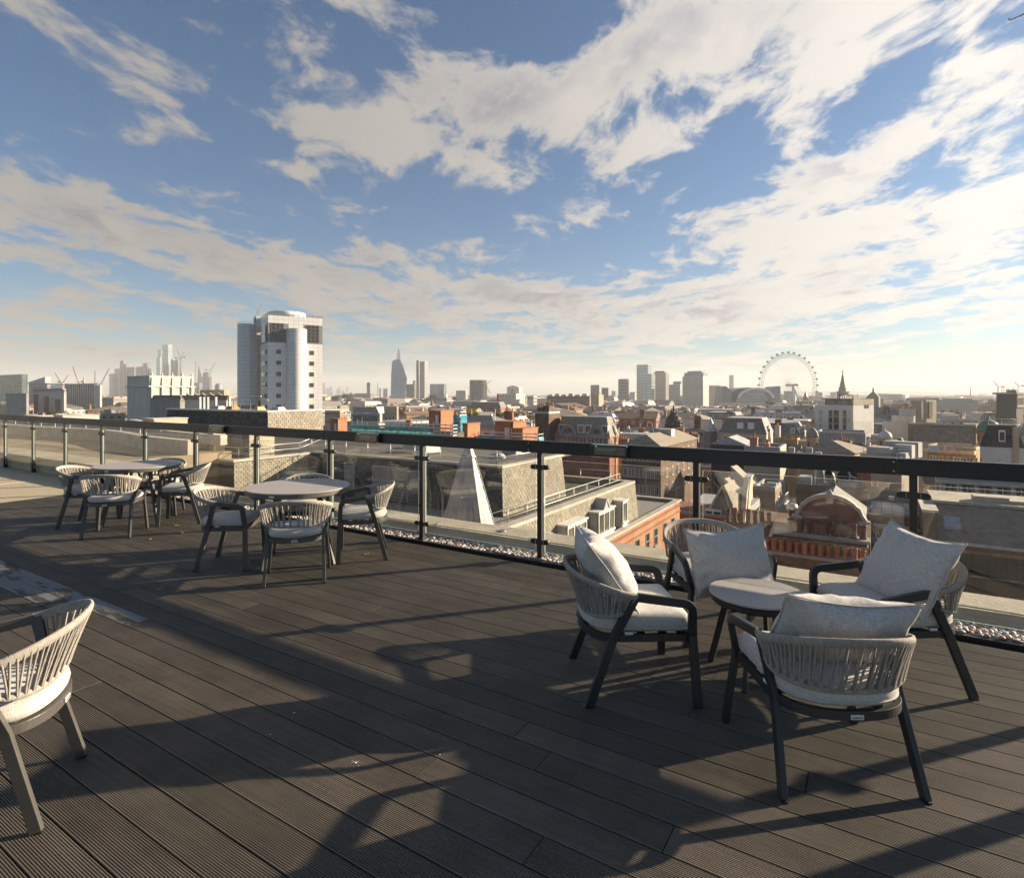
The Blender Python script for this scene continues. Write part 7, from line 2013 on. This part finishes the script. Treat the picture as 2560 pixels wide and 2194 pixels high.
# right (sunlit) face carries the drum and the windows
ys = [b.px_side(x) for x in (692, 704, 716, 770, 774, 785)]
holes = [(b.px_side(678), b.px_side(709), b.h-10.2, b.h-3.1), (b.px_side(767), b.px_side(797), b.h-10.2, b.h-3.1)]
rowsz = [b.h-14.4-4.42*k for k in range(7)]
wy = [(b.px_side(690.5), b.px_side(702.5)), (b.px_side(773.5), b.px_side(784.5))]
cover('s', 0, b.ly, zlo, b.h, holes)
for hq in holes:
    mb = MB(); mb.box(b.lx+.005, b.lx+.03, hq[0], hq[1], hq[2], hq[3]); wn = mb.build('corner_glazing', M_PANE, b.root)
    mb = MB()
    for k in range(4): y = hq[0]+(hq[1]-hq[0])*k/3; mb.box(b.lx+.03, b.lx+.14, y-.09, y+.09, hq[2], hq[3])
    for k in range(6): z = hq[2]+(hq[3]-hq[2])*k/5; mb.box(b.lx+.03, b.lx+.12, hq[0], hq[1], z-.07, z+.07)
    mb.build('glazing_bar', mat('bronze bar', (.22, .15, .10), .5), wn)
for (a, c) in wy:
    for z in rowsz:
        mb = MB(); mb.box(b.lx+.055, b.lx+.075, a, c, z-.8, z+.8); wn = mb.build('window', M_PANE, b.root)
        mb = MB()
        for (p, q, r_, s_) in ((a, c, z-.03, z+.03), (a-.06, a, z-.85, z+.85), (c, c+.06, z-.85, z+.85), (a-.06, c+.06, z+.8, z+.87), (a-.06, c+.06, z-.87, z-.8)): mb.box(b.lx+.056, b.lx+.11, p, q, r_, s_)
        mb.build('window_frame', M_CONCG, wn)
fc = [(b.lx*.15, b.lx*.42), (b.lx*.52, b.lx*.9)]
cover('f', 0, b.lx, zlo, b.h, [(b.lx*.1, b.lx*.9, b.h-10.2, b.h-3.1)])
mb = MB(); mb.box(b.lx*.1, b.lx*.9, -.03, -.005, b.h-10.2, b.h-3.1); mb.build('corner_glazing', M_PANE, b.root)
for (a, c) in fc:
    for z in rowsz: mb = MB(); mb.box(a, c, -.075, -.055, z-.8, z+.8); mb.build('window', M_PANE, b.root)
# drum on the sunlit face
yc = (b.px_side(716)+b.px_side(766))/2; rr = (b.px_side(766)-b.px_side(716))/2*1.02
q_ = MB(); n = 13; zt = b.h-5.0
for i in range(n):
    a0_, a1_ = -PI/2+PI*i/n, -PI/2+PI*(i+1)/n
    for j in range(23):
        z1 = zt-PH*j; z0 = z1-PH+.05
        mb = MB(); seg = 3; i0 = 0
        for s in range(seg+1):
            a = a0_+.006+(a1_-a0_-.012)*s/seg
            for (r_, z) in ((rr, z0), (rr, z1)): mb.v.append((b.lx+.5*0+r_*math.cos(a)*.85, yc+r_*math.sin(a), z))
        for s in range(seg):
            p = s*2; mb.face((p, p+2, p+3, p+1), True)
        mb.build('drum_panel', M_WT, b.root, uvs=False)
mb = MB(); mb.lathe([((rr-.1), zlo), ((rr-.1), zt-.02)], 32, c=(b.lx, yc, 0), sx=.85); mb.build('drum_core', M_JOINT, b.root, uvs=False)
mb = MB(); mb.lathe([(7.6, b.h), (7.6, b.h+2.6), (7.3, b.h+2.9), (0, b.h+3.0)], 36, c=(b.lx*.25-1, b.ly*.46, 0)); mb.build('roof_drum', M_WT, b.root, uvs=False)
mb = MB()
for (p, q) in (((0, 0), (b.lx, 0)), ((b.lx, 0), (b.lx, b.ly))): mb.bar((*p, b.h+.75), (*q, b.h+.75), .14, .14); mb.bar((*p, b.h+.35), (*q, b.h+.35), .12, .12)
for k in range(12): y = b.ly*k/11; mb.box(b.lx-.1, b.lx+.1, y-.1, y+.1, b.h, b.h+.9)
mb.build('roof_rail', M_OCHRE, b.root, uvs=False)
# two lower white wings behind at the left
def px_thing(name, label, cat, x, d): q = at(x, HY, d); return thing(name, label, cat, (q.x, q.y, GZ)), q
w_, q = px_thing('white_tower_wing', 'faceted lower wing of the white tower with blank panels', 'tower wing', 617.5, 240)
r_ = 24.0*240/FPX*.93; zt = zpx(811, 240)-GZ; NF = 10
mb = MB(); mb.lathe([(r_-.06, 0), (r_-.06, zt-.05)], NF, smooth=False, a0=.35); mb.build('core', M_JOINT, w_, uvs=False)
side_ = 2*r_*math.sin(PI/NF)
for h2 in range(2):
    pm = MB(); pm.box(.03, side_/2-.03, -.03, .05, .03, PH-.03); pmesh = pm.mesh('cladding_panel', M_WT, uvs=False)
    for j in range(NF):
        a0_ = .35+2*PI*j/NF; p0 = Vector((math.cos(a0_)*r_, math.sin(a0_)*r_, 0)); a1_ = a0_+2*PI/NF; p1 = Vector((math.cos(a1_)*r_, math.sin(a1_)*r_, 0)); mid = a0_+PI/NF
        if math.sin(mid) > .45: continue
        for k in range(22):
            o = link('cladding_panel', pmesh, w_); pp = p0.lerp(p1, .5*h2); o.location = (pp.x, pp.y, zt-PH*(k+1)); o.rotation_euler = (0, 0, math.atan2(p1.y-p0.y, p1.x-p0.x))
mb = MB(); mb.tube([(math.cos(2*PI*k/NF+.35)*(r_-.3), math.sin(2*PI*k/NF+.35)*(r_-.3), zt+.8) for k in range(NF)], .06, 5, closed=True)
for k in range(NF): a = 2*PI*k/NF+.35; mb.bar((math.cos(a)*(r_-.3), math.sin(a)*(r_-.3), zt), (math.cos(a)*(r_-.3), math.sin(a)*(r_-.3), zt+.8), .09, .09)
mb.build('roof_rail', M_GALV, w_, uvs=False)
w2 = Block('white_tower_wing', 'shaded link wing between the white tower and its faceted wing', 'tower wing', 634, 640, 676, 789, 247, rot=-28)
mb = MB(); mb.box(0, w2.lx, 0, w2.ly, 0, w2.h); mb.build('core', M_JOINT, w2.root)
b = w2; zlo = w2.h-36
cover('s', 0, w2.ly, zlo, w2.h, [])
for (y, hx) in ((.6, 5.4), (1.5, 4.4)):
    mb = MB(); mb.tube([(w2.lx-.5, y, w2.h), (w2.lx-.5, y, w2.h+hx)], .16, 6)
    for k in range(4): mb.box(w2.lx-.8, w2.lx-.2, y-.35, y+.35, w2.h+hx*.45+k*.7, w2.h+hx*.45+k*.7+.3)
    mb.build('mast', M_PLANT, w2.root, uvs=False)
# yellow sheet flags and the airliner
q = at(1181, 1027, 200); t_ = thing('yellow_sheeting', 'bright yellow forked sheeting on a roof above the scaffold tower', 'sheeting', tuple(q))
mb = MB(); k = 200/FPX
pts = [(-18, 0), (-13, 7), (17, 8), (8, 1), (18, -7), (-12, -6)]
mb.v = [(p[0]*k, 0, p[1]*k) for p in pts]+[(p[0]*k, 1.2, p[1]*k-.2) for p in pts]
n = 6; mb.face(range(n)); mb.face([n+j for j in reversed(range(n))])
for j in range(n): jj = (j+1) % n; mb.face((j, jj, n+jj, n+j))
mb.build('sheet', M_YEL, t_); mb = MB(); mb.box(-1.8, 1.8, .3, 1.0, GZ-q.z, -.6); mb.build('support', M_BROWN, t_)
q = at(2546, 42, 2250); pl = thing('airliner', 'grey twin engined airliner crossing the top right corner of the sky', 'aeroplane', tuple(q))
M_PLANE = mat('aircraft paint', (.07, .07, .075), .35, var=.03); M_PLB = mat('aircraft belly', (.02, .022, .03), .35)
LEN = 60.0
mb = MB(); mb.lathe([(.1, -LEN/2), (.9, -LEN*.45), (2.2, -LEN*.33), (2.8, -LEN*.2), (2.8, LEN*.33), (2.3, LEN*.42), (1.2, LEN*.475), (.1, LEN*.5)], 18); o = mb.build('fuselage', M_PLANE, pl, uvs=False)
fus = [o]
def wing(name, pts, th, m):
    mb = MB(); n = len(pts); mb.v = [(p[0], p[1], p[2]+th/2) for p in pts]+[(p[0], p[1], p[2]-th/2) for p in pts]
    mb.face(range(n)); mb.face([n+j for j in reversed(range(n))])
    for j in range(n): jj = (j+1) % n; mb.face((j, jj, n+jj, n+j))
    fus.append(mb.build(name, m, pl, uvs=False))
# local: z forward along the fuselage, x sideways (wings), y up
for s in (-1, 1):
    wing_ = [(s*2.2, -.6, 7), (s*2.2, -.6, -5), (s*28, 2.2, -13.5), (s*28.5, 2.3, -11.5)]
    mb = MB(); mb.v = [(p[0], p[1]+.5*(1 if i < 2 else .25), p[2]) for i, p in enumerate(wing_)]+[(p[0], p[1]-.5*(1 if i < 2 else .25), p[2]) for i, p in enumerate(wing_)]
    for f in ((0,1,2,3),(7,6,5,4),(0,4,5,1),(1,5,6,2),(2,6,7,3),(3,7,4,0)): mb.face(f)
    fus.append(mb.build('wing', M_PLANE, pl, uvs=False))
    mb = MB(); tw = [(s*.8, .6, -23.5), (s*.8, .6, -28), (s*10, 1.6, -30.5), (s*10, 1.6, -28.6)]; mb.v = [(p[0], p[1]+.22, p[2]) for p in tw]+[(p[0], p[1]-.22, p[2]) for p in tw]
    for f in ((0,1,2,3),(7,6,5,4),(0,4,5,1),(1,5,6,2),(2,6,7,3),(3,7,4,0)): mb.face(f)
    fus.append(mb.build('tailplane', M_PLANE, pl, uvs=False))
    mb = MB(); mb.lathe([(1.3, -2.6), (1.8, -1), (1.85, 1.8), (1.6, 2.8), (1.2, 2.6)], 14, c=(s*9.2, -2.3, 5.5)); fus.append(mb.build('engine', M_PLB, pl, uvs=False))
mb = MB(); fn = [(0, 2.2, -20), (0, 2.0, -28), (0, 11, -31), (0, 11, -28.5)]; mb.v = [(p[0]+.25, p[1], p[2]) for p in fn]+[(p[0]-.25, p[1], p[2]) for p in fn]
for f in ((0,1,2,3),(7,6,5,4),(0,4,5,1),(1,5,6,2),(2,6,7,3),(3,7,4,0)): mb.face(f)
fus.append(mb.build('tail_fin', mat('tail colours', (.16, .06, .08), .4), pl, uvs=False))
fwd = Vector((.72, -.50, .22)).normalized(); upv = Vector((-.35, -.30, .88)); rt = fwd.cross(upv).normalized()*-1; upv = fwd.cross(rt).normalized()
upv = upv if upv.z > 0 else -upv
rt = upv.cross(fwd).normalized()
MM = Matrix((rt, upv, fwd)).transposed()
pl.rotation_euler = MM.to_euler()
# ================================================================== the ordinary roofs between the landmarks
LANDMARKS = [(30, 'the green glass office'), (120, 'the gabled block'), (205, 'the steel office'), (400, 'the temple block'), (520, 'the sawtooth hall'), (725, 'the white tower'), (835, 'the small orange tower'), (915, 'the ribbon window office'),
             (1000, 'the curved tower'), (1095, 'the slanted glass block'), (1150, 'the netted scaffold'), (1195, 'the round tower'), (1285, 'the big orange tower'), (1360, 'the sooty flank'), (1450, 'the arched hall'), (1560, 'the slanted crown tower'), (1620, 'the gridded towers'),
             (1684, 'the ironwork dome'), (1777, 'the white spirelet'), (1887, 'the arched station'), (1967, 'the wheel'), (2031, 'the grey domed turret'), (2107, 'the church steeple'), (2183, 'the pointed roof'), (2310, 'the fly tower'), (2405, 'the green roofed hall'), (2472, 'the green domed turret'), (2530, 'the sign tower')]
rng = random.Random(21)
WALLS = [('ochre brick', M_OCHRE), ('red brick', M_RED), ('sooty brick', M_BROWN), ('white', M_WHITE), ('cream', M_CREAM), ('grey', M_CONCG)]
WT = [24, 20, 12, 14, 18, 12]
ROOFS = {'mansard': [('slate mansard', M_SLATE), ('lead mansard', M_LEAD)], 'hip': [('slate hipped roof', M_SLATE), ('tan hipped roof', MATS['tan felt roof']), ('brown hipped roof', M_TILE)],
         'gable': [('slate pitched roof', M_SLATE), ('brown tiled roof', M_TILE)], 'flat': [('flat roof', M_COPE)]}
KINDNAME = {'mansard': ('mansard_building', 'building'), 'hip': ('hip_roofed_building', 'building'), 'gable': ('terrace_house', 'house'), 'flat': ('office_block', 'office')}
ORD = ['first', 'second', 'third', 'fourth', 'fifth', 'sixth', 'seventh', 'eighth', 'ninth', 'tenth']
made = []
def clear_of(cx_, cy_, r):
    for (x, y, fr, _b) in FOOT:
        if (x-cx_)**2+(y-cy_)**2 < (fr+r)**2*.72: return False
    return True
d = 70.0
while d < 1250:
    w0 = 13.0*(d/150)**.42
    x = -.93*d
    while x < .93*d:
        wdt = w0*rng.uniform(.7, 1.6); dep = wdt*rng.uniform(.7, 1.2)
        cx_, cy_ = x+wdt*.5, d*rng.uniform(.96, 1.07)
        x += wdt*1.05+rng.choice((.3, .6, 1.5, 5))*(1+d/600)
        pxc = CX+cx_/cy_*FPX
        half = wdt*.7/cy_*FPX
        if pxc < -half or pxc > 2560+half: continue
        zt = rng.uniform(-15.5, -10.0)+(rng.uniform(1, 4) if rng.random() < .16 and d > 130 else 0)-(2.5 if d < 110 else 0)
        if 900 < pxc < 1500 and d < 150: zt -= 1.0
        kind = rng.choices(('mansard', 'hip', 'gable', 'flat'), (26, 18, 22, 34))[0]
        rh = {'mansard': 2.8, 'hip': 2.6, 'gable': 2.8, 'flat': .5}[kind]*(1+d/1500)
        ytop = HY-(zt+rh-EYE)/cy_*FPX
        rail = 1033+.0503*pxc
        if ytop > rail-3 and pxc < 1640: continue
        if ytop > 1330: continue
        if not clear_of(cx_, cy_, wdt*.5): continue
        bad = False
        for (a, c, yb, dl) in PROTECT:
            if cy_ < dl and pxc+half > a and pxc-half < c and ytop < yb: 
                zt2 = EYE-(yb+2-HY)/FPX*cy_-rh
                if zt2 > -22: zt = min(zt, zt2); ytop = HY-(zt+rh-EYE)/cy_*FPX
                else: bad = True; break
        if bad or (ytop > rail-3 and pxc < 1640): continue
        FOOT.append((cx_, cy_, wdt*.5, None))
        wn, wm = rng.choices(WALLS, WT)[0]
        rn, rm = rng.choice(ROOFS[kind])
        nm, cat = KINDNAME[kind]
        class B_: pass
        b = B_(); b.lx, b.ly, b.h = wdt, dep, zt-GZ
        a = A0+R(rng.choice((0, 0, 0, 12, -10, 24, -18)))
        ex = Vector((math.cos(a), math.sin(a))); ey = Vector((-math.sin(a), math.cos(a)))
        o = Vector((cx_, cy_))-ex*wdt/2-ey*dep/2
        b.root = thing(nm, '', cat, (o.x, o.y, GZ), a, 'ordinary roofs of the city')
        mb = MB(); mb.box(0, b.lx, 0, b.ly, b.h-14, b.h, bottom=False); mb.build('wall', wm, b.root, uvs=False, fix=False)
        roofed(b, kind, rm, rh, min(1.6, wdt*.12))
        cells = []
        nw = max(2, int(wdt/ (2.8*(1+d/900)))); ns = max(2, int(dep/(2.8*(1+d/900))))
        ww_ = .38*wdt/nw
        for r_ in range(2 if d > 260 else 3):
            cells += grid(b, 'f', nw, 1, ww_, 1.5, top=1.0+3.0*r_); cells += grid(b, 's', ns, 1, ww_, 1.5, top=1.0+3.0*r_)
        windows_joined(b, cells, M_PANE if wn != 'white' else M_PANEL, None if d > 500 else (M_WFR if wn != 'white' else M_DFR), .09, .1, 2 if d < 200 else 1)
        feats = ''
        if kind != 'flat' or rng.random() < .25:
            nch = rng.choice((1, 2, 2)) if kind != 'flat' else 1
            for q in range(nch):
                cx2 = rng.uniform(.1, .8)*wdt; cy2 = rng.choice((.05, .45, .85))*dep
                hh_ = rh+rng.uniform(.6, 1.6)
                c_ = stack(b, cx2, cy2, b.h-.2, rng.uniform(1.4, 2.6), .8, hh_, (4 if d < 170 else 0), rng.choice((M_RED, M_BROWN, M_OCHRE)))
                if d >= 170:
                    mb = MB()
                    for k in range(4): mb.box(cx2+.2+k*.45, cx2+.42+k*.45, cy2+.25, cy2+.5, b.h-.12+hh_, b.h+.6+hh_)
                    mb.build('chimney_pot', M_TERRA, c_, 'stuff', uvs=False, fix=False)
            feats = ' and chimneys' if nch > 1 else ' and one chimney'
        if kind == 'flat':
            for q in range(rng.choice((1, 2, 3))):
                bx0, by0 = rng.uniform(.1, .6)*wdt, rng.uniform(.2, .6)*dep; bw_, bh_ = rng.uniform(.15, .35)*wdt, rng.uniform(1.0, 2.6)
                mb = MB(); mb.box(bx0, bx0+bw_, by0, by0+bw_*.8, b.h+.05, b.h+.05+bh_); mb.build('plant_room', rng.choice((M_WHITE, M_PLANT, M_CREAM, M_LEAD, M_BROWN)), b.root, uvs=False)
            if d < 400:
                mb = MB()
                for q in range(rng.choice((3, 6, 9))):
                    bx0, by0 = rng.uniform(.05, .9)*wdt, rng.uniform(.05, .9)*dep; mb.box(bx0, bx0+rng.uniform(.4, 1.2), by0, by0+rng.uniform(.4, 1), b.h+.05, b.h+.05+rng.uniform(.4, 1.2))
                mb.build('vent', rng.choice((M_WHITE, M_PLANT)), b.root, 'stuff', uvs=False, fix=False)
            feats = ''
        if d < 520:
            mb = MB()
            for q in range(rng.choice((4, 7, 10))):
                bx0, by0 = rng.uniform(.06, .92)*wdt, rng.uniform(.1, .9)*dep; zz = b.h+(rh*.75 if kind != 'flat' else .3)
                if rng.random() < .5: mb.box(bx0, bx0+.07, by0, by0+.07, b.h, zz+rng.uniform(1.2, 2.8))
                else: s_ = rng.uniform(.3, .9); mb.box(bx0, bx0+s_, by0, by0+s_, b.h, zz+rng.uniform(.3, .9))
            if rng.random() < .5: mb.bar((0, .15, b.h+rh*.2+.9), (wdt, .15, b.h+rh*.2+.9), .07, .07)
            mb.build('roof_clutter', rng.choice((M_PLANT, M_WHITE, M_GALV, M_LEAD, M_BROWN)), b.root, 'stuff', uvs=False, fix=False)
        if kind == 'mansard' and d < 420:
            nd = max(2, int(wdt/3.2))
            for fce in ('f', 's'):
                L = b.lx if fce == 'f' else b.ly
                nd = max(1, int(L/3.2)); mw, mp = MB(), MB()
                for k in range(nd):
                    c = L*(k+.5)/nd
                    if fce == 'f': mw.box(c-.6, c+.6, .05, 1.3, b.h+.5, b.h+2.0); mp.box(c-.42, c+.42, .01, .048, b.h+.65, b.h+1.85)
                    else: mw.box(b.lx-1.3, b.lx-.05, c-.6, c+.6, b.h+.5, b.h+2.0); mp.box(b.lx-.048, b.lx-.01, c-.42, c+.42, b.h+.65, b.h+1.85)
                dm = mw.build('dormer', M_WFR, b.root, 'stuff', uvs=False, fix=False); mp.build('dormer_glass', M_PANE, dm, 'stuff', uvs=False, fix=False)
            feats = ' and dormers'
        lmx, lmn = min(LANDMARKS, key=lambda q: abs(q[0]-pxc))
        side = 'left of' if pxc < lmx-12 else 'right of' if pxc > lmx+12 else 'below'
        dist = 'near' if d < 130 else 'midway' if d < 350 else 'far'
        made.append((pxc, b.root, '%s %s, %s, %s %s, %s' % (wn, 'office' if kind == 'flat' else 'house' if kind == 'gable' else 'building', rn, side, lmn, dist)))
    d *= 1.165
made.sort(key=lambda q: q[0])
byl = {}
for q in made: byl.setdefault(q[2], []).append(q[1])
for lab, objs in byl.items():
    if len(objs) == 1: objs[0]['label'] = lab; continue
    for k, o in enumerate(objs): o['label'] = lab+', '+ORD[min(k, 9)]+' from the left'
# the far city that reads as one mass
M_DIST = D.materials.new('distant city'); M_DIST.use_nodes = True
t = NT(M_DIST.node_tree); pb = t.n['Principled BSDF']; geo = t.new('ShaderNodeNewGeometry')
cr_ = t.new('ShaderNodeValToRGB'); t.l.new(geo.outputs['Random Per Island'], cr_.inputs[0]); els = cr_.color_ramp.elements; cr_.color_ramp.interpolation = 'CONSTANT'
els[0].color = (.35, .25, .15, 1); els[1].position = .9; els[1].color = (.10, .10, .11, 1)
for pos, c in ((.15, (.5, .45, .36, 1)), (.3, (.24, .12, .08, 1)), (.42, (.55, .53, .5, 1)), (.55, (.15, .13, .12, 1)), (.66, (.30, .30, .31, 1)), (.78, (.42, .33, .2, 1))):
    e = els.new(pos); e.color = c
t.l.new(cr_.outputs[0], pb.inputs['Base Color']); pb.inputs['Roughness'].default_value = .8
mb = MB(); d = 1250.0
while d < 7000:
    x = -.95*d; w0 = 26*(d/1250)**.8
    while x < .95*d:
        wdt = w0*rng.uniform(.5, 1.7); dep = wdt*rng.uniform(.6, 1.2)
        zt = rng.uniform(-20, -8)+(rng.uniform(4, 14) if rng.random() < .10 else 0)
        y0 = d*rng.uniform(.96, 1.05); a = A0+R(rng.choice((0, 15, -15, 30)))
        mb.box(-wdt/2, wdt/2, -dep/2, dep/2, GZ, zt, Matrix.Translation((x+wdt/2, y0, 0)) @ Matrix.Rotation(a, 4, 'Z'), bottom=False)
        x += wdt*rng.uniform(1.05, 1.7)
    d *= 1.075
mb.build('distant_city', M_DIST, None, 'stuff', uvs=False, fix=False)
# trees
def tree(label, xp, ytop, d, hpx, wpx, col, base=GZ):
    q = at(xp, HY, d); zt = zpx(ytop, d); hgt = hpx*d/FPX; rad = wpx*d/FPX/2
    t_ = thing('tree', label, 'tree', (q.x, q.y, zt-hgt), 0, 'trees among the roofs')
    mb = MB(); mb.tube([(0, 0, base-(zt-hgt) if base < zt-hgt else 0), (0, 0, 0), (.1*rad, 0, hgt*.35), (0, .1*rad, hgt*.6)], [rad*.12, rad*.1, rad*.07, rad*.03], 6)
    for k in range(5):
        a = k*1.3; mb.tube([(0, 0, hgt*.25), (rad*.5*math.cos(a), rad*.5*math.sin(a), hgt*.6)], [rad*.05, rad*.015], 5)
    mb.build('trunk', mat('bark', (.06, .045, .03), .9), t_, uvs=False)
    mb = MB(); r_ = random.Random(int(xp)); cl = [(Vector((r_.uniform(-.7, .7)*rad, r_.uniform(-.7, .7)*rad, hgt*r_.uniform(.42, .88))), r_.uniform(.3, .55)*rad) for _ in range(13)]
    for k in range(650):
        c, s = r_.choice(cl); v = Vector((r_.gauss(0, 1), r_.gauss(0, 1), r_.gauss(0, 1))).normalized()*s*r_.uniform(.5, 1.05); p = c+v
        e1 = Vector((r_.gauss(0, 1), r_.gauss(0, 1), r_.gauss(0, 1))).normalized(); e2 = e1.orthogonal().normalized(); sz = rad*.10*r_.uniform(.6, 1.4)
        mb.poly([p-e1*sz, p+e2*sz*.6, p+e1*sz, p-e2*sz*.6])
    mb.build('crown', mat('leaves %s' % col[0], col[1], .8, var=.35, scale=.8), t_, uvs=False, fix=False)
GRN = ('olive', (.055, .075, .028)); DKG = ('dark green', (.03, .05, .022)); AUT = ('autumn', (.26, .15, .035))
for a in (('roof garden shrub left of the ornate hall, larger one', 1250, 1031, 165, 16, 26, GRN, -12), ('roof garden shrub just left of the sooty brick flank', 1327, 1030, 175, 10, 9, GRN, -12), ('dark tree on the roof garden behind the largest orange stair tower', 1285, 1034, 180, 12, 24, DKG, -12),
          ('autumn tree in front of the pale stone slot window tower', 1769, 1017, 520, 13, 13, AUT), ('smaller autumn tree beside the other autumn tree', 1781, 1019, 520, 10, 10, AUT), ('dark bushy tree left of the golden cranes', 1137, 992, 640, 11, 14, DKG), ('dark round tree right of the curved blue tower', 1082, 987, 700, 9, 16, GRN),
          ('dark trees in the haze under the square chimney tower', 870, 988, 1100, 10, 30, DKG), ('second dark tree in the haze right of the white tower', 838, 991, 1100, 8, 22, DKG), ('roof planting beyond the left end of the rail', 128, 1030, 130, 8, 22, GRN, -9), ('dark tree behind the arched station', 1925, 1004, 700, 9, 28, DKG), ('pale green tree low in the haze right of the fly tower', 2385, 1032, 520, 8, 40, GRN)):
    tree(*a)
# ================================================================== the air
hz = MB(); hz.box(-8600, 8600, -60, 9200, -42, 240)
hm = D.materials.new('haze'); hm.use_nodes = True
ht = NT(hm.node_tree); ht.n.clear()
pv_ = ht.new('ShaderNodeVolumePrincipled'); pv_.inputs['Density'].default_value = HAZE
pv_.inputs['Color'].default_value = (.96, .97, 1.0, 1); pv_.inputs['Anisotropy'].default_value = .1
ho = ht.new('ShaderNodeOutputMaterial'); ht.l.new(pv_.outputs[0], ho.inputs['Volume'])
hz.build('haze', hm, None, 'stuff', uvs=False)
